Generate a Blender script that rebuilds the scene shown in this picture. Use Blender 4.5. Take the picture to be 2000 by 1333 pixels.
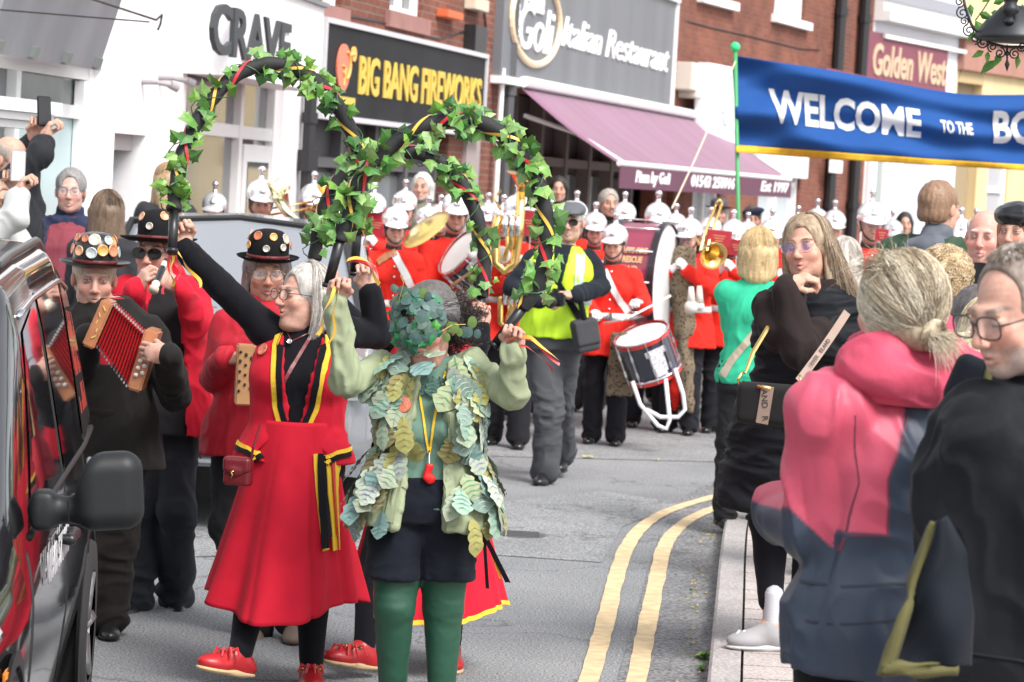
import bpy, bmesh, math, random
import numpy as np
from mathutils import Vector, Matrix, Euler
from mathutils.bvhtree import BVHTree

for o in list(bpy.data.objects):
    bpy.data.objects.remove(o)
SC = bpy.context.scene
COL = SC.collection
R = math.radians
random.seed(7)
RNG = np.random.default_rng(7)

# ------------------------------------------------------------ camera
FPX, HC, PITCH, ROLL = 5400.0, 1.95, R(3.27), R(3.2)
CF = Vector((0, math.cos(PITCH), -math.sin(PITCH)))
U0 = Vector((0, math.sin(PITCH), math.cos(PITCH)))
CR = math.cos(ROLL) * Vector((1, 0, 0)) + math.sin(ROLL) * U0
CU = -math.sin(ROLL) * Vector((1, 0, 0)) + math.cos(ROLL) * U0
CO = Vector((0, 0, HC))
cd = bpy.data.cameras.new('camera')
cam = bpy.data.objects.new('camera', cd)
COL.objects.link(cam)
cd.sensor_width = 36
cd.lens = FPX / 2000 * 36
cd.clip_start, cd.clip_end = 0.5, 900
cam.matrix_world = Matrix(((CR.x, CU.x, -CF.x, 0), (CR.y, CU.y, -CF.y, 0), (CR.z, CU.z, -CF.z, HC), (0, 0, 0, 1)))
cd.dof.use_dof = True
cd.dof.focus_distance = 9.6
cd.dof.aperture_fstop = 8.0
SC.camera = cam

def P(px, py, d):
    px, py, d = float(px), float(py), float(d)
    v = (px - 1000) / FPX * CR + (666.5 - py) / FPX * CU + CF
    return CO + v * (d / v.y)

def G(px, py, z=0.0):
    v = (px - 1000) / FPX * CR + (666.5 - py) / FPX * CU + CF
    return CO + v * ((z - HC) / v.z)

# ------------------------------------------------------------ light
SUN_EL, SUN_AZ = R(50), R(38)          # azimuth: from behind the camera, over its right shoulder
sdir = Vector((math.sin(SUN_AZ) * math.cos(SUN_EL), -math.cos(SUN_AZ) * math.cos(SUN_EL), math.sin(SUN_EL)))
w = bpy.data.worlds.new('World')
SC.world = w
w.use_nodes = True
nt = w.node_tree
bg = nt.nodes['Background']
sky = nt.nodes.new('ShaderNodeTexSky')
sky.sky_type = 'NISHITA'
sky.sun_disc = False
sky.sun_elevation = SUN_EL
sky.sun_rotation = math.atan2(sdir.x, sdir.y)
sky.dust_density = 2.0
hsv = nt.nodes.new('ShaderNodeHueSaturation')
hsv.inputs['Saturation'].default_value = 0.22
nt.links.new(sky.outputs[0], hsv.inputs['Color'])
nt.links.new(hsv.outputs[0], bg.inputs[0])
bg.inputs[1].default_value = 0.15
sl = bpy.data.lights.new('sun', 'SUN')
sl.energy = 2.0
sl.angle = R(22)
sl.color = (1, 0.96, 0.92)
so = bpy.data.objects.new('sun', sl)
COL.objects.link(so)
so.rotation_euler = sdir.to_track_quat('Z', 'Y').to_euler()
SC.view_settings.view_transform = 'Standard'
SC.view_settings.look = 'None'
SC.view_settings.exposure = 1.08
SC.view_settings.gamma = 1
SC.cycles.use_denoising = True
SC.cycles.max_bounces = 6
SC.cycles.sample_clamp_indirect = 6

# ------------------------------------------------------------ materials
MATS = {}
def mat(name, col=(.5, .5, .5), rough=.7, metal=0., vc=False, var=.0, vs=6., bump=0., bs=60., spec=.5, sheen=0., coat=0., trans=0., alpha=1., sub=0., emit=0., st=None):
    if name in MATS:
        return MATS[name]
    m = bpy.data.materials.new(name)
    m.use_nodes = True
    n = m.node_tree
    L = n.links.new
    b = n.nodes['Principled BSDF']
    b.inputs['Roughness'].default_value = rough
    b.inputs['Metallic'].default_value = metal
    b.inputs['Specular IOR Level'].default_value = spec
    b.inputs['Sheen Weight'].default_value = sheen
    b.inputs['Coat Weight'].default_value = coat
    b.inputs['Coat Roughness'].default_value = .04
    b.inputs['Transmission Weight'].default_value = trans
    b.inputs['Alpha'].default_value = alpha
    if sub:
        b.inputs['Subsurface Weight'].default_value = sub
        b.inputs['Subsurface Radius'].default_value = (.012, .005, .003)
        b.inputs['Subsurface Scale'].default_value = 1.0
    if emit:
        b.inputs['Emission Color'].default_value = (*col, 1)
        b.inputs['Emission Strength'].default_value = emit
    tc = n.nodes.new('ShaderNodeTexCoord')
    src = None
    if vc:
        a = n.nodes.new('ShaderNodeAttribute')
        a.attribute_name = 'Col'
        src = a.outputs['Color']
    if var:
        t = n.nodes.new('ShaderNodeTexNoise')
        t.inputs['Scale'].default_value = vs
        t.inputs['Detail'].default_value = 5
        L(tc.outputs['Object'], t.inputs['Vector'])
        if st:
            mp = n.nodes.new('ShaderNodeMapping'); mp.inputs['Scale'].default_value = st
            L(tc.outputs['Object'], mp.inputs[0]); L(mp.outputs[0], t.inputs['Vector'])
        mr = n.nodes.new('ShaderNodeMapRange')
        mr.inputs[1].default_value = .3
        mr.inputs[2].default_value = .7
        mr.inputs[3].default_value = 1 - var
        mr.inputs[4].default_value = 1 + var
        L(t.outputs[0], mr.inputs[0])
        mx = n.nodes.new('ShaderNodeVectorMath')
        mx.operation = 'SCALE'
        if src:
            L(src, mx.inputs[0])
        else:
            mx.inputs[0].default_value = col
        L(mr.outputs[0], mx.inputs['Scale'])
        src = mx.outputs[0]
    if src:
        L(src, b.inputs['Base Color'])
    else:
        b.inputs['Base Color'].default_value = (*col, 1)
    if bump:
        t = n.nodes.new('ShaderNodeTexNoise')
        t.inputs['Scale'].default_value = bs
        t.inputs['Detail'].default_value = 6
        L(tc.outputs['Object'], t.inputs['Vector'])
        bp = n.nodes.new('ShaderNodeBump')
        bp.inputs['Strength'].default_value = 1
        bp.inputs['Distance'].default_value = bump
        L(t.outputs[0], bp.inputs['Height'])
        L(bp.outputs[0], b.inputs['Normal'])
    MATS[name] = m
    return m

def cloth(name, col, rough=.9, var=.08, bump=.0014, bs=26, sheen=.03, vc=False, spec=.15):
    return mat(name, col, rough, var=var, vs=9, bump=bump, bs=bs, sheen=sheen, vc=vc, spec=spec)

# ------------------------------------------------------------ objects
def tag(o, label=None, cat=None, group=None, kind=None):
    if label: o['label'] = label
    if cat: o['category'] = cat
    if group: o['group'] = group
    if kind: o['kind'] = kind
    return o

def empty(name, loc, rz=0., label=None, cat=None, group=None, scale=1.):
    o = bpy.data.objects.new(name, None)
    COL.objects.link(o)
    o.location = loc
    o.rotation_euler = (0, 0, rz)
    o.scale = (scale,) * 3
    o.empty_display_size = .1
    return tag(o, label, cat, group)

def mk(name, V, F, m, parent=None, col=None, smooth=True, fcol=None):
    """one mesh object from vertices and faces (numpy quads are fast)"""
    me = bpy.data.meshes.new(name)
    if isinstance(F, np.ndarray):
        V = np.asarray(V, np.float32)
        me.vertices.add(len(V))
        me.vertices.foreach_set('co', V.ravel())
        nf, k = F.shape
        me.loops.add(nf * k)
        me.loops.foreach_set('vertex_index', F.astype(np.int32).ravel())
        me.polygons.add(nf)
        me.polygons.foreach_set('loop_start', np.arange(0, nf * k, k, dtype=np.int32))
        me.update(calc_edges=True)
        me.validate()
    else:
        me.from_pydata([tuple(v) for v in V], [], F)
    if col is not None:
        a = me.color_attributes.new('Col', 'FLOAT_COLOR', 'POINT')
        c = np.ones((len(me.vertices), 4), np.float32)
        c[:, :3] = np.asarray(col, np.float32)[:len(c)]
        a.data.foreach_set('color', c.ravel())
    if fcol is not None:
        a = me.color_attributes.new('Col', 'FLOAT_COLOR', 'CORNER')
        out = []
        for p, c in zip(me.polygons, fcol):
            out += [c[0], c[1], c[2], 1.] * p.loop_total
        a.data.foreach_set('color', out)
    if smooth:
        me.polygons.foreach_set('use_smooth', [True] * len(me.polygons))
    for mm in (m if isinstance(m, (list, tuple)) else [m]):
        me.materials.append(mm)
    o = bpy.data.objects.new(name, me)
    COL.objects.link(o)
    if parent is not None:
        o.parent = parent
    return o

def rotm(x=0, y=0, z=0):
    return Euler((R(x), R(y), R(z))).to_matrix()

class MB:
    """collects shapes into one mesh"""
    def __init__(s):
        s.v, s.f, s.c = [], [], []
        s.col = (1, 1, 1)
        s.M = None
    def add(s, V, F):
        k = len(s.v)
        if s.M is not None:
            V = [s.M @ Vector(v) for v in V]
        s.v += [tuple(v) for v in V]
        s.f += [tuple(i + k for i in f) for f in F]
        s.c += [s.col] * len(F)
        return s
    def box(s, c, d, rot=None, bev=0., tap=1.):
        x, y, z = d[0] / 2, d[1] / 2, d[2] / 2
        if bev <= 0:
            V = [Vector((i * x * (tap if k > 0 else 1), j * y * (tap if k > 0 else 1), k * z)) for k in (-1, 1) for j in (-1, 1) for i in (-1, 1)]
            F = [(0, 2, 3, 1), (4, 5, 7, 6), (0, 1, 5, 4), (2, 6, 7, 3), (0, 4, 6, 2), (1, 3, 7, 5)]
        else:
            bm = bmesh.new()
            bmesh.ops.create_cube(bm, size=1)
            for v in bm.verts:
                v.co = Vector((v.co.x * 2 * x, v.co.y * 2 * y, v.co.z * 2 * z))
            bmesh.ops.bevel(bm, geom=bm.edges[:], offset=min(bev, x, y, z), segments=2, affect='EDGES')
            bm.verts.index_update()
            V = [v.co.copy() for v in bm.verts]
            F = [[v.index for v in f.verts] for f in bm.faces]
            bm.free()
        if rot is not None:
            V = [rot @ v for v in V]
        return s.add([v + Vector(c) for v in V], F)
    def tube(s, pts, r, n=8, cap=True, closed=False):
        pts = [Vector(p) for p in pts]
        if not isinstance(r, (list, tuple, np.ndarray)):
            r = [r] * len(pts)
        V, F = [], []
        N = len(pts)
        up = None
        for i, p in enumerate(pts):
            a, b = pts[(i - 1) % N if closed else max(0, i - 1)], pts[(i + 1) % N if closed else min(N - 1, i + 1)]
            t = (b - a)
            t = t.normalized() if t.length > 1e-9 else Vector((0, 0, 1))
            if up is None:
                up = Vector((0, 0, 1)) if abs(t.z) < .9 else Vector((1, 0, 0))
            x = t.cross(up)
            x = x.normalized() if x.length > 1e-6 else t.orthogonal().normalized()
            up = x.cross(t)
            for k in range(n):
                an = 2 * math.pi * k / n
                V.append(p + (x * math.cos(an) + up * math.sin(an)) * r[i])
        M = N if closed else N - 1
        for i in range(M):
            for k in range(n):
                j = (i + 1) % N
                F.append((i * n + k, i * n + (k + 1) % n, j * n + (k + 1) % n, j * n + k))
        if cap and not closed:
            F.append(tuple(range(n - 1, -1, -1)))
            F.append(tuple((N - 1) * n + k for k in range(n)))
        return s.add(V, F)
    def lathe(s, prof, n=24, c=(0, 0, 0), rot=None, sx=1., sy=1., cap=False):
        V, F = [], []
        for r, z in prof:
            for k in range(n):
                a = 2 * math.pi * k / n
                V.append(Vector((r * math.cos(a) * sx, r * math.sin(a) * sy, z)))
        for i in range(len(prof) - 1):
            for k in range(n):
                F.append((i * n + k, i * n + (k + 1) % n, (i + 1) * n + (k + 1) % n, (i + 1) * n + k))
        if cap: F.append(tuple(range(n - 1, -1, -1)))
        if cap: F.append(tuple((len(prof) - 1) * n + k for k in range(n)))
        if rot is not None:
            V = [rot @ v for v in V]
        return s.add([v + Vector(c) for v in V], F)
    def ball(s, c, r, n=12, rot=None):
        r = (r, r, r) if not isinstance(r, (tuple, list)) else r
        m = n // 2
        V, F = [], []
        for i in range(m + 1):
            t = math.pi * i / m
            for k in range(n):
                a = 2 * math.pi * k / n
                V.append(Vector((r[0] * math.sin(t) * math.cos(a), r[1] * math.sin(t) * math.sin(a), -r[2] * math.cos(t))))
        for i in range(m):
            for k in range(n):
                F.append((i * n + k, i * n + (k + 1) % n, (i + 1) * n + (k + 1) % n, (i + 1) * n + k))
        if rot is not None:
            V = [rot @ v for v in V]
        return s.add([v + Vector(c) for v in V], F)
    def prism(s, poly, h, M=None):
        """poly in xy, extruded by h in z, then M"""
        n = len(poly)
        V = [Vector((x, y, 0)) for x, y in poly] + [Vector((x, y, h)) for x, y in poly]
        F = [tuple(range(n - 1, -1, -1)), tuple(range(n, 2 * n))] + [(i, (i + 1) % n, n + (i + 1) % n, n + i) for i in range(n)]
        if M is not None:
            V = [M @ v for v in V]
        return s.add(V, F)
    def build(s, name, m, parent=None, smooth=False, colors=False):
        return mk(name, s.v, s.f, m, parent, smooth=smooth, fcol=s.c if colors else None)

def frame(o, x, z):
    """matrix with origin o, local x axis x and local z axis z"""
    x = Vector(x).normalized(); z = Vector(z)
    y = z.cross(x).normalized(); z = x.cross(y)
    return Matrix(((x.x, y.x, z.x, o[0]), (x.y, y.y, z.y, o[1]), (x.z, y.z, z.z, o[2]), (0, 0, 0, 1)))

def text_mesh(s, size, ext=.01, off=0., shear=0., align='CENTER', sx=1., space=1.):
    cu = bpy.data.curves.new('txt', 'FONT')
    cu.body = s; cu.size = size; cu.extrude = ext; cu.offset = off; cu.shear = shear
    cu.align_x = align; cu.align_y = 'CENTER'; cu.space_character = space; cu.resolution_u = 3
    o = bpy.data.objects.new('txt', cu)
    COL.objects.link(o)
    dg = bpy.context.evaluated_depsgraph_get()
    me = bpy.data.meshes.new_from_object(o.evaluated_get(dg))
    V = [Vector((v.co.x * sx, v.co.y, v.co.z)) for v in me.vertices]
    F = [tuple(p.vertices) for p in me.polygons]
    bpy.data.objects.remove(o)
    bpy.data.curves.remove(cu)
    bpy.data.meshes.remove(me)
    return V, F

# ------------------------------------------------------------ noise
def _hash(i, j, k, s):
    n = (i * 374761393 + j * 668265263 + k * 2147483647 % 1000003 * 97 + k * 1274126177 + s * 974711) & 0x7fffffff
    n = ((n ^ (n >> 13)) * 1274126177) & 0x7fffffff
    return ((n ^ (n >> 16)) & 0xffff) / 32768.0 - 1.0

def vnoise(p, s=0):
    f = np.floor(p).astype(np.int64)
    t = p - f
    t = t * t * (3 - 2 * t)
    o = 0.
    for a in (0, 1):
        for b in (0, 1):
            for c in (0, 1):
                wgt = (t[:, 0] if a else 1 - t[:, 0]) * (t[:, 1] if b else 1 - t[:, 1]) * (t[:, 2] if c else 1 - t[:, 2])
                o = o + wgt * _hash(f[:, 0] + a, f[:, 1] + b, f[:, 2] + c, s)
    return o

def folds(p, sc=9., s=0, an=(1, 1, .55)):
    q = p * np.array(an) * sc
    wp = np.stack([vnoise(q * .5, s + 1), vnoise(q * .5, s + 2), vnoise(q * .5, s + 3)], 1)
    a = 1 - np.minimum(np.abs(vnoise(q + wp * 1.6, s)) * 3.2, 1.6)
    b = 1 - np.minimum(np.abs(vnoise(q * 2.2 + wp * 1.8, s + 5)) * 3.2, 1.6)
    return a * .75 + b * .35

# ------------------------------------------------------------ implicit surfaces
class SDF:
    def __init__(s):
        s.p = []
    def _a(s, fn, lo, hi, k, sub=False):
        s.p.append((fn, np.array(lo, float), np.array(hi, float), k, sub))
        return s
    def cap(s, a, b, ra, rb=None, k=.02, u=None, f=1., sub=False):
        a, b = np.array(a, float), np.array(b, float)
        rb = ra if rb is None else rb
        d = b - a
        L = max(float(d @ d), 1e-10)
        un = None
        if u is not None:
            un = np.array(u, float); un /= np.linalg.norm(un)
        def fn(X, Y, Z):
            x, y, z = X - a[0], Y - a[1], Z - a[2]
            t = np.clip((x * d[0] + y * d[1] + z * d[2]) / L, 0, 1)
            x, y, z = x - t * d[0], y - t * d[1], z - t * d[2]
            r2 = x * x + y * y + z * z
            if un is not None:
                q = x * un[0] + y * un[1] + z * un[2]
                r2 = r2 + q * q * (1 / (f * f) - 1)
            return np.sqrt(r2) - (ra + (rb - ra) * t)
        m = max(ra, rb) * max(1, f)
        return s._a(fn, np.minimum(a, b) - m, np.maximum(a, b) + m, k, sub)
    def chain(s, pts, rs, k=.02, u=None, f=1.):
        for i in range(len(pts) - 1):
            s.cap(pts[i], pts[i + 1], rs[i], rs[i + 1], k, u, f)
        return s
    def ell(s, c, r, M=None, k=.02, sub=False):
        c, r = np.array(c, float), np.array(r, float)
        A = None if M is None else np.array(M)      # columns = local axes
        def fn(X, Y, Z):
            x, y, z = X - c[0], Y - c[1], Z - c[2]
            if A is not None:
                x, y, z = x * A[0, 0] + y * A[1, 0] + z * A[2, 0], x * A[0, 1] + y * A[1, 1] + z * A[2, 1], x * A[0, 2] + y * A[1, 2] + z * A[2, 2]
            k0 = np.sqrt((x / r[0]) ** 2 + (y / r[1]) ** 2 + (z / r[2]) ** 2)
            k1 = np.sqrt((x / r[0] ** 2) ** 2 + (y / r[1] ** 2) ** 2 + (z / r[2] ** 2) ** 2) + 1e-9
            return k0 * (k0 - 1) / k1
        m = r if A is None else np.full(3, r.max())
        return s._a(fn, c - m, c + m, k, sub)
    def box(s, c, h, M=None, rd=.01, k=.01, sub=False):
        c, h = np.array(c, float), np.array(h, float) - rd
        A = None if M is None else np.array(M)
        def fn(X, Y, Z):
            x, y, z = X - c[0], Y - c[1], Z - c[2]
            if A is not None:
                x, y, z = x * A[0, 0] + y * A[1, 0] + z * A[2, 0], x * A[0, 1] + y * A[1, 1] + z * A[2, 1], x * A[0, 2] + y * A[1, 2] + z * A[2, 2]
            x, y, z = np.abs(x) - h[0], np.abs(y) - h[1], np.abs(z) - h[2]
            o = np.sqrt(np.maximum(x, 0) ** 2 + np.maximum(y, 0) ** 2 + np.maximum(z, 0) ** 2)
            return o + np.minimum(np.maximum(x, np.maximum(y, z)), 0) - rd
        m = h + rd if A is None else np.full(3, np.linalg.norm(h + rd))
        return s._a(fn, c - m, c + m, k, sub)
    def loft(s, rows, k=.03, e=0., ed=.0, pw=2.4):
        """rows: (z, cx, cy, rx, ry) sorted upward: an upright body of oval sections"""
        a = np.array(rows, float)
        zz = np.linspace(a[0, 0], a[-1, 0], 120)
        T = [np.interp(zz, a[:, 0], a[:, i]) for i in (1, 2, 3, 4)]
        ker = np.hanning(13); ker /= ker.sum()
        T = [np.convolve(np.pad(t, 6, mode='edge'), ker, mode='valid') for t in T]
        z0, z1 = a[0, 0] - ed, a[-1, 0] + ed
        def fn(X, Y, Z):
            z = Z.ravel()
            cx, cy, rx, ry = [np.interp(z, zz, t).reshape(Z.shape) for t in T]
            rx, ry = rx + e, ry + e
            q = (np.abs((X - cx) / rx) ** pw + np.abs((Y - cy) / ry) ** pw) ** (1 / pw)
            d = (q - 1) * np.minimum(rx, ry)
            dz = np.maximum(z0 - Z, Z - z1)
            return np.maximum(d, dz)
        lo = (min(T[0] - T[2]) - e, min(T[1] - T[3]) - e, z0)
        hi = (max(T[0] + T[2]) + e, max(T[1] + T[3]) + e, z1)
        return s._a(fn, lo, hi, k)
    def mesh(s, vox=.01, fine=()):
        """fine: ((lo xyz), (hi xyz), step) boxes meshed more finely"""
        pos = [p for p in s.p if not p[4]]
        lo = np.min([p[1] for p in pos], 0) - vox * 2.5
        hi = np.max([p[2] for p in pos], 0) + vox * 2.5
        ax = []
        for i in range(3):
            c, out = lo[i], []
            while c < hi[i]:
                out.append(c)
                st = vox
                for f in fine:
                    if f[0][i] - st < c < f[1][i]:
                        st = min(st, f[2])
                c += st
            out.append(c)
            ax.append(np.array(out, np.float32))
        n = [len(a) for a in ax]
        fld = np.full(n, 1.0, np.float32)
        for fn, l, h, k, sub in s.p:
            mg = k * 1.0 + vox * 2.2
            sl = tuple(slice(max(0, int(np.searchsorted(ax[i], l[i] - mg)) - 1), int(np.searchsorted(ax[i], h[i] + mg)) + 1) for i in range(3))
            X, Y, Z = ax[0][sl[0]][:, None, None], ax[1][sl[1]][None, :, None], ax[2][sl[2]][None, None, :]
            cur = fld[sl]
            if cur.size == 0:
                continue
            d = np.broadcast_to(fn(X, Y, Z + 0 * X + 0 * Y), cur.shape)
            if sub:
                d = -d
                hh = np.clip(.5 - .5 * (cur - d) / k, 0, 1) if k > 0 else (d > cur) * 1.
                fld[sl] = cur + (d - cur) * hh + k * hh * (1 - hh)
            else:
                hh = np.clip(.5 + .5 * (cur - d) / k, 0, 1)
                fld[sl] = cur + (d - cur) * hh - k * hh * (1 - hh)
        for i in range(3):     # close the grid
            ix = [slice(None)] * 3
            ix[i] = 0; fld[tuple(ix)] = 1
            ix[i] = -1; fld[tuple(ix)] = 1
        ins = fld < 0
        cnt = np.zeros([m - 1 for m in n], np.int8)
        for a in (0, 1):
            for b in (0, 1):
                for c in (0, 1):
                    cnt += ins[a:n[0] - 1 + a, b:n[1] - 1 + b, c:n[2] - 1 + c]
        I = np.argwhere((cnt > 0) & (cnt < 8))
        idx = np.full(cnt.shape, -1, np.int32)
        idx[I[:, 0], I[:, 1], I[:, 2]] = np.arange(len(I))
        acc = np.zeros((len(I), 3)); num = np.zeros(len(I))
        cs = {}
        for a in (0, 1):
            for b in (0, 1):
                for c in (0, 1):
                    cs[a, b, c] = fld[I[:, 0] + a, I[:, 1] + b, I[:, 2] + c]
        A = [[ax[i][I[:, i]], ax[i][I[:, i] + 1]] for i in range(3)]
        for p in cs:
            for i in range(3):
                if p[i] == 0:
                    q = list(p); q[i] = 1; q = tuple(q)
                    f0, f1 = cs[p], cs[q]
                    m = (f0 < 0) != (f1 < 0)
                    t = np.where(m, f0 / np.where(m, f0 - f1, 1), 0)
                    pt = np.stack([A[j][0] + (A[j][1] - A[j][0]) * t if j == i else A[j][p[j]] for j in range(3)], 1)
                    acc += pt * m[:, None]; num += m
        V = acc / num[:, None]
        Fs = []
        for i in range(3):
            j, k2 = (i + 1) % 3, (i + 2) % 3
            a = [slice(None)] * 3; b = [slice(None)] * 3
            a[i] = slice(0, n[i] - 1); b[i] = slice(1, n[i])
            s0, s1 = ins[tuple(a)], ins[tuple(b)]
            E = np.argwhere(s0 != s1)
            E = E[(E[:, j] > 0) & (E[:, k2] > 0)]
            E = E[(E[:, j] < n[j] - 1) & (E[:, k2] < n[k2] - 1)]
            fl = s0[E[:, 0], E[:, 1], E[:, 2]]
            def g(dj, dk):
                e = E.copy(); e[:, j] -= dj; e[:, k2] -= dk
                return idx[e[:, 0], e[:, 1], e[:, 2]]
            q = np.stack([g(1, 1), g(0, 1), g(0, 0), g(1, 0)], 1)
            q[~fl] = q[~fl][:, ::-1]
            Fs.append(q)
        return V, np.concatenate(Fs).astype(np.int32)

def vnormals(V, F):
    a = V[F[:, 2]] - V[F[:, 0]]; b = V[F[:, 3]] - V[F[:, 1]]
    fn = np.cross(a, b)
    N = np.zeros_like(V)
    for i in range(4):
        for c in range(3):
            N[:, c] += np.bincount(F[:, i], fn[:, c], len(V))
    return N / (np.linalg.norm(N, axis=1)[:, None] + 1e-12)

def relax(V, F, it=1, w=.5):
    for _ in range(it):
        S = np.zeros_like(V); n = np.zeros(len(V))
        for i in range(4):
            a, b = F[:, i], F[:, (i + 1) % 4]
            for c in range(3):
                S[:, c] += np.bincount(a, V[b, c], len(V)) + np.bincount(b, V[a, c], len(V))
            n += np.bincount(a, None, len(V)) + np.bincount(b, None, len(V))
        V = V * (1 - w) + w * S / n[:, None]
    return V

def garment(name, sdf, m, parent, vox=.01, wr=.006, sc=9., seed=0, colf=None, an=(1, 1, .55), fine=(), sm=2, wf=None):
    V, F = sdf.mesh(vox, fine)
    V = relax(V, F, sm)
    if wr:
        N = vnormals(V, F)
        a = wr * folds(V, sc, seed, an)
        if wf is not None:
            a = a * wf(V)
        V = V + N * a[:, None]
    o = mk(name, V, F, m, parent, col=None if colf is None else colf(V))
    o['_'] = 0
    del o['_']
    return o, V, F

def bvh_of(V, F):
    return BVHTree.FromPolygons([tuple(v) for v in V], [tuple(int(i) for i in f) for f in F])
# ------------------------------------------------------------ people
A3 = lambda *a: np.array(a, float)
nrm = lambda v: np.asarray(v, float) / (np.linalg.norm(v) + 1e-12)
SKIN = mat('skin', rough=.55, vc=True, var=.08, vs=60, bump=.0010, bs=260, sub=.12, spec=.4)
EYEW = mat('eye_white', rough=.15, vc=True, spec=.6)
HAIRM = mat('hair', rough=.5, vc=True, var=.18, vs=70, bump=.002, bs=120, spec=.4)
BLACKP = mat('black_plastic', (.012, .012, .014), .35)
BLACKL = mat('black_leather', (.014, .013, .014), .28, bump=.0006, bs=90)
WHITEC = cloth('white_cloth', (.78, .78, .78), .7)
GOLD = mat('brass', (.85, .60, .22), .18, metal=1.)
CHROME = mat('chrome', (.82, .83, .86), .10, metal=1.)

def ik(a, c, l1, l2, hint):
    a, c = np.asarray(a, float), np.asarray(c, float)
    d = c - a
    L = np.linalg.norm(d)
    if L > (l1 + l2) * .999:
        c = a + d / L * (l1 + l2) * .999
        d = c - a; L = np.linalg.norm(d)
    x = d / L
    t = (l1 * l1 - l2 * l2 + L * L) / (2 * L)
    h = math.sqrt(max(l1 * l1 - t * t, 0))
    hp = np.asarray(hint, float) - x * float(np.dot(hint, x))
    return a + x * t + nrm(hp) * h, c

CURL = {'fist': (65, 150, 235), 'hold': (45, 105, 150), 'relax': (18, 40, 60), 'flat': (4, 8, 10), 'grip': (50, 125, 195)}

def hand_sdf(S, w, d, n, right, pose='relax', sc=1., rf=.0088, spread=0.):
    """five separate fingers on a palm; d = finger direction, n = direction the palm faces"""
    d, n = nrm(d), np.asarray(n, float)
    n = nrm(n - d * float(n @ d))
    s = np.cross(d, n) * (1 if right else -1)        # towards the thumb
    M = np.stack([s, d, n], 1)
    S.ell(w + d * .048 * sc, A3(.043, .055, .017) * sc, M, k=.012)
    S.ell(w + (d * .032 + s * .022 + n * .01) * sc, A3(.02, .032, .017) * sc, M, k=.012)
    S.cap(w - d * .01, w + d * .03 * sc, .027 * sc, .030 * sc, k=.015, u=s, f=1.1)
    a1, a2, a3 = CURL[pose]
    for i, (o, ln) in enumerate(((.031, .92), (.0105, 1.0), (-.0105, .94), (-.031, .76))):
        sp = (o / .031) * spread
        b = w + (d * (.088 - abs(o - .008) * .25) + s * o) * sc
        p = [b]
        for a, l in ((a1, .043), (a2, .028), (a3, .022)):
            a = a * (1 + .06 * (i - 1))
            p.append(p[-1] + ((d + s * sp) * math.cos(R(a)) + n * math.sin(R(a))) * l * ln * sc)
        S.chain(p, [rf * 1.08 * sc, rf * sc, rf * .93 * sc, rf * .8 * sc], k=.003)
    t = w + (d * .028 + s * .03 + n * .006) * sc
    if pose in ('fist', 'grip', 'hold'):
        q = [t, t + (d * .03 + s * .016 + n * .026) * sc, t + (d * .052 - s * .004 + n * .045) * sc, t + (d * .062 - s * .026 + n * .052) * sc]
    else:
        q = [t, t + (d * .026 + s * .024 + n * .010) * sc, t + (d * .054 + s * .036 + n * .016) * sc, t + (d * .078 + s * .040 + n * .02) * sc]
    S.chain(q, [.0125 * sc, .0112 * sc, .0098 * sc, .0085 * sc], k=.005)

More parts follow.
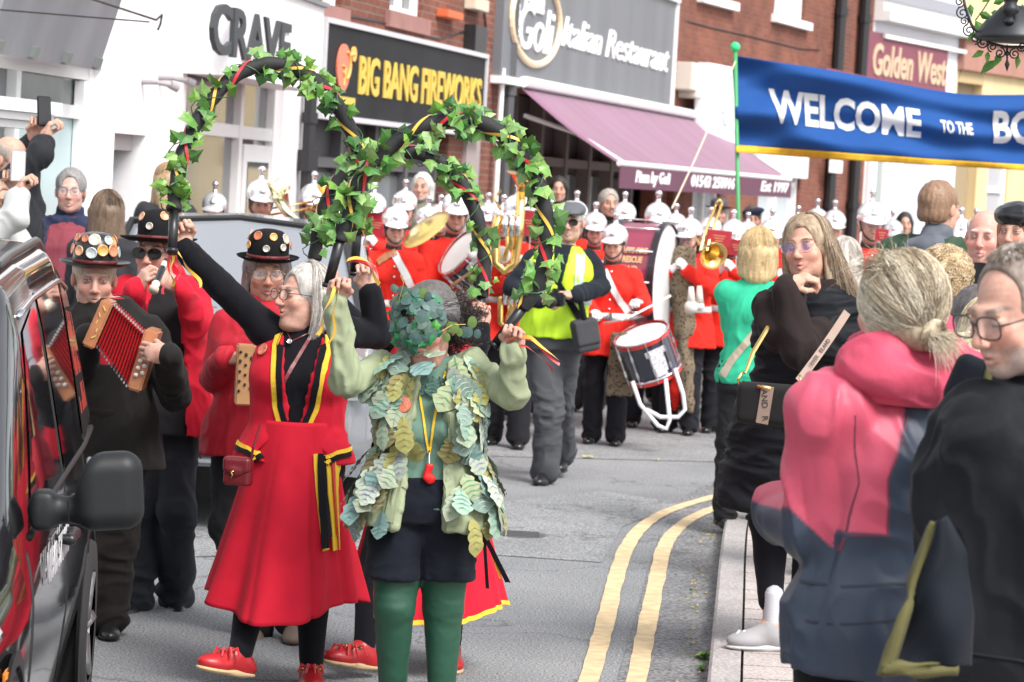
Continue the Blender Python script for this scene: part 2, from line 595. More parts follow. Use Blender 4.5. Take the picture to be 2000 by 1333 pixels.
class Person:
    """body, clothes and hair of one person, built in metres about the feet; faces local -y"""
    def __init__(s, label, px, py, d, top=None, H=None, g=0., yaw=0., w=1., dp=1., fem=False, near=1, skin=(.56, .34, .25), pose=None,
                 px_pose=None, head_yaw=0., head_pitch=0., head_roll=0., hs=1., group=None, name='person', seed=None, age=0, armr=1.):
        s.seed = seed if seed is not None else int(px * 7 + py * 13) % 9973
        q = P(px, py, d)
        if H is None:
            H = P(top[0], top[1], d).z - g
        s.k = H / 1.75
        s.root = empty(name, (q.x, q.y, g), yaw, label, 'person', group, s.k)
        s.M = (Matrix.Translation((q.x, q.y, g)) @ Matrix.Rotation(yaw, 4, 'Z') @ Matrix.Scale(s.k, 4)).inverted()
        s.W = s.M.inverted()
        s.d, s.w, s.dp, s.fem, s.near, s.skin, s.hs, s.armr, s.age = d, w, dp, fem, near, skin, hs, armr, age
        sw = .17 * (.93 if fem else 1.04) * (w * .5 + .5)
        J = s.J = dict(hipR=A3(-.09, 0, .92), hipL=A3(.09, 0, .92), kneeR=A3(-.10, -.015, .49), kneeL=A3(.10, -.015, .49),
                       ankR=A3(-.10, .02, .085), ankL=A3(.10, .02, .085), toeR=A3(-.12, -1, 0), toeL=A3(.12, -1, 0),
                       pel=A3(0, 0, .96), neck=A3(0, .015, 1.47), head=A3(0, -.012, 1.625),
                       shR=A3(-sw, .01, 1.385), shL=A3(sw, .01, 1.385), wrR=A3(-.26 * w, -.06, .85), wrL=A3(.26 * w, -.06, .85),
                       hintR=A3(-.5, .6, -1), hintL=A3(.5, .6, -1), hdR=None, hdL=None, pnR=A3(1, 0, 0), pnL=A3(-1, 0, 0),
                       hpR='relax', hpL='relax')
        for k, v in (pose or {}).items():
            J[k] = v if isinstance(v, (str, type(None))) else A3(*v)
        for k, v in (px_pose or {}).items():
            J[k] = s.loc(*v)
        for c in 'RL':
            l1, l2 = .29, .255
            if 'el' + c not in J:
                J['el' + c], J['wr' + c] = ik(J['sh' + c], J['wr' + c], l1, l2, J['hint' + c])
            if J['hd' + c] is None:
                J['hd' + c] = nrm(J['wr' + c] - J['el' + c])
            J['hand' + c] = J['wr' + c] + nrm(J['hd' + c]) * .09
        s.H = np.array(rotm(0, 0, head_yaw) @ rotm(head_pitch, 0, 0) @ rotm(0, head_roll, 0))
        s.parts = {}

    def loc(s, px, py, dd=0.):
        v = s.M @ P(px, py, s.d + dd)
        return A3(*v)
    def hp(s, x, y, z):
        """head-local point to body-local"""
        return s.J['head'] + s.H @ (A3(x, y, z) * s.hs)
    def world(s, p):
        return s.W @ Vector(p)

    def rows(s, zlo=.84, ztop=1.49, flare=0.):
        f, w, dp = s.fem, s.w, s.dp
        if f:
            T = [(.3, .20, .13), (.80, .175, .125), (.90, .185, .13), (.97, .175, .12), (1.08, .145, .105), (1.18, .15, .11), (1.28, .165, .12), (1.36, .158, .105), (1.41, .135, .085), (1.45, .085, .068), (1.49, .058, .058)]
        else:
            T = [(.3, .19, .13), (.80, .172, .125), (.90, .178, .125), (.97, .172, .12), (1.08, .162, .115), (1.18, .17, .12), (1.30, .19, .128), (1.37, .178, .110), (1.42, .14, .088), (1.46, .085, .072), (1.495, .06, .062)]
        out = []
        pz, nz = s.J['pel'], s.J['neck']
        zs = sorted(set([zlo] + [t[0] for t in T if zlo < t[0] < ztop] + [ztop]))
        for z in zs:
            rx, ry = np.interp(z, [t[0] for t in T], [t[1] for t in T]), np.interp(z, [t[0] for t in T], [t[2] for t in T])
            m = 1. if z > 1.42 else 1.
            ww = 1 + (w - 1) * np.interp(z, [1.3, 1.46], [1, .35])
            dd = 1 + (dp - 1) * np.interp(z, [1.3, 1.46], [1, .35])
            fl = flare * max(0, 1.05 - z)
            t = (z - pz[2]) / (nz[2] - pz[2])
            t = max(t, -.35) if z < pz[2] else t
            c = pz + (nz - pz) * t
            out.append((z, c[0], c[1], rx * ww + fl, ry * dd + fl))
        return out

    def torso(s, S, e=0., zlo=.84, ztop=1.49, flare=0., k=.03):
        S.loft(s.rows(zlo, ztop, flare), k=k, e=e)
        if s.fem:
            c = s.J['pel'] + (s.J['neck'] - s.J['pel']) * ((1.27 - .96) / .51)
            for x in (-.07, .07):
                S.ell(c + A3(x * s.w, -.085 * s.dp, 0), A3(.068 * s.w + e, .06 + e, .066 + e), k=.04)
        elif s.dp > 1.1:
            c = s.J['pel'] + (s.J['neck'] - s.J['pel']) * .25
            S.ell(c + A3(0, -.05 * s.dp, 0), A3(.14 * s.w + e, .09 * s.dp + e, .15 + e), k=.06)

    def arms(s, S, e=0., end=1., k=.03, cuff=0., which='RL', r0=(.056, .044, .033)):
        J = s.J
        for c in which:
            a, b, w = J['sh' + c], J['el' + c], J['wr' + c]
            ar = s.armr
            r = [r0[0] * ar + e, r0[1] * ar + e, r0[2] * ar + e + cuff]
            sp = J['neck'] + (a - J['neck']) * .4 + A3(0, 0, -.035)
            S.cap(sp, a, .045 * ar + e, r[0], k=k)
            if end >= .5:
                S.cap(a, b, r[0], r[1], k=k)
                t = (end - .5) * 2
                m = b + (w - b) * t
                S.cap(b, m, r[1] * 1.02, r[1] + (r[2] - r[1]) * t, k=.015)
            else:
                t = end * 2
                S.cap(a, a + (b - a) * t, r[0], r[0] + (r[1] - r[0]) * t, k=k)

    def legs(s, S, e=0., end=1., k=.03, r=(.088, .058, .038), calf=True, cuff=0., w=1.):
        J = s.J
        for c in 'RL':
            h, n, a = J['hip' + c], J['knee' + c], J['ank' + c]
            if end <= .5:
                t = end * 2
                S.cap(h, h + (n - h) * t, r[0] * w + e, (r[0] + (r[1] - r[0]) * t) * w + e + cuff, k=k)
            else:
                S.cap(h, n, r[0] * w + e, r[1] * w + e, k=k)
                t = (end - .5) * 2
                S.cap(n, n + (a - n) * t, r[1] * w + e, r[1] * w + (r[2] - r[1] * w) * t + e + cuff, k=.02)
                if calf:
                    c0 = n + (a - n) * .3 + A3(0, .018, 0)
                    S.ell(c0, A3(.05 * w + e, .052 * w + e, .12), k=.03)

    def body(s, brow=(.12, .07, .04), beard=None, lips=(.50, .20, .17), iris=(.08, .12, .16), mouth=0., hand_sc=1., torso=True, gloves=None, closed=False, chin=0., smile=0., eyes=True, nose=1., dbl=0.):
        J, S, H, hs = s.J, SDF(), s.H, s.hs
        hp, Z = s.hp, lambda *a: A3(*a) * hs
        if torso:
            S.loft(s.rows(.86, 1.48), k=.03, e=-.02)
            for c in 'RL':
                S.chain([J['hip' + c], J['knee' + c], J['ank' + c]], [.07, .046, .034], k=.03)
                t = nrm(J['toe' + c])
                S.cap(J['ank' + c], J['ank' + c] + t * .10 - A3(0, 0, .045), .032, .025, k=.03)
        for c in 'RL':
            S.cap(J['neck'] + A3(0, 0, -.05), J['sh' + c], .05, .045, k=.03)
            S.cap(J['sh' + c], J['el' + c], .045 * s.armr, .036 * s.armr, k=.02)
            S.cap(J['el' + c], J['wr' + c], .038 * s.armr, .0265, k=.015)
            hand_sdf(S, J['wr' + c], J['hd' + c], J['pn' + c], c == 'R', J['hp' + c], hand_sc)
        S.cap(J['neck'] + A3(0, .01, -.03), hp(0, .025, -.06), .062, .054, k=.02)
        # head
        S.ell(hp(0, .02, .028), Z(.0755, .095, .088), H, k=.03)
        S.ell(hp(0, -.022, -.035), Z(.063, .068, .080), H, k=.025)
        S.ell(hp(0, -.058, -.098 - chin), Z(.029, .024, .021), H, k=.025)
        for x in (-1, 1):
            S.ell(hp(x * .034, -.012, -.072), Z(.028, .048, .036), H, k=.025)
            S.ell(hp(x * .040, -.062, -.028), Z(.024, .020, .022), H, k=.02)
        if dbl:
            S.ell(hp(0, -.03, -.115), Z(.05, .05, .03 * dbl), H, k=.03)
        S.cap(hp(-.034, -.084, .024), hp(.034, -.084, .024), .010 * hs, k=.018)
        for x in (-1, 1):
            S.ell(hp(x * .031, -.100, .004), Z(.018, .016, .0115), H, k=.012, sub=True)
            S.ell(hp(x * .031, -.079, .003), Z(.0150, .0125, .0115), H, k=.005)
        S.cap(hp(0, -.090, .012), hp(0, -.112 * (.5 + .5 * nose), -.032), .0085 * hs, .0125 * hs * nose, k=.014)
        for x in (-1, 1):
            S.ell(hp(x * .0125, -.103, -.037), Z(.0085, .010, .0075), H, k=.008)
        sm = smile
        S.chain([hp(-.019 - .006 * sm, -.082 + .006 * sm, -.0645 + .007 * sm), hp(0, -.0895, -.0635), hp(.019 + .006 * sm, -.082 + .006 * sm, -.0645 + .007 * sm)], [.0045 * hs, .006 * hs, .0045 * hs], k=.007)
        S.chain([hp(-.016 - .005 * sm, -.082 + .005 * sm, -.073 + .007 * sm), hp(0, -.088, -.077), hp(.016 + .005 * sm, -.082 + .005 * sm, -.073 + .007 * sm)], [.0045 * hs, .007 * hs, .0045 * hs], k=.007)
        S.ell(hp(0, -.100, -.0695), Z(.022, .010, .0016 + mouth), H, k=.003, sub=True)
        for x in (-1, 1):
            S.ell(hp(x * .078, .012, -.008), Z(.010, .017, .031), np.array(Matrix(H.tolist()) @ rotm(0, 0, x * 20)), k=.008)
        near = s.near
        st, hst, vx = ((.0033, .0038, .012), (.0055, .0065, .016), (.009, .0095, .022))[2 - near]
        hc = J['head']
        fine = [(hc - .14 * hs, hc + .14 * hs, st)]
        for c in 'RL':
            q = J['wr' + c] + nrm(J['hd' + c]) * .07
            fine.append((q - .11, q + .11, hst))
        V, F = S.mesh(vx, fine)
        V = relax(V, F, 1, .35)
        # colours by place on the head
        L = ((V - hc) @ H) / hs
        C = A3(*s.skin) * A3(.88, .84, .82) * (1 + (A3(.05, .13, .12) * vnoise(V * 45, s.seed)[:, None]) + (A3(.05, .08, .08) * vnoise(V * 170, s.seed + 2)[:, None]))
        def blob(x, y, z, r):
            return np.exp(-(((L[:, 0] - x) / r[0]) ** 2 + ((L[:, 1] - y) / r[1]) ** 2 + ((L[:, 2] - z) / r[2]) ** 2))
        def mix(c, a):
            nonlocal C
            a = np.clip(a, 0, 1)[:, None]
            C = C * (1 - a) + A3(*c) * a
        red = A3(*s.skin) * A3(1.12, .74, .70)
        for x in (-.04, .04):
            mix(red, .5 * blob(x, -.075, -.03, (.028, .03, .025)))
            mix(red, .6 * blob(x * 2, .01, 0, (.01, .03, .03)))
        mix(red, .6 * blob(0, -.11, -.03, (.016, .02, .016)))
        L[:, 2] -= smile * .007 * np.minimum(np.abs(L[:, 0]) / .02, 1.3) ** 2
        mix(lips, 1.3 * blob(0, -.095, -.0695, (.022 + .005 * smile, .02, .0095)) - .25)
        mix(A3(*lips) * .25 if smile < .9 else (.62, .56, .50), 2. * blob(0, -.09, -.0695, (.018, .02, .0022 + mouth)) - .8)
        L[:, 2] += smile * .007 * np.minimum(np.abs(L[:, 0]) / .02, 1.3) ** 2
        for x in (-.031, .031):
            bz = .0265 + .004 * (1 - np.abs((L[:, 0] - x)) / .02)
            mix(brow, (1.5 * np.exp(-((L[:, 0] - x) / .019) ** 4 - ((L[:, 2] - bz) / .0050) ** 2) - .2) * (L[:, 1] < -.05))
            if eyes:
                ez = .003
                mix(A3(*s.skin) * .62, (.9 * np.exp(-((L[:, 0] - x) / .018) ** 4 - ((L[:, 2] - ez) / .0085) ** 2) - .1) * (L[:, 1] < -.06))
                if closed:
                    mix((.05, .03, .02), (2 * np.exp(-((L[:, 0] - x) / .015) ** 4 - ((L[:, 2] - ez + .004) / .0022) ** 2) - .5) * (L[:, 1] < -.06))
                else:
                    mix((.42, .38, .36), (3 * np.exp(-((L[:, 0] - x) / .0120) ** 2 - ((L[:, 2] - ez) / .0036) ** 2) - 1.1) * (L[:, 1] < -.06))
                    mix(iris, (3 * np.exp(-((L[:, 0] - x) / .0054) ** 2 - ((L[:, 2] - ez) / .0042) ** 2) - 1.0) * (L[:, 1] < -.06))
                    mix((.03, .02, .015), (2 * np.exp(-((L[:, 0] - x) / .017) ** 4 - ((L[:, 2] - ez - .0050) / .0022) ** 2) - .6) * (L[:, 1] < -.06))
        if s.age:
            for zz in (.05, .062, .074):
                mix(red * .8, .35 * s.age * np.exp(-((L[:, 2] - zz - .003 * np.sin(L[:, 0] * 60)) / .0016) ** 2) * (L[:, 1] < -.05) * (np.abs(L[:, 0]) < .045))
            for x in (-1, 1):
                mix(red * .75, .5 * s.age * np.exp(-((L[:, 0] - x * (.030 + (-.04 - L[:, 2]) * .35)) / .002) ** 2) * (L[:, 1] < -.05) * (L[:, 2] < -.03) * (L[:, 2] > -.085))
        if beard is not None:
            bc, ba = beard
            nz = vnoise(L * 260, 3) * .25 + .75
            m = (L[:, 2] < -.045) & (L[:, 1] < .02) & (L[:, 2] > -.135)
            fz = np.clip((-.045 - L[:, 2]) / .012, 0, 1) * (1 - blob(0, -.09, -.07, (.018, .03, .006)))
            fz = fz * np.clip(((L[:, 0] / .066) ** 2 + ((L[:, 2] + .07) / .04) ** 2) * 2 - .1, .25, 1)
            mix(bc, ba * m * fz * nz)
        if gloves is not None:
            for c in gloves[1]:
                t = (V - J['wr' + c]) @ nrm(J['hd' + c])
                r = np.linalg.norm(V - J['wr' + c], axis=1)
                mix(gloves[0], ((t > -.05) & (r < .24)) * 1.)
        o = mk('body', V, F, SKIN, s.root, col=C)
        s.parts['body'] = o
        return o

    def top(s, m, e=.018, hem=.86, sleeve=1., which='RL', cuff=.004, flare=0., wr=.006, sc=9., collar=0., colf=None, name='jacket', opening=None, neck=1.475, k=.03, extra=None, seed=0, vox=None, an=(1, 1, .55), pw=2.4, ar0=(.056, .044, .033), ea=None):
        S = SDF()
        s.torso(S, e, hem, neck, flare, k)
        if sleeve > 0:
            s.arms(S, e * .8 if ea is None else ea, sleeve, k, cuff, which, ar0)
        if collar:
            J = s.J
            S.cap(J['neck'] + A3(0, .012, -.03), J['neck'] + A3(0, .006, collar), .072 + e * .3, .066 + e * .3, k=.012)
        if opening:
            # (width at bottom, width at top, z bottom, z top): the front left open
            wb, wt, zb, zt = opening
            n = 10
            for i in range(n):
                t = i / (n - 1)
                z = zb + (zt - zb) * t
                c = s.J['pel'] + (s.J['neck'] - s.J['pel']) * ((z - .96) / .51)
                ww = wb + (wt - wb) * t
                S.box(c + A3(0, -.2 * s.dp - .02, 0), A3(max(ww, .006), .19, (zt - zb) / n * .75), rd=.003, k=.004, sub=True)
        if extra:
            extra(S)
        vox = vox or (.02, .014, .008)[s.near]
        sd = s.seed + seed
        o, V, F = garment(name, S, m, s.root, vox, wr, sc, sd, colf, an=an)
        s.parts[name] = (o, V, F)
        return V, F

    def bottom(s, m, e=.016, end=1., cuff=.01, cut=None, r=(.088, .062, .048), name='trousers', wr=.006, calf=False, waist=1.0, colf=None, w=1., sc=8., seat=.78, vox=None):
        S = SDF()
        S.loft(s.rows(.82, waist), k=.03, e=e * .9)
        s.legs(S, e, end, k=.03, r=r, calf=calf, cuff=cuff, w=w)
        if cut:
            S.box((0, 0, cut - .5), (.6, .6, .5), rd=.002, k=.004, sub=True)
            cx = (s.J['kneeR'][0] + s.J['kneeL'][0]) / 2
            for y in (-.16, -.10, -.04, .03, .1): S.cap((cx, y, cut - .02), (cx, y, cut + .13), .017, .004, k=.02, sub=True)
        vox = vox or (.02, .014, .008)[s.near]
        def wf(V):
            return .5 + .9 * np.exp(-((V[:, 2] - .47) / .12) ** 2) + 1.0 * np.exp(-((V[:, 2] - .1) / .1) ** 2)
        o, V, F = garment(name, S, m, s.root, vox, wr, sc, s.seed + 4, colf, an=(.8, .8, 1.2), wf=wf)
        s.parts[name] = (o, V, F)
        return V, F

    def shoes(s, m, sole=None, L=.27, W=.048, h=.0, high=False, which='RL', soles=True):
        for c in which:
            a, t = s.J['ank' + c], nrm(s.J['toe' + c])
            up = nrm(np.cross(np.cross(t, A3(0, 0, 1)), t)) if abs(t[2]) < .95 else A3(0, 1, 0)
            sd = np.cross(t, up)
            M = np.stack([sd, t, up], 1)
            gz = a - up * .085
            S = SDF()
            S.cap(a + up * (.07 if high else .0), a - up * .03 - t * .01, .046 if high else .040, .046, k=.02)
            S.ell(gz - t * .025 + up * .03, A3(W * .82, .06, .045), M, k=.02)
            S.ell(gz + t * .10 + up * .028, A3(W, .085, .036), M, k=.03)
            S.cap(a + t * .02 - up * .02, gz + t * .11 + up * .035, .042, .03, k=.02)
            S.box(gz + t * .05 - up * .06, A3(.2, .3, .06), M, rd=.002, k=.004, sub=True)
            vox = (.014, .009, .005)[s.near]
            V, F = S.mesh(vox)
            V = relax(V, F, 1)
            sh = mk('shoe', V, F, m, s.root)
            if soles:
                S = SDF()
                S.ell(gz - t * .025 + up * .004, A3(W * .85, .062, .014), M, k=.01)
                S.ell(gz + t * .10 + up * .004, A3(W * 1.03, .088, .014), M, k=.03)
                S.box(gz + t * .04 + up * .004, A3(W * .7, .08, .010), M, k=.01)
                V, F = S.mesh(vox)
                o = mk('sole', V, F, sole or BLACKP, sh)

    # ---- surface helpers
    def bvh(s, name):
        p = s.parts[name]
        if len(p) == 3:
            p = s.parts[name] = (*p, bvh_of(p[1], p[2]))
        return p[3]
    def on(s, name, x, z, side=-1, ang=None, off=.002):
        """point and normal on a garment seen from its front (side -1) or back (+1), or from angle ang about the torso axis"""
        b = s.bvh(name)
        t = (z - .96) / .51
        c = s.J['pel'] + (s.J['neck'] - s.J['pel']) * t
        if ang is None:
            o, d = Vector((x, side * 1.2, z)), Vector((0, -side, 0))
        else:
            dv = Vector((math.sin(ang), -math.cos(ang), 0))
            o, d = Vector((c[0], c[1], z)) + dv * 1.2, -dv
        h = b.ray_cast(o, d, 2.)
        if h[0] is None:
            return None, None
        n = h[1]
        if n.dot(d) > 0: n = -n
        return h[0] + n * off, n
    def strip(s, garm, pts, wd, m, name, off=.004, side=-1, th=.004, n=6, wave=0.):
        """a flat band laid on a garment along (x, z) points"""
        P2 = []
        for i in range(len(pts) - 1):
            for j in range(n):
                t = j / n
                P2.append((pts[i][0] + (pts[i + 1][0] - pts[i][0]) * t, pts[i][1] + (pts[i + 1][1] - pts[i][1]) * t))
        P2.append(pts[-1])
        V, F = [], []
        k = 0
        for i, (x, z) in enumerate(P2):
            a, b = P2[max(0, i - 1)], P2[min(len(P2) - 1, i + 1)]
            dx, dz = b[0] - a[0], b[1] - a[1]
            l = math.hypot(dx, dz) + 1e-9
            nx, nz = -dz / l * wd / 2, dx / l * wd / 2
            pa, na = s.on(garm, x + nx, z + nz, side, off=off)
            pb, nb = s.on(garm, x - nx, z - nz, side, off=off)
            if pa is None or pb is None:
                k = 0
                continue
            i0 = len(V)
            V += [pa, pb, pb - nb * th, pa - na * th]
            if k:
                for q in range(4):
                    F.append((i0 - 4 + q, i0 - 4 + (q + 1) % 4, i0 + (q + 1) % 4, i0 + q))
            k = 1
        if len(V) < 8: return None
        F += [(0, 1, 2, 3), (len(V) - 4, len(V) - 1, len(V) - 2, len(V) - 3)]
        return mk(name, V, F, m, s.root, smooth=False)
    def ring(s, garm, z, hgt, m, name, off=.006, n=48, tilt=0.):
        """a belt round a garment"""
        V = []
        for i in range(n):
            a = 2 * math.pi * i / n
            zz = z + tilt * math.cos(a)
            for dz in (-hgt / 2, hgt / 2):
                p, q = s.on(garm, 0, zz + dz, ang=a, off=off)
                if p is None: p = Vector((0, 0, zz + dz))
                V.append(p)
        F = [(2 * i, 2 * ((i + 1) % n), 2 * ((i + 1) % n) + 1, 2 * i + 1) for i in range(n)]
        o = mk(name, V, F, m, s.root)
        md = o.modifiers.new('thick', 'SOLIDIFY'); md.thickness = .006; md.offset = -1
        return o

# ------------------------------------------------------------ hair
def strands(name, paths, m, parent, cols, r=.0011, taper=.3):
    """paths (n, k, 3): fine three-sided locks"""
    Pp = np.asarray(paths, float)
    n, k, _ = Pp.shape
    T = np.gradient(Pp, axis=1)
    T /= np.linalg.norm(T, axis=2, keepdims=True) + 1e-9
    ref = np.broadcast_to(A3(.31, .27, .91), T.shape)
    A = np.cross(T, ref); A /= np.linalg.norm(A, axis=2, keepdims=True) + 1e-9
    B = np.cross(T, A)
    rr = r * np.interp(np.linspace(0, 1, k), [0, .15, .8, 1], [.8, 1, .9, taper])[None, :, None]
    V = np.stack([Pp + (A * math.cos(a) + B * math.sin(a)) * rr for a in (0, 2.094, 4.189)], 2)   # n,k,3,3
    V = V.reshape(-1, 3)
    b = (np.arange(n)[:, None, None] * k + np.arange(k - 1)[None, :, None]) * 3
    q = np.arange(3)[None, None, :]
    F = np.stack([b + q, b + (q + 1) % 3, b + 3 + (q + 1) % 3, b + 3 + q], -1).reshape(-1, 4)
    C = np.repeat(np.asarray(cols), k * 3, axis=0)
    return mk(name, V, F.astype(np.int32), m, parent, col=C)

def hair_cap(p, col, style='short', vol=1., name='hair', var=.25, noise=.004, cut_face=True, extra=None, part=0., seed=0):
    S, hp, H, hs = SDF(), p.hp, p.H, p.hs
    Z = lambda *a: A3(*a) * hs
    e = .008 * vol
    if style in ('short', 'bob', 'long', 'curly', 'balding', 'up'):
        S.ell(hp(0, .024, .034), Z(.079 + e, .099 + e, .092 + e), H, k=.01)
    if style == 'short':
        S.ell(hp(0, .05, -.03), Z(.074 + e * .5, .07 + e * .5, .06), H, k=.02)
        S.box(hp(0, 0, -.125), Z(.2, .2, .06), H, rd=.01, k=.01, sub=True)
    if style == 'balding':
        S.ell(hp(0, .045, -.025), Z(.078, .078, .062), H, k=.02)
        S.box(hp(0, 0, -.125), Z(.2, .2, .06), H, rd=.01, k=.01, sub=True)
        S.ell(hp(0, -.02, .10), Z(.075, .13, .085), H, k=.01, sub=True)
        S.ell(hp(0, -.13, .03), Z(.12, .12, .12), H, k=.01, sub=True)
    if style == 'bob':
        for x in (-1, 1):
            S.cap(hp(x * .072, .045, .02), hp(x * .078, .040, -.10), .028 * vol * hs, .024 * vol * hs, k=.03, u=p.H @ A3(0, 1, 0), f=1.6)
        S.cap(hp(0, .08, .0), hp(0, .075, -.11), .06 * hs, .055 * hs, k=.03, u=p.H @ A3(1, 0, 0), f=1.3)
    if style == 'long':
        for x in (-1, 1):
            S.cap(hp(x * .075, .02, .02), hp(x * .10, .0, -.26), .028 * vol * hs, .03 * vol * hs, k=.03, u=p.H @ A3(0, 1, 0), f=1.8)
        S.cap(hp(0, .08, .0), hp(0, .085, -.30), .06 * hs, .05 * hs, k=.03, u=p.H @ A3(1, 0, 0), f=1.6)
    if style == 'curly':
        r = random.Random(seed)
        for i in range(130):
            a, b = r.uniform(-math.pi, math.pi), r.uniform(-.6, 1.4)
            q = (math.cos(b) * math.sin(a) * .085, math.cos(b) * math.cos(a) * .1 + .03, math.sin(b) * .095 + .035)
            if q[1] < -.04 and q[2] < .06: continue
            S.ell(hp(*q), Z(*[r.uniform(.014, .026)] * 3), k=.006)
    if cut_face:
        S.ell(hp(0, -.125, -.012), Z(.070, .10, .118), H, k=.01, sub=True)
        for x in (-1, 1):
            if style in ('short', 'balding', 'up'):
                S.ell(hp(x * .09, -.012, -.045), Z(.03, .05, .06), H, k=.006, sub=True)
    if part: S.ell(hp(0, -.115, .045), Z(.066, .062 + part, .060 + part), H, k=.012, sub=True)
    if extra: extra(S)
    vx = (.011, .007, .0042)[p.near]
    V, F = S.mesh(vx)
    V = relax(V, F, 1)
    N = vnormals(V, F)
    L = (V - p.J['head']) @ H
    q = np.stack([L[:, 0] * 60, L[:, 1] * 60, L[:, 2] * 16], 1)
    V = V + N * (vnoise(q, seed + 3) * noise)[:, None]
    c = A3(*col) * (1 + var * vnoise(np.stack([L[:, 0] * 120, L[:, 1] * 120, L[:, 2] * 18], 1), seed))[:, None]
    o = mk(name, V, F, HAIRM, p.root, col=np.clip(c, 0, 1))
    p.parts['hair'] = o
    return o

def hair_strands(p, parent, n, path, cols, r=.0012, k=12, seed=1, name='hair_strands', taper=.3):
    rg = np.random.default_rng(seed)
    paths = []
    for i in range(n):
        q = path(rg, k)
        if q is not None: paths.append(q)
    nz = vnoise(np.array([q[1] for q in paths]) * 48, seed) * .9 + .5
    ci = np.clip((nz * len(cols) + rg.normal(0, .7, len(paths))).astype(int), 0, len(cols) - 1)
    cl = np.asarray(cols)[ci] * rg.uniform(.8, 1.15, (len(paths), 1))
    return strands(name, paths, HAIRM, parent, cl, r, taper)

def glasses(p, col=(.02, .02, .02), r=.024, round_=.85, metal=False, dark=False, thick=.0016, tint=None, gap=.034):
    fm = mat('frame_%d_%d_%d' % (int(col[0] * 100), int(col[2] * 100), int(metal)), col, .3, metal=1. if metal else 0.)
    hp = p.hp
    mb = MB()
    lens = MB()
    for x in (-gap, gap):
        pts = []
        for i in range(20):
            a = 2 * math.pi * i / 20
            ca, sa = math.cos(a), math.sin(a)
            ca = math.copysign(abs(ca) ** round_, ca); sa = math.copysign(abs(sa) ** round_, sa)
            pts.append(hp(x + r * ca * 1.08, -.112 + .25 * abs(x + r * ca) ** 2 * 10 * .4, .0 + r * sa * .82))
        mb.tube(pts, thick, 6, closed=True)
        c = sum(pts) / len(pts)
        lens.add([c] + pts, [(0, i + 1, (i + 1) % 20 + 1) for i in range(20)])
        sg = 1 if x > 0 else -1
        mb.tube([hp(sg * (abs(x) + r), -.108, .006), hp(sg * .076, -.09, .008), hp(sg * .083, 0, .006), hp(sg * .08, .02, -.004)], thick, 5)
    mb.tube([hp(-gap + r, -.112, .004), hp(0, -.116, .009), hp(gap - r, -.112, .004)], thick, 5)
    g = mb.build('glasses' if not dark else 'sunglasses', fm, p.root, smooth=True)
    if dark:
        lm = mat('dark_lens', (.012, .01, .01), .08, spec=.8)
    elif tint:
        lm = mat('tinted_lens', (.25, .25, .7), .05, spec=1., alpha=.16)
    else:
        lm = mat('clear_lens', (.9, .92, .95), .04, spec=.8, alpha=.12)
    lens.build('lens', lm, g)
    return g
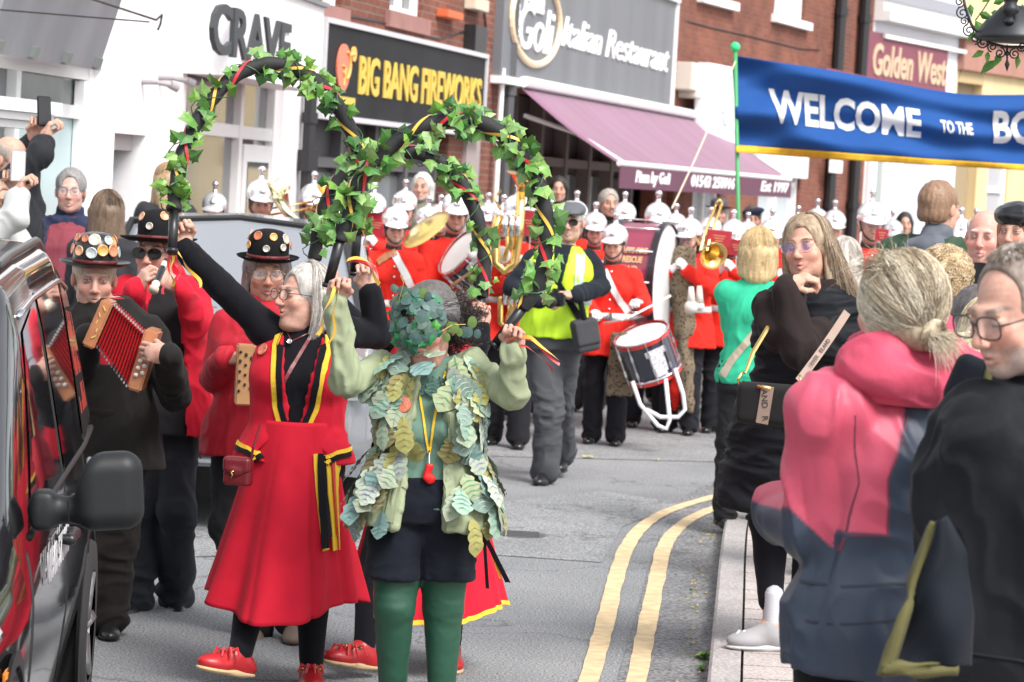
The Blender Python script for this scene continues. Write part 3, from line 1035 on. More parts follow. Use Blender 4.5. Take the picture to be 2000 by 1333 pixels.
# ------------------------------------------------------------ ground
def ground_mat(name, c1, c2, scale=1.2, fine=180, bump=.002, rough=.9, patch=True):
    m = bpy.data.materials.new(name); m.use_nodes = True
    n = m.node_tree; L = n.links.new; b = n.nodes['Principled BSDF']
    b.inputs['Roughness'].default_value = rough
    tc = n.nodes.new('ShaderNodeTexCoord')
    a = n.nodes.new('ShaderNodeTexNoise'); a.inputs['Scale'].default_value = scale; a.inputs['Detail'].default_value = 8; a.inputs['Roughness'].default_value = .6
    f = n.nodes.new('ShaderNodeTexNoise'); f.inputs['Scale'].default_value = fine; f.inputs['Detail'].default_value = 3
    v = n.nodes.new('ShaderNodeTexVoronoi'); v.inputs['Scale'].default_value = fine * .8
    for t in (a, f, v): L(tc.outputs['Object'], t.inputs['Vector'])
    mx = n.nodes.new('ShaderNodeMix'); mx.data_type = 'RGBA'
    mr = n.nodes.new('ShaderNodeMapRange'); mr.inputs[1].default_value = .35; mr.inputs[2].default_value = .65
    L(a.outputs[0], mr.inputs[0]); L(mr.outputs[0], mx.inputs[0])
    mx.inputs[6].default_value = (*c1, 1); mx.inputs[7].default_value = (*c2, 1)
    m2 = n.nodes.new('ShaderNodeMix'); m2.data_type = 'RGBA'; m2.blend_type = 'OVERLAY'; m2.inputs[0].default_value = .7 if patch else .35
    cr = n.nodes.new('ShaderNodeMapRange'); cr.inputs[1].default_value = .3; cr.inputs[2].default_value = .7
    L(f.outputs[0], cr.inputs[0]); L(cr.outputs[0], m2.inputs[7]); L(mx.outputs[2], m2.inputs[6])
    vo = n.nodes.new('ShaderNodeTexVoronoi'); vo.feature = 'DISTANCE_TO_EDGE'; vo.inputs['Scale'].default_value = .55
    dn = n.nodes.new('ShaderNodeTexNoise'); dn.inputs['Scale'].default_value = 2.5; dn.inputs['Detail'].default_value = 6
    vm = n.nodes.new('ShaderNodeVectorMath'); vm.operation = 'ADD'
    L(tc.outputs['Object'], dn.inputs['Vector']); L(tc.outputs['Object'], vm.inputs[0]); L(dn.outputs['Color'], vm.inputs[1]); L(vm.outputs[0], vo.inputs['Vector'])
    ck = n.nodes.new('ShaderNodeMapRange'); ck.inputs[1].default_value = .0; ck.inputs[2].default_value = .012; ck.inputs[3].default_value = .55 if patch else 1.; ck.inputs[4].default_value = 1.
    L(vo.outputs['Distance'], ck.inputs[0])
    sk = n.nodes.new('ShaderNodeVectorMath'); sk.operation = 'SCALE'; L(m2.outputs[2], sk.inputs[0]); L(ck.outputs[0], sk.inputs['Scale'])
    L(sk.outputs[0], b.inputs['Base Color'])
    bp = n.nodes.new('ShaderNodeBump'); bp.inputs['Distance'].default_value = bump; bp.inputs['Strength'].default_value = 1
    ad = n.nodes.new('ShaderNodeMath'); ad.operation = 'ADD'
    L(f.outputs[0], ad.inputs[0]); L(v.outputs['Distance'], ad.inputs[1]); L(ad.outputs[0], bp.inputs['Height'])
    L(bp.outputs[0], b.inputs['Normal'])
    return m

ASPH = ground_mat('asphalt', (.155, .16, .168), (.225, .23, .233), .7, 95, .0025)
ASPH2 = ground_mat('asphalt_paler', (.18, .186, .19), (.24, .243, .245), 1.1, 90, .0022)
ASPH3 = ground_mat('asphalt_coarse', (.13, .13, .135), (.205, .205, .205), 2., 55, .005)
GR = mk('ground', [(-400, -60, 0), (400, -60, 0), (400, 700, 0), (-400, 700, 0)], [(0, 1, 2, 3)], ASPH, smooth=False)
tag(GR, 'grey asphalt street surface', kind='structure')

def sheet(name, pts, z, m, kind='structure', n=1):
    o = mk(name, [(x, y, z) for x, y in pts], [tuple(range(len(pts)))], m, smooth=False)
    return tag(o, kind=kind)
def gx(px, py, z=0.):
    v = G(px, py, z); return (v.x, v.y)
sheet('road_paler_area', [gx(960, 1085), gx(1175, 1100), gx(1215, 1030), gx(1330, 985), gx(1180, 960), gx(800, 1000), gx(300, 1010), gx(240, 1090)], .004, ASPH2)  # two flat areas of slightly paler asphalt
sheet('road_paler_area', [gx(100, 870), gx(1460, 905), gx(1480, 880), gx(1480, 800), gx(400, 800), gx(100, 800)], .004, ASPH2)

def smooth_line(pts, n=8):
    pts = [Vector((p[0], p[1], 0)) for p in pts]
    out = []
    for i in range(len(pts) - 1):
        p0, p1, p2, p3 = pts[max(0, i - 1)], pts[i], pts[i + 1], pts[min(len(pts) - 1, i + 2)]
        for j in range(n):
            t = j / n
            out.append(.5 * ((2 * p1) + (p2 - p0) * t + (2 * p0 - 5 * p1 + 4 * p2 - p3) * t * t + (3 * p1 - p0 - 3 * p2 + p3) * t ** 3))
    out.append(pts[-1])
    return out
def offset(line, d):
    out = []
    for i, p in enumerate(line):
        t = (line[min(i + 1, len(line) - 1)] - line[max(i - 1, 0)]).normalized()
        out.append(p + Vector((t.y, -t.x, 0)) * d)
    return out
def band(name, line, d0, d1, z0, z1, m, kind='structure', jit=0.):
    a, b = offset(line, d0), offset(line, d1)
    r = random.Random(3)
    if jit:
        a = [p + Vector((r.uniform(-jit, jit), 0, 0)) for p in a]; b = [p + Vector((r.uniform(-jit, jit), 0, 0)) for p in b]
    V, F = [], []
    for p, q in zip(a, b):
        if z1 is None:
            V += [(p.x, p.y, z0), (q.x, q.y, z0)]
        else:
            V += [(p.x, p.y, z0), (p.x, p.y, z1 - .012), (p.x + (q.x - p.x) * .1, p.y + (q.y - p.y) * .1, z1), (q.x, q.y, z1), (q.x, q.y, z0)]
    k = 2 if z1 is None else 5
    for i in range(len(a) - 1):
        for j in range(k - 1):
            F.append((i * k + j, i * k + j + 1, (i + 1) * k + j + 1, (i + 1) * k + j))
    return tag(mk(name, V, F, m, smooth=False), kind=kind)

# kerb line on the road side, found on the ground
kp = [gx(1383, 1333), gx(1396, 1200), gx(1405, 1110), gx(1416, 1045), gx(1438, 990), gx(1480, 958), gx(1560, 932), gx(1720, 905), gx(1990, 880), gx(2300, 862)]
d0 = Vector(kp[0]) - Vector(kp[1])
kp = [tuple(Vector(kp[0]) + d0 * 5.5), tuple(Vector(kp[0]) + d0 * 2)] + kp
KL = smooth_line(kp, 6)
def yl(pts):
    p = [gx(*q) for q in pts]
    d = Vector(p[0]) - Vector(p[1])
    return smooth_line([tuple(Vector(p[0]) + d * 5), tuple(Vector(p[0]) + d * 2)] + p, 8)
YEL = mat('yellow_line_paint', (.60, .45, .26), .75, var=.2, vs=14, bump=.001, bs=150)
band('road_line', yl([(1150, 1333), (1182, 1220), (1203, 1130), (1228, 1065), (1262, 1025), (1310, 998), (1385, 975), (1470, 955), (1600, 932), (1800, 905), (2200, 876)]), -.042, .042, .008, None, YEL, jit=.004)
band('road_line', yl([(1243, 1333), (1265, 1220), (1283, 1130), (1298, 1070), (1320, 1038), (1355, 1012), (1410, 990), (1490, 968), (1610, 943), (1800, 915), (2200, 882)]), -.042, .042, .008, None, YEL, jit=.004)
band('gutter_strip', KL, -.36, -.004, .004, None, ASPH3)
KM = ground_mat('kerb_stone', (.30, .275, .265), (.38, .355, .345), 3., 60, .0015, patch=False)
PAV = ground_mat('pavement_slab', (.38, .33, .31), (.47, .42, .40), 2.2, 70, .0012, patch=False)
band('kerb', KL, 0, .125, -.05, .1, KM)
kin = offset(KL, .13)
V = [(p.x, p.y, .078) for p in kin] + [(kin[-1].x, kin[-1].y + 1, .078), (60, 60, .078), (60, -20, .078), (kin[0].x, -20, .078)]
JM = mat('pavement_joint', (.05, .042, .038), .95)
tag(mk('pavement_bed', V, [tuple(range(len(V)))], JM, smooth=False), kind='structure')
# block paving in courses that run back from the kerb
mb = MB()
rr = random.Random(5)
y = 4.
def kx(yy):
    for i in range(len(kin) - 1):
        a, b = kin[i], kin[i + 1]
        if a.y <= yy <= b.y: return a.x + (b.x - a.x) * (yy - a.y) / (b.y - a.y + 1e-9)
    return kin[-1].x if yy > kin[-1].y else kin[0].x
while y < 26:
    dy = rr.choice([.16, .22, .3, .3, .45, .6])
    x = max(kx(y), kx(y + dy)) + rr.uniform(.3, .9)
    x1 = x + 4.5 if y < 20 else x + 6
    mb.prism([(kx(y + .012) + .006, y + .012), (x - .005, y + .012), (x - .005, y + dy - .012), (kx(y + dy - .012) + .006, y + dy - .012)], .098 - .02, Matrix.Translation((0, 0, .02)))
    while x < x1:
        dx = rr.uniform(.8, 1.3)
        mb.box((x + dx / 2, y + dy / 2, .06 + rr.uniform(-.001, .003)), (dx - .010, dy - .026, .075), bev=.004)
        x += dx
    y += dy
tag(mb.build('pavement', PAV), kind='structure')
# weeds and fallen petals along the gutter
rr = random.Random(9)
LEAFM = mat('leaf_green', (.10, .24, .03), .5, vc=True, var=.15, vs=40, spec=.4)
def weed(p, s, n):
    V, F = [], []
    C = []
    for i in range(n):
        a = rr.uniform(0, 6.28); l = s * rr.uniform(.5, 1); h = s * rr.uniform(.3, .9)
        t = Vector((math.cos(a), math.sin(a), 0)); sd = Vector((-t.y, t.x, 0)) * l * .25
        k = len(V); b = Vector(p)
        V += [b, b + t * l * .5 + sd + Vector((0, 0, h * .8)), b + t * l + Vector((0, 0, h * .6)), b + t * l * .5 - sd + Vector((0, 0, h * .8))]
        F.append((k, k + 1, k + 2, k + 3)); g = rr.uniform(.6, 1.3)
        C.append((.10 * g, .22 * g, .04 * g))
    return V, F, C
def weed_thing(px, py, s, n, label):
    V, F, C = weed(tuple(gx(px, py)) + (.0,), s, n)
    tag(mk('weed', V, F, LEAFM, fcol=C, smooth=False), label, 'plant', 'small weeds growing at the kerb')
weed_thing(1378, 1290, .07, 14, 'leafy weed growing from the kerb gutter, nearest the bottom edge')
weed_thing(1372, 1312, .045, 10, 'low sprig of weed in the gutter just below the larger leafy weed')
weed_thing(1348, 1155, .025, 6, 'tiny green sprig on the asphalt between kerb and yellow lines')
def litter(px, py, s, col, label, kind='leaf'):
    x, y = gx(px, py)
    k = rr.uniform(0, 3)
    pts = [(x + s * math.cos(a + k) * rr.uniform(.7, 1.1), y + s * math.sin(a + k) * rr.uniform(.6, 1.4), .012 + .012 * (i % 2)) for i, a in enumerate([0, .9, 1.7, 2.6, 3.5, 4.4, 5.4])]
    tag(mk('fallen_leaf', pts + [(x, y, .02)], [(i, (i + 1) % 7, 7) for i in range(7)], mat('dry_leaf', (.42, .40, .16), .7), smooth=False), label, kind)
litter(1148, 896, .05, 0, 'dry yellowish leaf lying on the road in front of the side drummer')
litter(1283, 902, .022, 0, 'small dry leaf on the road right of the bigger fallen leaf')
V, F, C = [], [], []
for i in range(260):
    q = offset(KL, -rr.uniform(.01, .14))
    p = q[rr.randrange(8, len(q) - 24)]
    s = rr.uniform(.004, .012); a = rr.uniform(0, 3.1)
    p = Vector((p.x + rr.uniform(-.01, .01), p.y + rr.uniform(-.4, .4), .012))
    t = Vector((math.cos(a), math.sin(a), 0)) * s; u = Vector((-t.y, t.x, 0)) * .7
    k = len(V); V += [p - t, p + u, p + t + Vector((0, 0, s * .5)), p - u]; F.append((k, k + 1, k + 2, k + 3))
    C.append(rr.choice([(.5, .33, .06), (.12, .10, .05), (.20, .25, .06), (.07, .06, .05), (.4, .3, .15)]))
tag(mk('gutter_debris', V, F, mat('debris', vc=True, rough=.9), fcol=C, smooth=False), kind='stuff')
mb = MB(); mb.lathe([(.001, .008), (.13, .008), (.14, .006)], 28, gx(1018, 1046) + (0,))
for i in range(6): mb.box((gx(1018, 1046)[0], gx(1018, 1046)[1] - .1 + i * .04, .01), (.2, .012, .004))
tag(mb.build('manhole_cover', mat('iron_cover', (.10, .10, .10), .7, metal=.3)), 'small round iron cover set in the road left of the yellow lines', 'cover')

# ------------------------------------------------------------ buildings
def brick_mat(name, c1, c2, cm, sc=1.):
    m = bpy.data.materials.new(name); m.use_nodes = True
    n = m.node_tree; L = n.links.new; b = n.nodes['Principled BSDF']
    b.inputs['Roughness'].default_value = .9
    tc = n.nodes.new('ShaderNodeTexCoord')
    sp = n.nodes.new('ShaderNodeSeparateXYZ'); cb = n.nodes.new('ShaderNodeCombineXYZ')
    ad = n.nodes.new('ShaderNodeMath'); ad.operation = 'ADD'
    L(tc.outputs['Object'], sp.inputs[0]); L(sp.outputs[0], ad.inputs[0]); L(sp.outputs[1], ad.inputs[1])
    L(ad.outputs[0], cb.inputs[0]); L(sp.outputs[2], cb.inputs[1])
    br = n.nodes.new('ShaderNodeTexBrick')
    L(cb.outputs[0], br.inputs['Vector'])
    br.inputs['Scale'].default_value = 1.
    br.inputs['Brick Width'].default_value = .225 * sc; br.inputs['Row Height'].default_value = .078 * sc
    br.inputs['Mortar Size'].default_value = .009; br.inputs['Mortar Smooth'].default_value = .3
    br.inputs['Color1'].default_value = (*c1, 1); br.inputs['Color2'].default_value = (*c2, 1); br.inputs['Mortar'].default_value = (*cm, 1)
    no = n.nodes.new('ShaderNodeTexNoise'); no.inputs['Scale'].default_value = 1.3; no.inputs['Detail'].default_value = 7
    L(tc.outputs['Object'], no.inputs['Vector'])
    mr = n.nodes.new('ShaderNodeMapRange'); mr.inputs[1].default_value = .3; mr.inputs[2].default_value = .7; mr.inputs[3].default_value = .72; mr.inputs[4].default_value = 1.25
    L(no.outputs[0], mr.inputs[0])
    sc_ = n.nodes.new('ShaderNodeVectorMath'); sc_.operation = 'SCALE'
    L(br.outputs[0], sc_.inputs[0]); L(mr.outputs[0], sc_.inputs['Scale']); L(sc_.outputs[0], b.inputs['Base Color'])
    bp = n.nodes.new('ShaderNodeBump'); bp.inputs['Distance'].default_value = .008; bp.invert = True
    L(br.outputs['Fac'], bp.inputs['Height']); L(bp.outputs[0], b.inputs['Normal'])
    return m
BR1 = brick_mat('brick_red', (.21, .065, .038), (.15, .042, .028), (.20, .14, .11))
BR2 = brick_mat('brick_orange', (.23, .072, .04), (.17, .048, .03), (.17, .10, .075))
WHR = mat('white_render', (.78, .77, .78), .8, var=.12, vs=2.2, st=(1, 1, .12), bump=.002, bs=20)
WHP = mat('white_paint', (.80, .80, .79), .45, var=.03, vs=3)
YLR = mat('yellow_render', (.62, .49, .27), .85, var=.1, vs=2, st=(1, 1, .2))
GLS = mat('shop_glass', (.12, .13, .135), .06, spec=.9, var=.4, vs=1.)
GLC = mat('filmed_glass', (.44, .56, .57), .25, var=.08, vs=1.5, spec=.7)
DKG = mat('dark_grey_paint', (.055, .052, .055), .5, var=.1, vs=3)
MDG = mat('mid_grey_panel', (.20, .21, .225), .55, var=.15, vs=3, st=(1, 1, .2))
SGR = mat('sign_grey', (.155, .16, .175), .5, var=.12, vs=2, st=(1, 1, .15))
BLM = mat('black_iron', (.015, .015, .017), .4)
WLT = mat('white_letter', (.82, .82, .82), .5)
BLT = mat('black_letter', (.03, .035, .04), .5)
YLT = mat('yellow_letter', (.66, .46, .07), .5)
MAR = mat('maroon_panel', (.26, .06, .10), .6, var=.06, vs=2)
CRE = mat('cream_paint', (.62, .54, .42), .7)
STN = mat('stone_sill', (.30, .15, .13), .8, var=.1, vs=4)
BRN = mat('brown_dim', (.10, .075, .06), .7, var=.2, vs=1.5)

class Wall:
    """one building front: local x runs along the wall, -y is the street side"""
    def __init__(s, name, label, a, b, h, m, thick=.3):
        A = P(a[0], 400, a[1]); B = P(b[0], 400, b[1])
        A.z = B.z = 0
        s.A = A; d = (B - A); s.len = d.length; s.d = d.normalized()
        s.n = Vector((s.d.y, -s.d.x, 0))
        s.root = empty(name, A, math.atan2(s.d.y, s.d.x), label, 'building')
        s.h, s.m = h, m
        s.holes = []
    def hit(s, px, py, off=0.):
        v = (px - 1000) / FPX * CR + (666.5 - py) / FPX * CU + CF
        o = s.A + s.n * off
        t = (o - CO).dot(s.n) / v.dot(s.n)
        p = CO + v * t
        return (p - o).dot(s.d), p.z
    def bx(s, mb, u0, u1, z0, z1, y0=-.05, y1=0., bev=0.):
        mb.box(((u0 + u1) / 2, (y0 + y1) / 2, (z0 + z1) / 2), (abs(u1 - u0), abs(y1 - y0), abs(z1 - z0)), bev=bev)
    def quad(s, a, b, name, m, y0=-.05, y1=0., bev=0., parent=None, off=0.):
        u0, z0 = s.hit(*a, off); u1, z1 = s.hit(*b, off)
        mb = MB(); s.bx(mb, u0, u1, min(z0, z1), max(z0, z1), y0, y1, bev)
        return mb.build(name, m, parent or s.root)
    def wall(s, holes=(), z0=0., extra=0.):
        """wall with rectangular openings (u0,u1,z0,z1), built as blocks"""
        us = sorted({0., s.len + extra} | {h[0] for h in holes} | {h[1] for h in holes})
        zs = sorted({z0, s.h} | {h[2] for h in holes} | {h[3] for h in holes})
        us = [u for u in us if -1e-6 <= u <= s.len + extra + 1e-6]
        V, F = [], []
        iu = {}
        def vi(u, z, y):
            k = (round(u, 4), round(z, 4), y)
            if k not in iu: iu[k] = len(V); V.append((u, y, z))
            return iu[k]
        for i in range(len(us) - 1):
            for j in range(len(zs) - 1):
                cu, cz = (us[i] + us[i + 1]) / 2, (zs[j] + zs[j + 1]) / 2
                if any(h[0] < cu < h[1] and h[2] < cz < h[3] for h in holes): continue
                F.append((vi(us[i], zs[j], 0.), vi(us[i + 1], zs[j], 0.), vi(us[i + 1], zs[j + 1], 0.), vi(us[i], zs[j + 1], 0.)))
        for h in holes:
            for a, b in (((h[0], h[2]), (h[1], h[2])), ((h[1], h[2]), (h[1], h[3])), ((h[1], h[3]), (h[0], h[3])), ((h[0], h[3]), (h[0], h[2]))):
                F.append((vi(*a, 0.), vi(*b, 0.), vi(*b, .28), vi(*a, .28)))
        e = s.len + extra
        F.append((vi(0, z0, 0.), vi(0, s.h, 0.), vi(0, s.h, 6.), vi(0, z0, 6.)))
        F.append((vi(e, z0, 0.), vi(e, s.h, 0.), vi(e, s.h, 6.), vi(e, z0, 6.)))
        F.append((vi(0, s.h, 0.), vi(e, s.h, 0.), vi(e, s.h, 6.), vi(0, s.h, 6.)))
        F.append((vi(0, z0, 6.), vi(e, z0, 6.), vi(e, s.h, 6.), vi(0, s.h, 6.)))
        return mk('wall', V, F, s.m, s.root, smooth=False)
    def window(s, u0, u1, z0, z1, cols=(), rows=(), fm=None, gm=None, fw=.06, y=.12, name='window', glass=True, back=None):
        fm, gm = fm or WHP, gm or GLS
        mb = MB()
        s.bx(mb, u0, u0 + fw, z0, z1, y - .06, y + .04); s.bx(mb, u1 - fw, u1, z0, z1, y - .06, y + .04)
        s.bx(mb, u0 + fw, u1 - fw, z0, z0 + fw, y - .05, y + .04); s.bx(mb, u0 + fw, u1 - fw, z1 - fw, z1, y - .05, y + .04)
        for c in cols: s.bx(mb, c - fw / 2, c + fw / 2, z0 + fw, z1 - fw, y - .055, y + .038)
        for r_ in rows: s.bx(mb, u0 + fw, u1 - fw, r_ - fw / 2, r_ + fw / 2, y - .045, y + .036)
        f = mb.build(name, fm, s.root)
        mb = MB(); s.bx(mb, u0 + .01, u1 - .01, z0 + .01, z1 - .01, y + .012, y + .02)
        mb.build('pane', gm, f)
        return f
    def text(s, t, a, b, zc, size, m, y, name='lettering', ext=.015, off=0., shear=0., tilt=0., parent=None):
        """text centred between wall positions a and b, stretched to fit"""
        V, F = text_mesh(t, size, ext, off, shear)
        xs = [v.x for v in V]; wd = max(xs) - min(xs); cx = (max(xs) + min(xs)) / 2
        k = (b - a) / wd
        ct, st = math.cos(tilt), math.sin(tilt)
        V = [Vector(((v.x - cx) * k + (a + b) / 2, y - v.z - v.y * st, zc + v.y * ct)) for v in V]
        return mk(name, V, F, m, parent or s.root, smooth=False)

# --- white shop at the left
w1 = Wall('white_shop', 'white rendered shop at far left with a tilted grey fascia board', (-220, 15.6), (346, 21.5), 7.6, WHR)
H = w1.hit
ua, ub = H(-150, 150)[0], H(192, 300)[0]
zt = H(100, 118)[1]; zm = H(120, 215)[1]
du0, du1, dz = H(222, 300)[0], H(283, 300)[0], H(250, 262)[1]
w1.wall([(ua, ub, .45, zt), (du0, du1, .12, dz)])
f = w1.window(ua, ub, .45, zt, (H(52, 250)[0],), (zm,), gm=GLS, fw=.09)
mb = MB(); w1.bx(mb, H(60, 300)[0] , ub - .1, .55, zm - .05, .125, .13); mb.build('filmed_pane', GLC, f)
mb = MB(); w1.bx(mb, ub - .09 - .14, ub - .09, .5, zt - .1, .05, .119); mb.build('shutter_strip', WHP, f)
mb = MB(); w1.bx(mb, du0, du0 + (du1 - du0) * .62, .12, dz - .12, .16, .2); w1.bx(mb, du0, du1, dz - .12, dz, .1, .2); dr = mb.build('door', mat('door_grey', (.40, .38, .38), .6), w1.root)
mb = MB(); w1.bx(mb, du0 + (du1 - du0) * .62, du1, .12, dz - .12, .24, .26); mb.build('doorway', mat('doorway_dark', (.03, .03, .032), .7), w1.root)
u0, zb = H(2, 92, .24); u1, _ = H(216, 137, .24)
z0 = (zb + H(214, 137, .24)[1]) / 2; z1 = z0 + .62
tl = Matrix.Rotation(R(16), 3, 'X')
mb = MB(); mb.box(((u0 + u1) / 2, -.22, (z0 + z1) / 2), (u1 - u0, .06, z1 - z0 + .05), rot=tl)
sg = mb.build('fascia_board', MDG, w1.root)
for i in range(4):
    for q in (0, 1):
        mb = MB()
        uu = u0 + .12 + (u1 - u0 - .24) * i / 3
        mb.box((uu, -.26 - (.09 if q else -.09), z1 - .03 if q else z0 + .03), (.09, .07, .07), rot=tl)
        mb.build('bracket', mat('grey_green_iron', (.16, .18, .17), .6), sg)
mb = MB(); mb.box(((u0 + u1) / 2, -.31, z1 + .04), (u1 - u0 + .06, .12, .025), rot=tl); mb.build('top_flashing', DKG, sg)
mb = MB()
uu, zz = H(105, 30)
mb.tube([(u0 - .8, -.3, z1 - .2), (u0 + .1, -.5, z1 - .22), (uu, -.7, zz), (uu + .06, -.72, zz + .04), (uu + .1, -.7, zz - .02), (uu + .05, -.7, zz - .06)], .008, 6)
mb.tube([(u0 - .8, -.3, z1 - .42), (uu - .1, -.68, zz - .02)], .006, 6)
mb.build('iron_bracket', BLM, w1.root)
for (px, py) in ((277, 160), (310, 152)):
    uu, zz = H(px, py)
    mb = MB(); mb.tube([(uu, 0, zz), (uu, -.12, zz), (uu + .06, -.2, zz - .01)], [.022, .018, .022], 10); mb.tube([(uu + .06, -.2, zz - .01), (uu + .11, -.24, zz - .03)], [.03, .034], 12)
    mb.build('security_light', mat('dull_metal', (.30, .27, .28), .5), w1.root)
mb = MB(); uu, zz = H(5, 222)
for k, (a, b) in enumerate(((.0, .05), (.05, .1), (.1, .18))):
    w1.bx(mb, uu - 1.2, uu + .1 + a * .8, zz - .09 + a, zz - .09 + b - .003, -.25 - a * .8, 0)
mb.build('door_hood', WHP, w1.root)
uu0, zz0 = H(314, 345); mb = MB(); w1.bx(mb, uu0 - .2, uu0 + .25, zz0 - .5, zz0 - .05, -.02, 0); mb.build('notice_board', mat('notice_grey', (.2, .19, .2), .6), w1.root)

# --- shop with the projecting white fascia
w2 = Wall('cafe_shop', 'white shop with CRAVE in dark letters on its fascia', (346, 21.5), (603, 26.5), 7.6, WHR)
H = w2.hit
ua, ub = .12, H(548, 330)[0]
zt = H(450, 150)[1] + .1; zm = H(450, 255)[1]
uc = H(484, 300)[0]
w2.wall([(ua, ub, .3, zt)])
f = w2.window(ua, ub, .3, zt, (uc,), (zm,), fw=.11)
mb = MB(); w2.bx(mb, uc + .12, ub - .14, .35, zm - .1, .06, .11); dd = mb.build('shop_door', WHP, w2.root)
mb = MB(); w2.bx(mb, uc + .26, ub - .28, .6, zm - .25, .05, .058); mb.build('pane', GLS, dd)
mb = MB(); w2.bx(mb, ua + .12, uc - .08, .5, zm - .06, .30, .32); w2.bx(mb, ua + .12, ub - .12, zm + .06, zt - .1, .30, .32); mb.build('reflected_brick', BR1, w2.root)  # brick panels behind the glass stand in for reflected brickwork
zb = H(372, 135, .3)[1]; zf = zb + .75
e0, e1 = -.02, H(603, 100, .3)[0]
mb = MB(); w2.bx(mb, e0, e1, zb, zf, -.42, -.0); fb = mb.build('fascia', mat('fascia_white', (.80, .80, .81), .5), w2.root)
mb = MB(); w2.bx(mb, e0 - .03, e1 + .03, zf, zf + .04, -.46, 0); mb.build('fascia_cap', MDG, fb)
a, b = H(413, 80, .43)[0], H(566, 90, .43)[0]
w2.text('CRAVE', a, b, zb + .30, .52, BLT, -.424, ext=.02, off=.012, parent=fb)
mb = MB(); u_ = H(589, 100)[0]
mb.tube([(u_ + .1, -.09, 0), (u_ + .1, -.09, 7.6)], .06, 10)
for z in (1.2, 2.4, 4., 5.5): mb.tube([(u_ + .1, -.09, z), (u_ + .1, -.09, z + .1)], .078, 10)
mb.tube([(u_ + .1, -.09, 1.95), (u_ + .1, -.09, 2.15)], .1, 10)
mb.build('drainpipe', BLM, w2.root)

# --- brick shop with the black fireworks sign
w3 = Wall('brick_shop', 'red brick shop under a black BIG BANG FIREWORKS sign', (603, 26.5), (962, 33.4), 7.8, BR1)
H = lambda x_, y_, o_=.14: w3.hit(x_, y_, o_)
zs_t = (H(637, 40)[1] + H(947, 118)[1]) / 2; zs_b = (H(644, 212)[1] + H(940, 270)[1]) / 2
us0, us1 = H(634, 100)[0], H(945, 180)[0]
shop_t = zs_b - .02
wz = []
for (pa, pb, zy) in ((640, 692, 5), (787, 850, 22)):
    wz.append((H(pa, 5)[0], H(pb, 20)[0], H(pa, zy)[1], H(pa, zy)[1] + 1.3))
uc0, uc1 = H(898, 300)[0], H(925, 300)[0]
w3.wall([(.0, uc0, .12, shop_t)] + wz)
for q in wz:
    w3.window(*q, ((q[0] + q[1]) / 2,), (q[2] + .65,), fw=.07)
    mb = MB(); w3.bx(mb, q[0] - .15, q[1] + .15, q[2] - .17, q[2] - .002, -.06, .05); mb.build('stone_sill', STN, w3.root)
mb = MB(); w3.bx(mb, us0, us1, zs_b, zs_t, -.14, -.02); sb = mb.build('sign_board', mat('sign_black', (.016, .016, .018), .6, var=.4, vs=1.2, spec=.2), w3.root)
mb = MB(); t = .05
w3.bx(mb, us0 - t, us1 + t, zs_t, zs_t + t, -.17, -.01); w3.bx(mb, us0 - t, us1 + t, zs_b - t, zs_b, -.17, -.01)
w3.bx(mb, us0 - t, us0, zs_b, zs_t, -.168, -.01); w3.bx(mb, us1, us1 + t, zs_b, zs_t, -.168, -.01)
mb.build('sign_frame', mat('frame_pale', (.55, .54, .56), .5), sb)
a, b = H(700, 150)[0], H(938, 190)[0]
zc = (H(702, 150)[1] + H(936, 192)[1]) / 2
w3.text('BIG BANG FIREWORKS', a, b, zc, .52, YLT, -.144, ext=.012, off=.011, parent=sb)
uu, zz = H(675, 128)
mb = MB(); mb.lathe([(.001, 0), (.2, 0), (.2, .02), (.001, .02)], 28, (uu - .12, -.145, zz - .03), Matrix.Rotation(R(90), 3, 'X'), sy=1.15); mb.build('bomb_emblem', mat('emblem_coral', (.75, .20, .12), .5), sb)
mb = MB()
pts = [(uu - .05 + .11 * math.cos(t_), -.172, zz + .0 + .13 * math.sin(t_)) for t_ in np.linspace(-2.6, 1.8, 12)]
mb.tube(pts, .014, 6); mb.tube([(uu - .12, -.172, zz - .2), (uu - .09, -.172, zz - .02), (uu - .2, -.172, zz - .01)], .012, 6)
mb.lathe([(.001, 0), (.075, 0), (.075, .02), (.001, .02)], 10, (uu + .2, -.145, zz + .12), Matrix.Rotation(R(90), 3, 'X')); mb.tube([(uu + .02, -.16, zz + .1), (uu + .2, -.16, zz + .12)], .02, 6)
mb.build('fuse_emblem', mat('emblem_orange', (.85, .45, .12), .5), sb)
uu, zz = H(668, 196); mb = MB(); w3.bx(mb, uu - .15, uu + .4, zz - .035, zz + .035, -.15, -.141); mb.build('small_lettering', YLT, sb)
# shopfront
mb = MB(); w3.bx(mb, .02, uc0, .12, shop_t, .2, .24); sf = mb.build('shopfront', DKG, w3.root)
mb = MB()
for k in range(5): w3.bx(mb, .1 + k * (uc0 - .2) / 4 - .05, .1 + k * (uc0 - .2) / 4 + .05, .12, shop_t, .1, .199)
w3.bx(mb, .04, uc0, 2.0, 2.1, .12, .198); w3.bx(mb, .04, uc0, .12, .7, .14, .197); mb.build('front_frame', mat('shopfront_grey', (.10, .095, .1), .5), sf)
mb = MB(); w3.bx(mb, .3, uc0 * .45, .75, 1.95, .185, .195); w3.bx(mb, uc0 * .55, uc0 - .3, .75, 1.95, .185, .195); mb.build('pane', GLS, sf)
mb = MB(); w3.bx(mb, H(926, 300)[0], H(952, 300)[0], 0, zs_t - .1, -.05, 0); mb.build('pilaster', mat('pilaster_taupe', (.33, .27, .26), .7), w3.root)
mb = MB(); u_ = w3.len - .02; mb.tube([(u_ - .25, -.1, 0), (u_ - .25, -.1, zs_b + .8)], .035, 8); mb.build('white_pipe', WHP, w3.root)
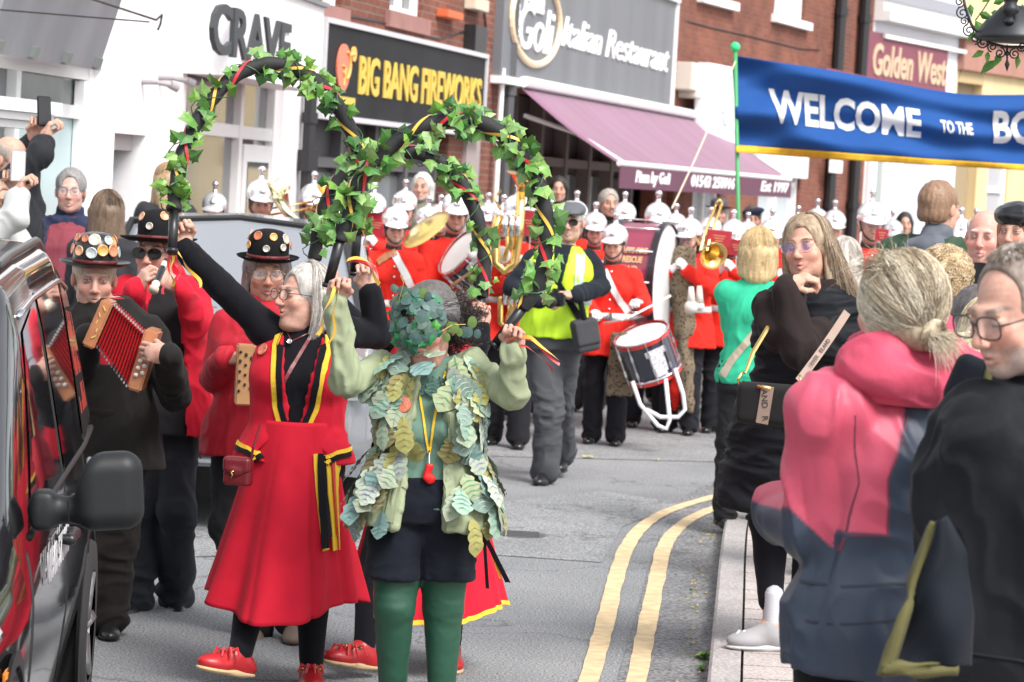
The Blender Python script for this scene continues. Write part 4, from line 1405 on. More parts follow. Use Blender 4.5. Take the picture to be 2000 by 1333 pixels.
for nm, px0, px1, py0, py1, m_ in (('vent_block', 876, 905, 18, 42, mat('orange_vent', (.62, .14, .05), .6)), ('alarm_box', 930, 955, -6, 26, CRE), ('black_box', 930, 950, 48, 106, BLM)):
    a, z1_ = H(px0, py0); b, z0_ = H(px1, py1); mb = MB(); w3.bx(mb, a, b, z0_, z1_, -.14, 0, bev=.01); mb.build(nm, m_, w3.root)
mb = MB(); c = [H(x, yy) for x, yy in ((610, 5), (680, 28), (760, 42), (880, 78), (935, 60))]; mb.tube([(u, -.012, z) for u, z in c], .009, 5); mb.build('wall_cable', BLM, w3.root)
mb = MB(); c = [H(x, yy) for x, yy in ((965, 0), (972, 70), (960, 120))]; mb.tube([(u - .1, -.03, z) for u, z in c], .015, 5); mb.build('wall_cable', BLM, w3.root)

# --- restaurant
w4 = Wall('restaurant_building', 'restaurant with a big grey sign above a mauve awning', (962, 33.4), (1323, 43.9), 8.2, BR2)
H = lambda x_, y_, o_=.13: w4.hit(x_, y_, o_)
zb4 = (H(985, 148)[1] + H(1315, 215)[1]) / 2
zt4 = H(1316, 4)[1]
w4.wall([(.35, w4.len - .35, .12, zb4 - .12)])
ug0, ug1 = H(984, 60)[0], H(1316, 100)[0]
mb = MB(); w4.bx(mb, ug0, ug1, zb4, zt4, -.12, 0); sb = mb.build('sign_board', SGR, w4.root)
mb = MB(); w4.bx(mb, ug0 - .05, ug1 + .08, zb4 - .09, zb4, -.2, 0); w4.bx(mb, ug1, ug1 + .09, zb4, zt4 + .1, -.16, 0); w4.bx(mb, ug0 - .05, ug1 + .09, zt4, zt4 + .1, -.18, 0); mb.build('sign_trim', WHP, sb)
uu, zz = H(1046, 42); r0x = (H(1093, 50)[0] - H(999, 34)[0]) / 2; r0z = H(1046, -44)[1] - zz
ring_pts = [(uu + r0x * math.cos(t_), -.135, zz + r0z * math.sin(t_)) for t_ in np.linspace(0, 2 * math.pi, 40)[:-1]]
mb = MB(); mb.tube(ring_pts, .045, 8, closed=True); mb.build('ring_emblem', mat('ring_cream', (.80, .62, .42), .5), sb)
w4.text('Goli', H(1014, 60)[0], H(1081, 70)[0], H(1046, 62)[1], .8, WLT, -.13, off=.002, shear=.25, parent=sb)
w4.text('Pizza', H(1025, 10)[0], H(1062, 12)[0], H(1046, 4)[1], .4, WLT, -.13, off=.008, shear=.25, parent=sb)
w4.text('by', H(1010, 30)[0], H(1023, 30)[0], H(1015, 32)[1], .36, WLT, -.13, off=.006, shear=.25, parent=sb)
a, b = H(1098, 75)[0], H(1306, 115)[0]
w4.text('Italian Restaurant', a, b, (H(1110, 74)[1] + H(1300, 112)[1]) / 2, .56, WLT, -.13, off=.001, shear=.3, parent=sb)
mb = MB(); w4.bx(mb, .35, w4.len - .35, .12, zb4 - .12, .5, .55); bk = mb.build('shopfront', mat('front_brown', (.085, .07, .065), .6, var=.5, vs=1.), w4.root)
mb = MB()
for k in range(8):
    u_ = .6 + k * (w4.len - 1.2) / 7; w4.bx(mb, u_ - .07, u_ + .07, .12, zb4 - .12, .3, .49)
w4.bx(mb, .4, w4.len - .4, 2.2, 2.32, .32, .488); w4.bx(mb, .4, w4.len - .4, .12, .8, .34, .487); mb.build('front_frame', mat('frame_taupe', (.20, .165, .15), .6), bk)
for k in range(6):
    u_ = 1.3 + k * (w4.len - 2.4) / 6; mb = MB(); w4.bx(mb, u_ - .35, u_ + .35, .9, 2.1, .44, .47); mb.build('pane', GLS, bk)
# red brick pier under the awning
mb = MB(); u_ = H(1315, 420)[0]; w4.bx(mb, w4.len - 1.3, w4.len - .3, .12, 2.2, .1, .31); mb.build('brick_pier', BR2, w4.root)
# awning
a0, za0 = H(1011, 169); a1, za1 = H(1330, 226)
zaw = (za0 + za1) / 2
o_ = 1.45
f0 = w4.hit(1207, 303, o_)[0]; f1 = w4.hit(1543, 362, o_)[0]; zf_ = (w4.hit(1215, 305, o_)[1] + w4.hit(1543, 362, o_)[1]) / 2
V, F = [], []
nu, nv = 24, 8
for i in range(nu + 1):
    for j in range(nv + 1):
        u_ = a0 + (f1 - a0) * i / nu; v_ = j / nv
        V.append((u_ + 0 * v_, -.15 - (o_ - .15) * v_, zaw + (zf_ - zaw) * v_ - .05 * math.sin(math.pi * v_) + .012 * math.sin(i * 1.9) * v_))
for i in range(nu):
    for j in range(nv):
        k = i * (nv + 1) + j; F.append((k, k + 1, k + nv + 2, k + nv + 1))
AW = mat('awning_mauve', (.225, .11, .17), .8, var=.14, vs=2.5, st=(1, .25, .25), sheen=.2)
aw = mk('awning', V, F, AW, w4.root); md = aw.modifiers.new('thick', 'SOLIDIFY'); md.thickness = .01
AWD = mat('valance_plum', (.12, .04, .07), .8, var=.05, vs=3)
mb = MB(); w4.bx(mb, a0, f1, zf_ - .30, zf_ + .0, -o_ - .02, -o_ - .005); vl = mb.build('valance', AWD, aw)
for t_, xa, xb, sz in (('Pizza by Goli', 1241, 1308, .2), ('01543 250916', 1350, 1434, .22), ('Est 1997', 1487, 1541, .22)):
    w4.text(t_, w4.hit(xa, 350, o_ + .02)[0], w4.hit(xb, 360, o_ + .02)[0], zf_ - .15, sz, WLT, -o_ - .024, ext=.004, off=.006, shear=.2, parent=vl)
mb = MB(); mb.tube([(a0, -.2, zaw + .05), (f1, -.2, zaw + .05)], .07, 8)
mb.tube([(a0 + .3, -.15, zaw - .35), (a0 + .35, -.8, 2.6), (a0 + .3, -o_, zf_)], .03, 6); mb.tube([(f1 - .3, -.15, zaw - .4), (f1 - .3, -o_, zf_)], .03, 6); mb.tube([(a0, -o_, zf_), (f1, -o_, zf_)], .035, 8)
mb.build('awning_arm', WHP, aw)
mb = MB(); mb.tube([(.1, -.1, 0), (.1, -.1, 8.2)], .075, 10)
for z in (1.5, 3., 4.5, 6.): mb.tube([(.1, -.1, z), (.1, -.1, z + .12)], .095, 10)
mb.build('drainpipe', mat('pipe_grey', (.07, .07, .075), .5), w4.root)

# --- tall brick building behind the banner
w5 = Wall('brick_building', 'red brick building with white windows behind the banner pole', (1323, 43.9), (1684, 54.7), 9.5, BR2)
H = w5.hit
holes = []
def wrect(pa, pb):
    a, z1_ = H(*pa); b, z0_ = H(*pb); return (min(a, b), max(a, b), z0_, z1_)
hw = [wrect((1372, -90), (1425, 4)), wrect((1517, -60), (1570, 44))]
gw = [(H(1352, 400)[0], H(1405, 400)[0], .9, 2.2), (H(1480, 400)[0], H(1560, 400)[0], .3, H(1480, 330)[1] + .1)]
w5.wall(hw + gw)
for q in hw + gw[:1]:
    w5.window(*q, (q[0] * .45 + q[1] * .55,), (), fw=.09, gm=mat('pale_pane', (.5, .54, .56), .1))
    mb = MB(); w5.bx(mb, q[0] - .15, q[1] + .2, q[2] - .14, q[2] - .002, -.12, .03); mb.build('sill', WHP, w5.root)
w5.window(*gw[1], ((gw[1][0] + gw[1][1]) / 2,), (2.2,), fw=.09, gm=mat('pale_pane', (.5, .54, .56), .1))
a, zz = H(1462, 312); b, _ = H(1563, 330)
mb = MB(); w5.bx(mb, a, b, zz - .25, zz + .22, -.15, 0); mb.build('white_fascia', WHP, w5.root)
for px in (1627, 1674):
    u_ = H(px, 150)[0]; mb = MB(); mb.tube([(u_ - .2, -.13, 0), (u_ - .2, -.13, 9.5)], .11, 10)
    for z in (1.8, 3.6, 5.4): mb.tube([(u_ - .2, -.13, z), (u_ - .2, -.13, z + .15)], .135, 10)
    mb.build('drainpipe', BLM, w5.root)
u_ = H(1618, 100)[0]; v_ = H(1665, 100)[0]; mb = MB(); w5.bx(mb, u_ + .1, v_ - .3, 0, 9.5, .0, -.02); mb.build('brick_pier', BR1, w5.root)
mb = MB(); w5.bx(mb, H(1597, 320)[0], H(1622, 320)[0], H(1610, 337)[1], H(1610, 312)[1], -.24, -.22); mb.build('wall_notice', WHP, w5.root)
# lit box sign with a ring of lettering
a, z1_ = H(1372, 122, .3); b, z0_ = H(1436, 290, .3)
mb = MB(); w5.bx(mb, a, b, z0_, z1_, -.42, -.2, bev=.02); bs_ = mb.build('box_sign', mat('sign_white', (.74, .76, .78), .5), w5.root)
cu, cz = (a + b) / 2, (z0_ + z1_) / 2 + .12
GT = mat('sign_sage', (.42, .50, .50), .6)
mb = MB(); mb.tube([(cu + .24 * math.cos(t_), -.43, cz + .42 * math.sin(t_)) for t_ in np.linspace(0, 6.2832, 30)[:-1]], .012, 6, closed=True); mb.build('ring_emblem', GT, bs_)


for k in range(4): mb = MB(); w5.bx(mb, cu - .13, cu + .13, cz + .2 - k * .14, cz + .24 - k * .14, -.434, -.424); mb.build('faint_lettering', mat('faint_sage', (.60, .66, .67), .6), bs_)
for px, py in ((1352, 150), (1362, 165)):
    u_, z_ = H(px, py, .3); mb = MB(); w5.bx(mb, u_ - .14, u_ + .14, z_ - .22, z_ + .22, -.35, 0, bev=.02); mb.build('flood_lamp', mat('lamp_cream', (.66, .62, .54), .5), w5.root)
mb = MB(); c = [H(x, yy) for x, yy in ((1330, 38), (1390, 55), (1460, 70), (1560, 95), (1600, 98))]; mb.tube([(u, -.012, z) for u, z in c], .012, 5); mb.build('wall_cable', mat('cable_brown', (.07, .04, .035), .6), w5.root)
a, z1_ = H(1604, 132, .4); b, z0_ = H(1690, 150, .4)
mb = MB(); w5.bx(mb, a, b, z0_ - .3, z1_, -.5, -.42); hs_ = mb.build('hanging_sign', MAR, w5.root)
mb = MB(); w5.bx(mb, a + .6, b - .05, z1_ - .09, z1_ - .04, -.51, -.5); mb.build('small_lettering', mat('pale_pink', (.6, .4, .4), .6), hs_)

# --- white shop with the maroon sign
w6 = Wall('takeaway_shop', 'white fronted shop with a maroon Golden West sign', (1684, 54.7), (1852, 58.9), 9.5, mat('white_render_cool', (.74, .74, .78), .8, var=.03, vs=1.2))
H = lambda x_, y_, o_=.1: w6.hit(x_, y_, o_)
q1 = (H(1700, 380)[0], H(1745, 380)[0], .6, H(1700, 300)[1] + .5); q2 = (H(1762, 380)[0], H(1838, 380)[0], .12, H(1762, 300)[1] + .5)
w6.wall([q1, q2])
w6.window(*q1, ((q1[0] + q1[1]) / 2,), (), fw=.1, gm=mat('green_grey_pane', (.30, .33, .31), .2)); w6.window(*q2, (), (), fw=.14, gm=mat('pale_grey_pane', (.48, .50, .54), .3))
for u_ in (0.02, q1[1] + .25, w6.len - .2):
    mb = MB(); w6.bx(mb, u_, u_ + .22, 0, 3.1, -.1, 0); mb.build('pilaster', WHP, w6.root)
zc = (H(1695, 95)[1] + H(1845, 125)[1]) / 2 - .15; hh = .72
mb = MB(); w6.bx(mb, H(1690, 120)[0], H(1850, 130)[0], zc - hh / 2 - .1, zc + hh / 2 + .15, -.1, 0); sb = mb.build('sign_board', mat('sign_dusky', (.20, .055, .08), .6), w6.root)
w6.text('Golden West', H(1703, 130)[0], H(1846, 140)[0], zc - .05, .85, mat('letter_gold', (.55, .40, .27), .5), -.11, off=.02, parent=sb, shear=.1)
mb = MB(); w6.bx(mb, 0, w6.len, zc + .75, zc + .95, -.35, 0); w6.bx(mb, 0, w6.len, zc + .95, zc + 1.15, -.2, 0); w6.bx(mb, .3, w6.len + .8, zc + .42, zc + .5, -.16, 0); mb.build('cornice', WHP, w6.root)
mb = MB(); w6.bx(mb, 0, w6.len, zc + 1.15, zc + 1.38, -.25, 0); mb.build('lead_ledge', mat('lead_grey', (.30, .30, .34), .6), w6.root)

# --- yellow building
w7 = Wall('yellow_building', 'pale yellow rendered building at the far right', (1852, 58.9), (2230, 67.5), 9.5, YLR)
H = w7.hit
q1 = (H(1927, 380)[0], H(1966, 380)[0], 1.0, H(1930, 300)[1] + .6)
q2 = (H(1856, 380)[0], H(1905, 380)[0], .12, H(1870, 160)[1])
w7.wall([q1, q2])
w7.window(*q1, (), ((q1[2] + q1[3]) / 2,), fw=.12, gm=mat('grey_pane', (.38, .38, .40), .2))
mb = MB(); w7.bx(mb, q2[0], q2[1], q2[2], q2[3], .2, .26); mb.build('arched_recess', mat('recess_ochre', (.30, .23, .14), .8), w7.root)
mb = MB(); pts = [(q2[0] + (q2[1] - q2[0]) * (.5 - .5 * math.cos(t_)), -.03, q2[3] + .45 * math.sin(t_)) for t_ in np.linspace(0, math.pi, 14)]
mb.add(pts + [(p_[0], .02, p_[2]) for p_ in pts], [tuple(range(14))] + [(i, i + 1, 15 + i, 14 + i) for i in range(13)]); mb.build('door_arch', mat('arch_ochre', (.45, .34, .18), .8), w7.root)
zc = H(1860, 92)[1]
mb = MB(); w7.bx(mb, 0, w7.len, zc - .45, zc + .2, -.15, 0); mb.build('brick_band', mat('band_terracotta', (.34, .17, .13), .8, var=.1, vs=4), w7.root)
mb = MB(); w7.bx(mb, 0, w7.len, zc + .2, zc + .3, -.25, 0); mb.build('cornice', CRE, w7.root)
# far pavement along the shop fronts
for k, (w_, wd) in enumerate(((w1, .5), (w2, .6), (w3, 1.4), (w4, 1.8), (w5, 2.), (w6, 2.), (w7, 2.))):
    a = w_.A; b = w_.A + w_.d * w_.len; n = w_.n * wd
    wdn = [.5, .6, 1.0, 1.6, 1.9, 2., 2., 2.][k + 1]
    n2 = w_.n * wdn
    V = [(a.x, a.y, 0), (b.x, b.y, 0), (b.x + n2.x, b.y + n2.y, 0), (a.x + n.x, a.y + n.y, 0)]
    V += [(x, y, .11) for x, y, z in V]
    tag(mk('pavement', V, [(4, 5, 6, 7), (3, 2, 6, 7), (0, 3, 7, 4), (1, 2, 6, 5)], PAV, smooth=False), kind='structure')
# ------------------------------------------------------------ vehicles
def car_surface(rows):
    """rows: station y then the section (half width, z) from sill to roof centre"""
    ys = [r_[0] for r_ in rows]
    sec = np.array([r_[1] for r_ in rows], float)          # station, point, 2
    npt = sec.shape[1]
    def f(y, t):
        """t runs 0..npt-1"""
        i = min(int(t), npt - 2); u = t - i
        g = lambda j, c: np.interp(y, ys, sec[:, j, c])
        p0, p1, p2, p3 = max(i - 1, 0), i, i + 1, min(i + 2, npt - 1)
        out = []
        for c in (0, 1):
            a, b, c_, d_ = g(p0, c), g(p1, c), g(p2, c), g(p3, c)
            cr = .5 * (2 * b + (c_ - a) * u + (2 * a - 5 * b + 4 * c_ - d_) * u * u + (3 * b - a - 3 * c_ + d_) * u ** 3)
            out.append(cr * .6 + (b + (c_ - b) * u) * .4)
        return out
    return f, ys, npt
def car_body(f, ys, npt, m, parent, name='body_shell', nt=6):
    yy = sorted(set(list(np.linspace(ys[0], ys[-1], 50)) + list(ys)))
    V, F = [], []
    T = [i / nt for i in range((npt - 1) * nt + 1)]
    for y in yy:
        row = [f(y, t) for t in T]
        V += [(x, y, z) for x, z in row] + [(-x, y, z) for x, z in row[::-1][1:]]
    n = 2 * len(T) - 1
    for i in range(len(yy) - 1):
        for k in range(n - 1):
            F.append((i * n + k, i * n + k + 1, (i + 1) * n + k + 1, (i + 1) * n + k))
    F.append(tuple(range(n))); F.append(tuple((len(yy) - 1) * n + k for k in range(n - 1, -1, -1)))
    return mk(name, V, F, m, parent)
def car_panel(f, poly, off, m, parent, name, side=1, nu=14, nv=6, th=.006):
    """poly: 4 corners (y, t): bottom front, bottom rear, top rear, top front"""
    V, F = [], []
    for i in range(nu + 1):
        for j in range(nv + 1):
            u, v = i / nu, j / nv
            y = (poly[0][0] * (1 - u) + poly[1][0] * u) * (1 - v) + (poly[3][0] * (1 - u) + poly[2][0] * u) * v
            t = (poly[0][1] * (1 - u) + poly[1][1] * u) * (1 - v) + (poly[3][1] * (1 - u) + poly[2][1] * u) * v
            x, z = f(y, t); x2, z2 = f(y, t + .05)
            nx, nz = (z2 - z), -(x2 - x); l = math.hypot(nx, nz) + 1e-9
            V.append((side * (x + nx / l * off), y, z + nz / l * off))
    for i in range(nu):
        for j in range(nv):
            k = i * (nv + 1) + j; F.append((k, k + 1, k + nv + 2, k + nv + 1))
    o = mk(name, V, F, m, parent)
    return o
def wheel(parent, c, r, w_, sgn):
    mb = MB(); rot = Matrix.Rotation(R(90), 3, 'Y')
    mb.lathe([(r * .62, -w_ / 2), (r * .93, -w_ / 2), (r, -w_ * .3), (r, w_ * .3), (r * .93, w_ / 2), (r * .62, w_ / 2)], 36, c, rot)
    t = mb.build('tyre', mat('tyre', (.018, .018, .018), .85), parent, smooth=True)
    mb = MB(); mb.lathe([(.001, w_ * .30), (r * .2, w_ * .34), (r * .22, w_ * .2), (r * .55, w_ * .2), (r * .64, w_ * .42)] if sgn > 0 else [(.001, -w_ * .3), (r * .2, -w_ * .34), (r * .55, -w_ * .2), (r * .64, -w_ * .42)], 30, c, rot)
    for k in range(5):
        a = k * 2 * math.pi / 5
        mb.tube([(c[0] + sgn * w_ * .36, c[1] + r * .15 * math.cos(a), c[2] + r * .15 * math.sin(a)), (c[0] + sgn * w_ * .4, c[1] + r * .6 * math.cos(a), c[2] + r * .6 * math.sin(a))], .028, 6)
    mb.build('rim', mat('alloy', (.45, .46, .48), .3, metal=.9), t, smooth=True)

BPAINT = mat('black_car_paint', (.012, .011, .013), .12, coat=1., spec=.7)
CGLASS = mat('car_glass', (.015, .017, .02), .03, spec=1., coat=.5)
RUB = mat('black_rubber', (.012, .012, .013), .6)
sec = lambda a, b, c, d, e, g, h: (a, b, c, d, e, g, h)
rows = [
    (0.00, [(.60, .35), (.66, .50), (.66, .62), (.60, .70), (.50, .74), (.30, .77), (0, .78)]),
    (0.25, [(.80, .28), (.86, .52), (.85, .70), (.78, .80), (.62, .85), (.35, .88), (0, .90)]),
    (0.95, [(.86, .25), (.90, .55), (.89, .73), (.86, .84), (.76, .92), (.45, .98), (0, 1.0)]),
    (1.15, [(.87, .24), (.90, .55), (.90, .75), (.87, .87), (.80, 1.0), (.48, 1.12), (0, 1.16)]),
    (1.80, [(.87, .24), (.905, .55), (.90, .76), (.885, .91), (.77, 1.46), (.66, 1.60), (0, 1.64)]),
    (2.40, [(.87, .24), (.905, .55), (.90, .76), (.885, .91), (.765, 1.50), (.66, 1.63), (0, 1.67)]),
    (3.40, [(.87, .24), (.905, .55), (.90, .77), (.88, .90), (.76, 1.52), (.65, 1.65), (0, 1.70)]),
    (4.15, [(.86, .26), (.89, .55), (.885, .77), (.86, .90), (.73, 1.46), (.61, 1.58), (0, 1.63)]),
    (4.32, [(.80, .34), (.84, .55), (.83, .77), (.79, .90), (.66, 1.38), (.52, 1.48), (0, 1.52)]),
]
CARSIDE = Vector((-.0857, .9963, 0))
van = empty('parked_car', (-2.04, 6.07, 0), R(4.9), 'glossy black people carrier cut off by the left edge of the photo', 'car')
f, ys, npt = car_surface(rows)
car_body(f, ys, npt, BPAINT, van)
car_panel(f, [(1.42, 3.12), (2.40, 3.12), (2.36, 4.0), (1.92, 3.93)], .004, CGLASS, van, 'front_side_window')
car_panel(f, [(2.52, 3.12), (3.36, 3.12), (3.30, 4.0), (2.50, 4.0)], .004, CGLASS, van, 'rear_side_window')
qw = car_panel(f, [(3.46, 3.12), (4.12, 3.2), (4.02, 3.95), (3.42, 4.0)], .004, mat('tinted_glass', (.07, .06, .06), .06, spec=.9), van, 'quarter_window')
for s_ in (-1,):
    car_panel(f, [(1.42, 3.12), (3.3, 3.12), (3.30, 4.0), (1.92, 3.93)], .004, CGLASS, van, 'side_window', side=-1)
# windscreen
V, F = [], []
for i in range(13):
    for j in range(9):
        u = i / 12 * 2 - 1; v = j / 8
        y = 1.10 + .72 * v; hw = .76 - .14 * v
        V.append((u * hw, y - .03 + .10 * u * u * (1 - v) * 1.2, 1.09 + .53 * v + .012 - .05 * u * u))
for i in range(12):
    for j in range(8):
        k = i * 9 + j; F.append((k, k + 1, k + 10, k + 9))
mk('windscreen', V, F, mat('screen_glass', (.30, .32, .36), .05, spec=1., coat=.5), van)
def strip_on(y0, y1, t0, t1, w_, m, name, off=.006, parent=van):
    pts = []
    for i in range(15):
        u = i / 14
        y, t = y0 + (y1 - y0) * u, t0 + (t1 - t0) * u
        x, z = f(y, t); pts.append((x + off, y, z))
    mb = MB(); mb.tube(pts, w_, 6); return mb.build(name, m, parent, smooth=True)
SEAM = mat('seam_black', (.004, .004, .004), .6)
for a in ((1.22, 1.30, .5, 3.0), (2.45, 2.47, .3, 4.1), (3.42, 3.30, .6, 4.1)):
    strip_on(a[0], a[1], a[2], a[3], .004, SEAM, 'door_seam', off=.0)
strip_on(1.4, 4.1, 3.08, 3.12, .012, RUB, 'window_rubber', off=.0)
strip_on(1.9, 4.1, 4.06, 4.02, .010, mat('trim_chrome', (.6, .6, .62), .15, metal=1), 'roof_trim', off=.004)
mb = MB()
pts = [(f(y, 4.75)[0] - .02, y, f(y, 4.75)[1] + .035) for y in np.linspace(1.9, 4.0, 14)]
mb.tube(pts, .014, 8); mb.build('roof_rail', mat('rail_dark', (.05, .05, .05), .3, metal=.6), van, smooth=True)
for y0 in (2.22, 3.16):
    x, z = f(y0, 2.35)
    S = SDF(); S.cap((x + .035, y0 - .09, z), (x + .035, y0 + .09, z - .004), .017, k=.01); S.cap((x - .01, y0 - .085, z), (x + .035, y0 - .085, z), .016, k=.01); S.cap((x - .01, y0 + .085, z), (x + .035, y0 + .085, z), .016, k=.01)
    V, F = S.mesh(.005); mk('door_handle', V, F, BLACKP, van)
# big door mirror
S = SDF()
S.box((.905, 1.40, .985), (.03, .05, .055), rd=.02, k=.02)
S.cap((.90, 1.40, .985), (1.05, 1.385, .99), .036, .042, k=.03)
S.box((1.085, 1.36, 1.05), (.092, .055, .108), rotm(0, -5, 4), rd=.053, k=.03)
S.box((.965, 1.34, 1.17), (.08, .12, .07), rotm(0, -62, 0), rd=.01, k=.03, sub=True)
V, F = S.mesh(.006); V = relax(V, F, 2)
mr = mk('door_mirror', V, F, mat('mirror_plastic', (.010, .011, .012), .5, bump=.0002, bs=400, spec=.35), van)
mb = MB(); mb.box((1.09, 1.418, 1.05), (.15, .008, .17), bev=.004); mb.build('mirror_glass', mat('mirror', (.8, .8, .82), .03, metal=1.), mr)
mb = MB(); mb.tube([(.975, 1.338, 1.02), (.98, 1.34, .96), (1.04, 1.325, .95)], .0025, 5); mb.build('mirror_seam', SEAM, mr)
mb = MB(); mb.box((.893, .66, .66), (.012, .08, .03), bev=.005); mb.build('side_repeater', mat('amber', (.8, .25, .03), .2), van)
# headlamp wrapping the near corner
car_panel(f, [(.10, 2.0), (.72, 2.3), (.62, 3.2), (.10, 3.0)], .006, mat('lamp_glass', (.55, .57, .60), .08, spec=1.), van, 'headlamp')
strip_on(.1, .72, 1.95, 2.25, .008, mat('trim_chrome', (.6, .6, .62), .15, metal=1), 'lamp_trim', off=.004)
# dark arches and wheels
for yc in (.78, 3.52):
    mb = MB(); mb.lathe([(.001, 0), (.36, 0), (.37, .012), (.33, .014), (.33, .006)], 36, (.893, yc, .33), Matrix.Rotation(R(90), 3, 'Y')); mb.build('wheel_arch', RUB, van)
    for sg_ in (1, -1): wheel(van, (sg_ * .82, yc, .315), .315, .20, sg_)
# lettering on the door and the quarter window
def side_text(t, y0, y1, z, size, m, name, off=.01):
    V, F = text_mesh(t, size, .001, .004)
    xs = [v.x for v in V]; k = (y1 - y0) / (max(xs) - min(xs)); c = (max(xs) + min(xs)) / 2
    out = []
    for v in V:
        zz = z + v.y; yy = (y0 + y1) / 2 + (v.x - c) * k
        tt = min(np.linspace(.2, 4.4, 60), key=lambda q: abs(f(yy, q)[1] - zz))
        out.append((f(yy, tt)[0] + off + v.z, yy, zz))
    return mk(name, out, F, m, van, smooth=False)
side_text('01543 571005', 1.62, 2.38, .78, .12, mat('silver_letter', (.5, .5, .52), .4), 'phone_number')
RED_L = mat('red_letter', (.55, .05, .03), .5)
mb = MB()
rr = random.Random(4)
for r_ in range(3):
    for k in range(9):
        y = 3.53 + k * .055; t0 = 3.28 + r_ * .2; dt = rr.choice([.15, .09, .15, .06])
        if rr.random() < .15: continue
        c4 = [(y, t0), (y + .032, t0), (y + .032, t0 + dt), (y, t0 + dt)]
        mb.add([(f(a_, b_)[0] + .005, a_, f(a_, b_)[1]) for a_, b_ in c4], [(0, 1, 2, 3)])
mb.build('red_lettering', RED_L, qw)

# car following the dancers
SIL = mat('pale_car_paint', (.24, .255, .28), .2, coat=.8, metal=.2)
rows2 = [
    (0.00, [(.62, .35), (.70, .45), (.72, .60), (.70, .80), (.62, .90), (.35, .93), (0, .94)]),
    (0.25, [(.84, .30), (.90, .50), (.89, .75), (.84, .93), (.70, 1.0), (.38, 1.02), (0, 1.03)]),
    (1.05, [(.87, .26), (.92, .55), (.91, .82), (.88, .98), (.80, 1.07), (.46, 1.11), (0, 1.12)]),
    (1.95, [(.87, .26), (.92, .55), (.91, .84), (.89, 1.02), (.76, 1.50), (.62, 1.61), (0, 1.64)]),
    (2.60, [(.87, .26), (.92, .55), (.91, .84), (.89, 1.03), (.75, 1.52), (.62, 1.63), (0, 1.67)]),
    (3.90, [(.87, .26), (.91, .55), (.90, .86), (.88, 1.04), (.73, 1.48), (.58, 1.58), (0, 1.62)]),
    (4.30, [(.80, .34), (.84, .55), (.83, .86), (.79, 1.05), (.66, 1.36), (.50, 1.44), (0, 1.46)]),
]
q = P(398, 900, 14.7)
car2 = empty('escort_car', (q.x, q.y, 0), R(2), 'silver car with a black grille driving slowly behind the melodeon player', 'car')
f2, ys2, n2 = car_surface(rows2)
car_body(f2, ys2, n2, SIL, car2)
V, F = [], []
for i in range(13):
    for j in range(9):
        u = i / 12 * 2 - 1; v = j / 8
        V.append((u * (.76 - .13 * v), 1.08 + .86 * v + .10 * u * u * (1 - v), 1.09 + .52 * v + .02 - .04 * u * u))
for i in range(12):
    for j in range(8):
        k = i * 9 + j; F.append((k, k + 1, k + 10, k + 9))
mk('windscreen', V, F, mat('pale_screen', (.36, .41, .42), .08, spec=.8), car2)
mb = MB(); mb.tube([(-.55, 1.14, 1.13), (-.05, 1.10, 1.14)], .010, 6); mb.build('wiper', BLACKP, car2); mb = MB(); mb.tube([(.05, 1.14, 1.13), (.6, 1.12, 1.15)], .010, 6); mb.build('wiper', BLACKP, car2)
mb = MB(); mb.tube([(-.78, 1.12, 1.10), (-.64, 1.90, 1.60), (0, 1.96, 1.645), (.64, 1.90, 1.60), (.78, 1.12, 1.10)], .024, 8); mb.build('screen_surround', BLACKP, car2)
for s_ in (1, -1): car_panel(f2, [(1.5, 3.12), (3.6, 3.12), (3.4, 4.0), (2.0, 3.93)], .004, CGLASS, car2, 'side_window', side=s_)
GRB = mat('grille_black', (.012, .012, .013), .45)
mb = MB(); mb.box((0, .0, .76), (1.44, .14, .36), bev=.03)
for k in range(5): mb.box((0, -.06, .63 + k * .045), (1.1, .02, .012))
mb.build('grille', GRB, car2)
mb = MB(); mb.box((0, -.03, .46), (1.56, .16, .20), bev=.05); mb.build('lower_bumper', GRB, car2)
mb = MB(); mb.box((0, -.06, .39), (1.5, .12, .06), bev=.02); mb.box((0, -.07, .60), (1.4, .03, .018)); mb.build('bumper_strip', SIL, car2)
mb = MB(); mb.box((0, -.125, .53), (.52, .02, .11), bev=.004); mb.build('number_plate', mat('plate_white', (.75, .75, .75), .4), car2)
for s_ in (1, -1):
    mb = MB(); mb.box((s_ * .70, .10, .80), (.30, .22, .12), rotm(0, 0, s_ * 22), bev=.03); mb.build('headlight', mat('lamp_glass', (.55, .57, .60), .08, spec=1.), car2)
    mb = MB(); mb.box((s_ * 1.01, 1.5, 1.05), (.2, .1, .14), bev=.04); mb.box((s_ * .9, 1.5, 1.02), (.1, .05, .04)); mb.build('door_mirror', SIL, car2)
    wheel(car2, (s_ * .82, .8, .33), .33, .2, s_); wheel(car2, (s_ * .82, 3.45, .33), .33, .2, s_)

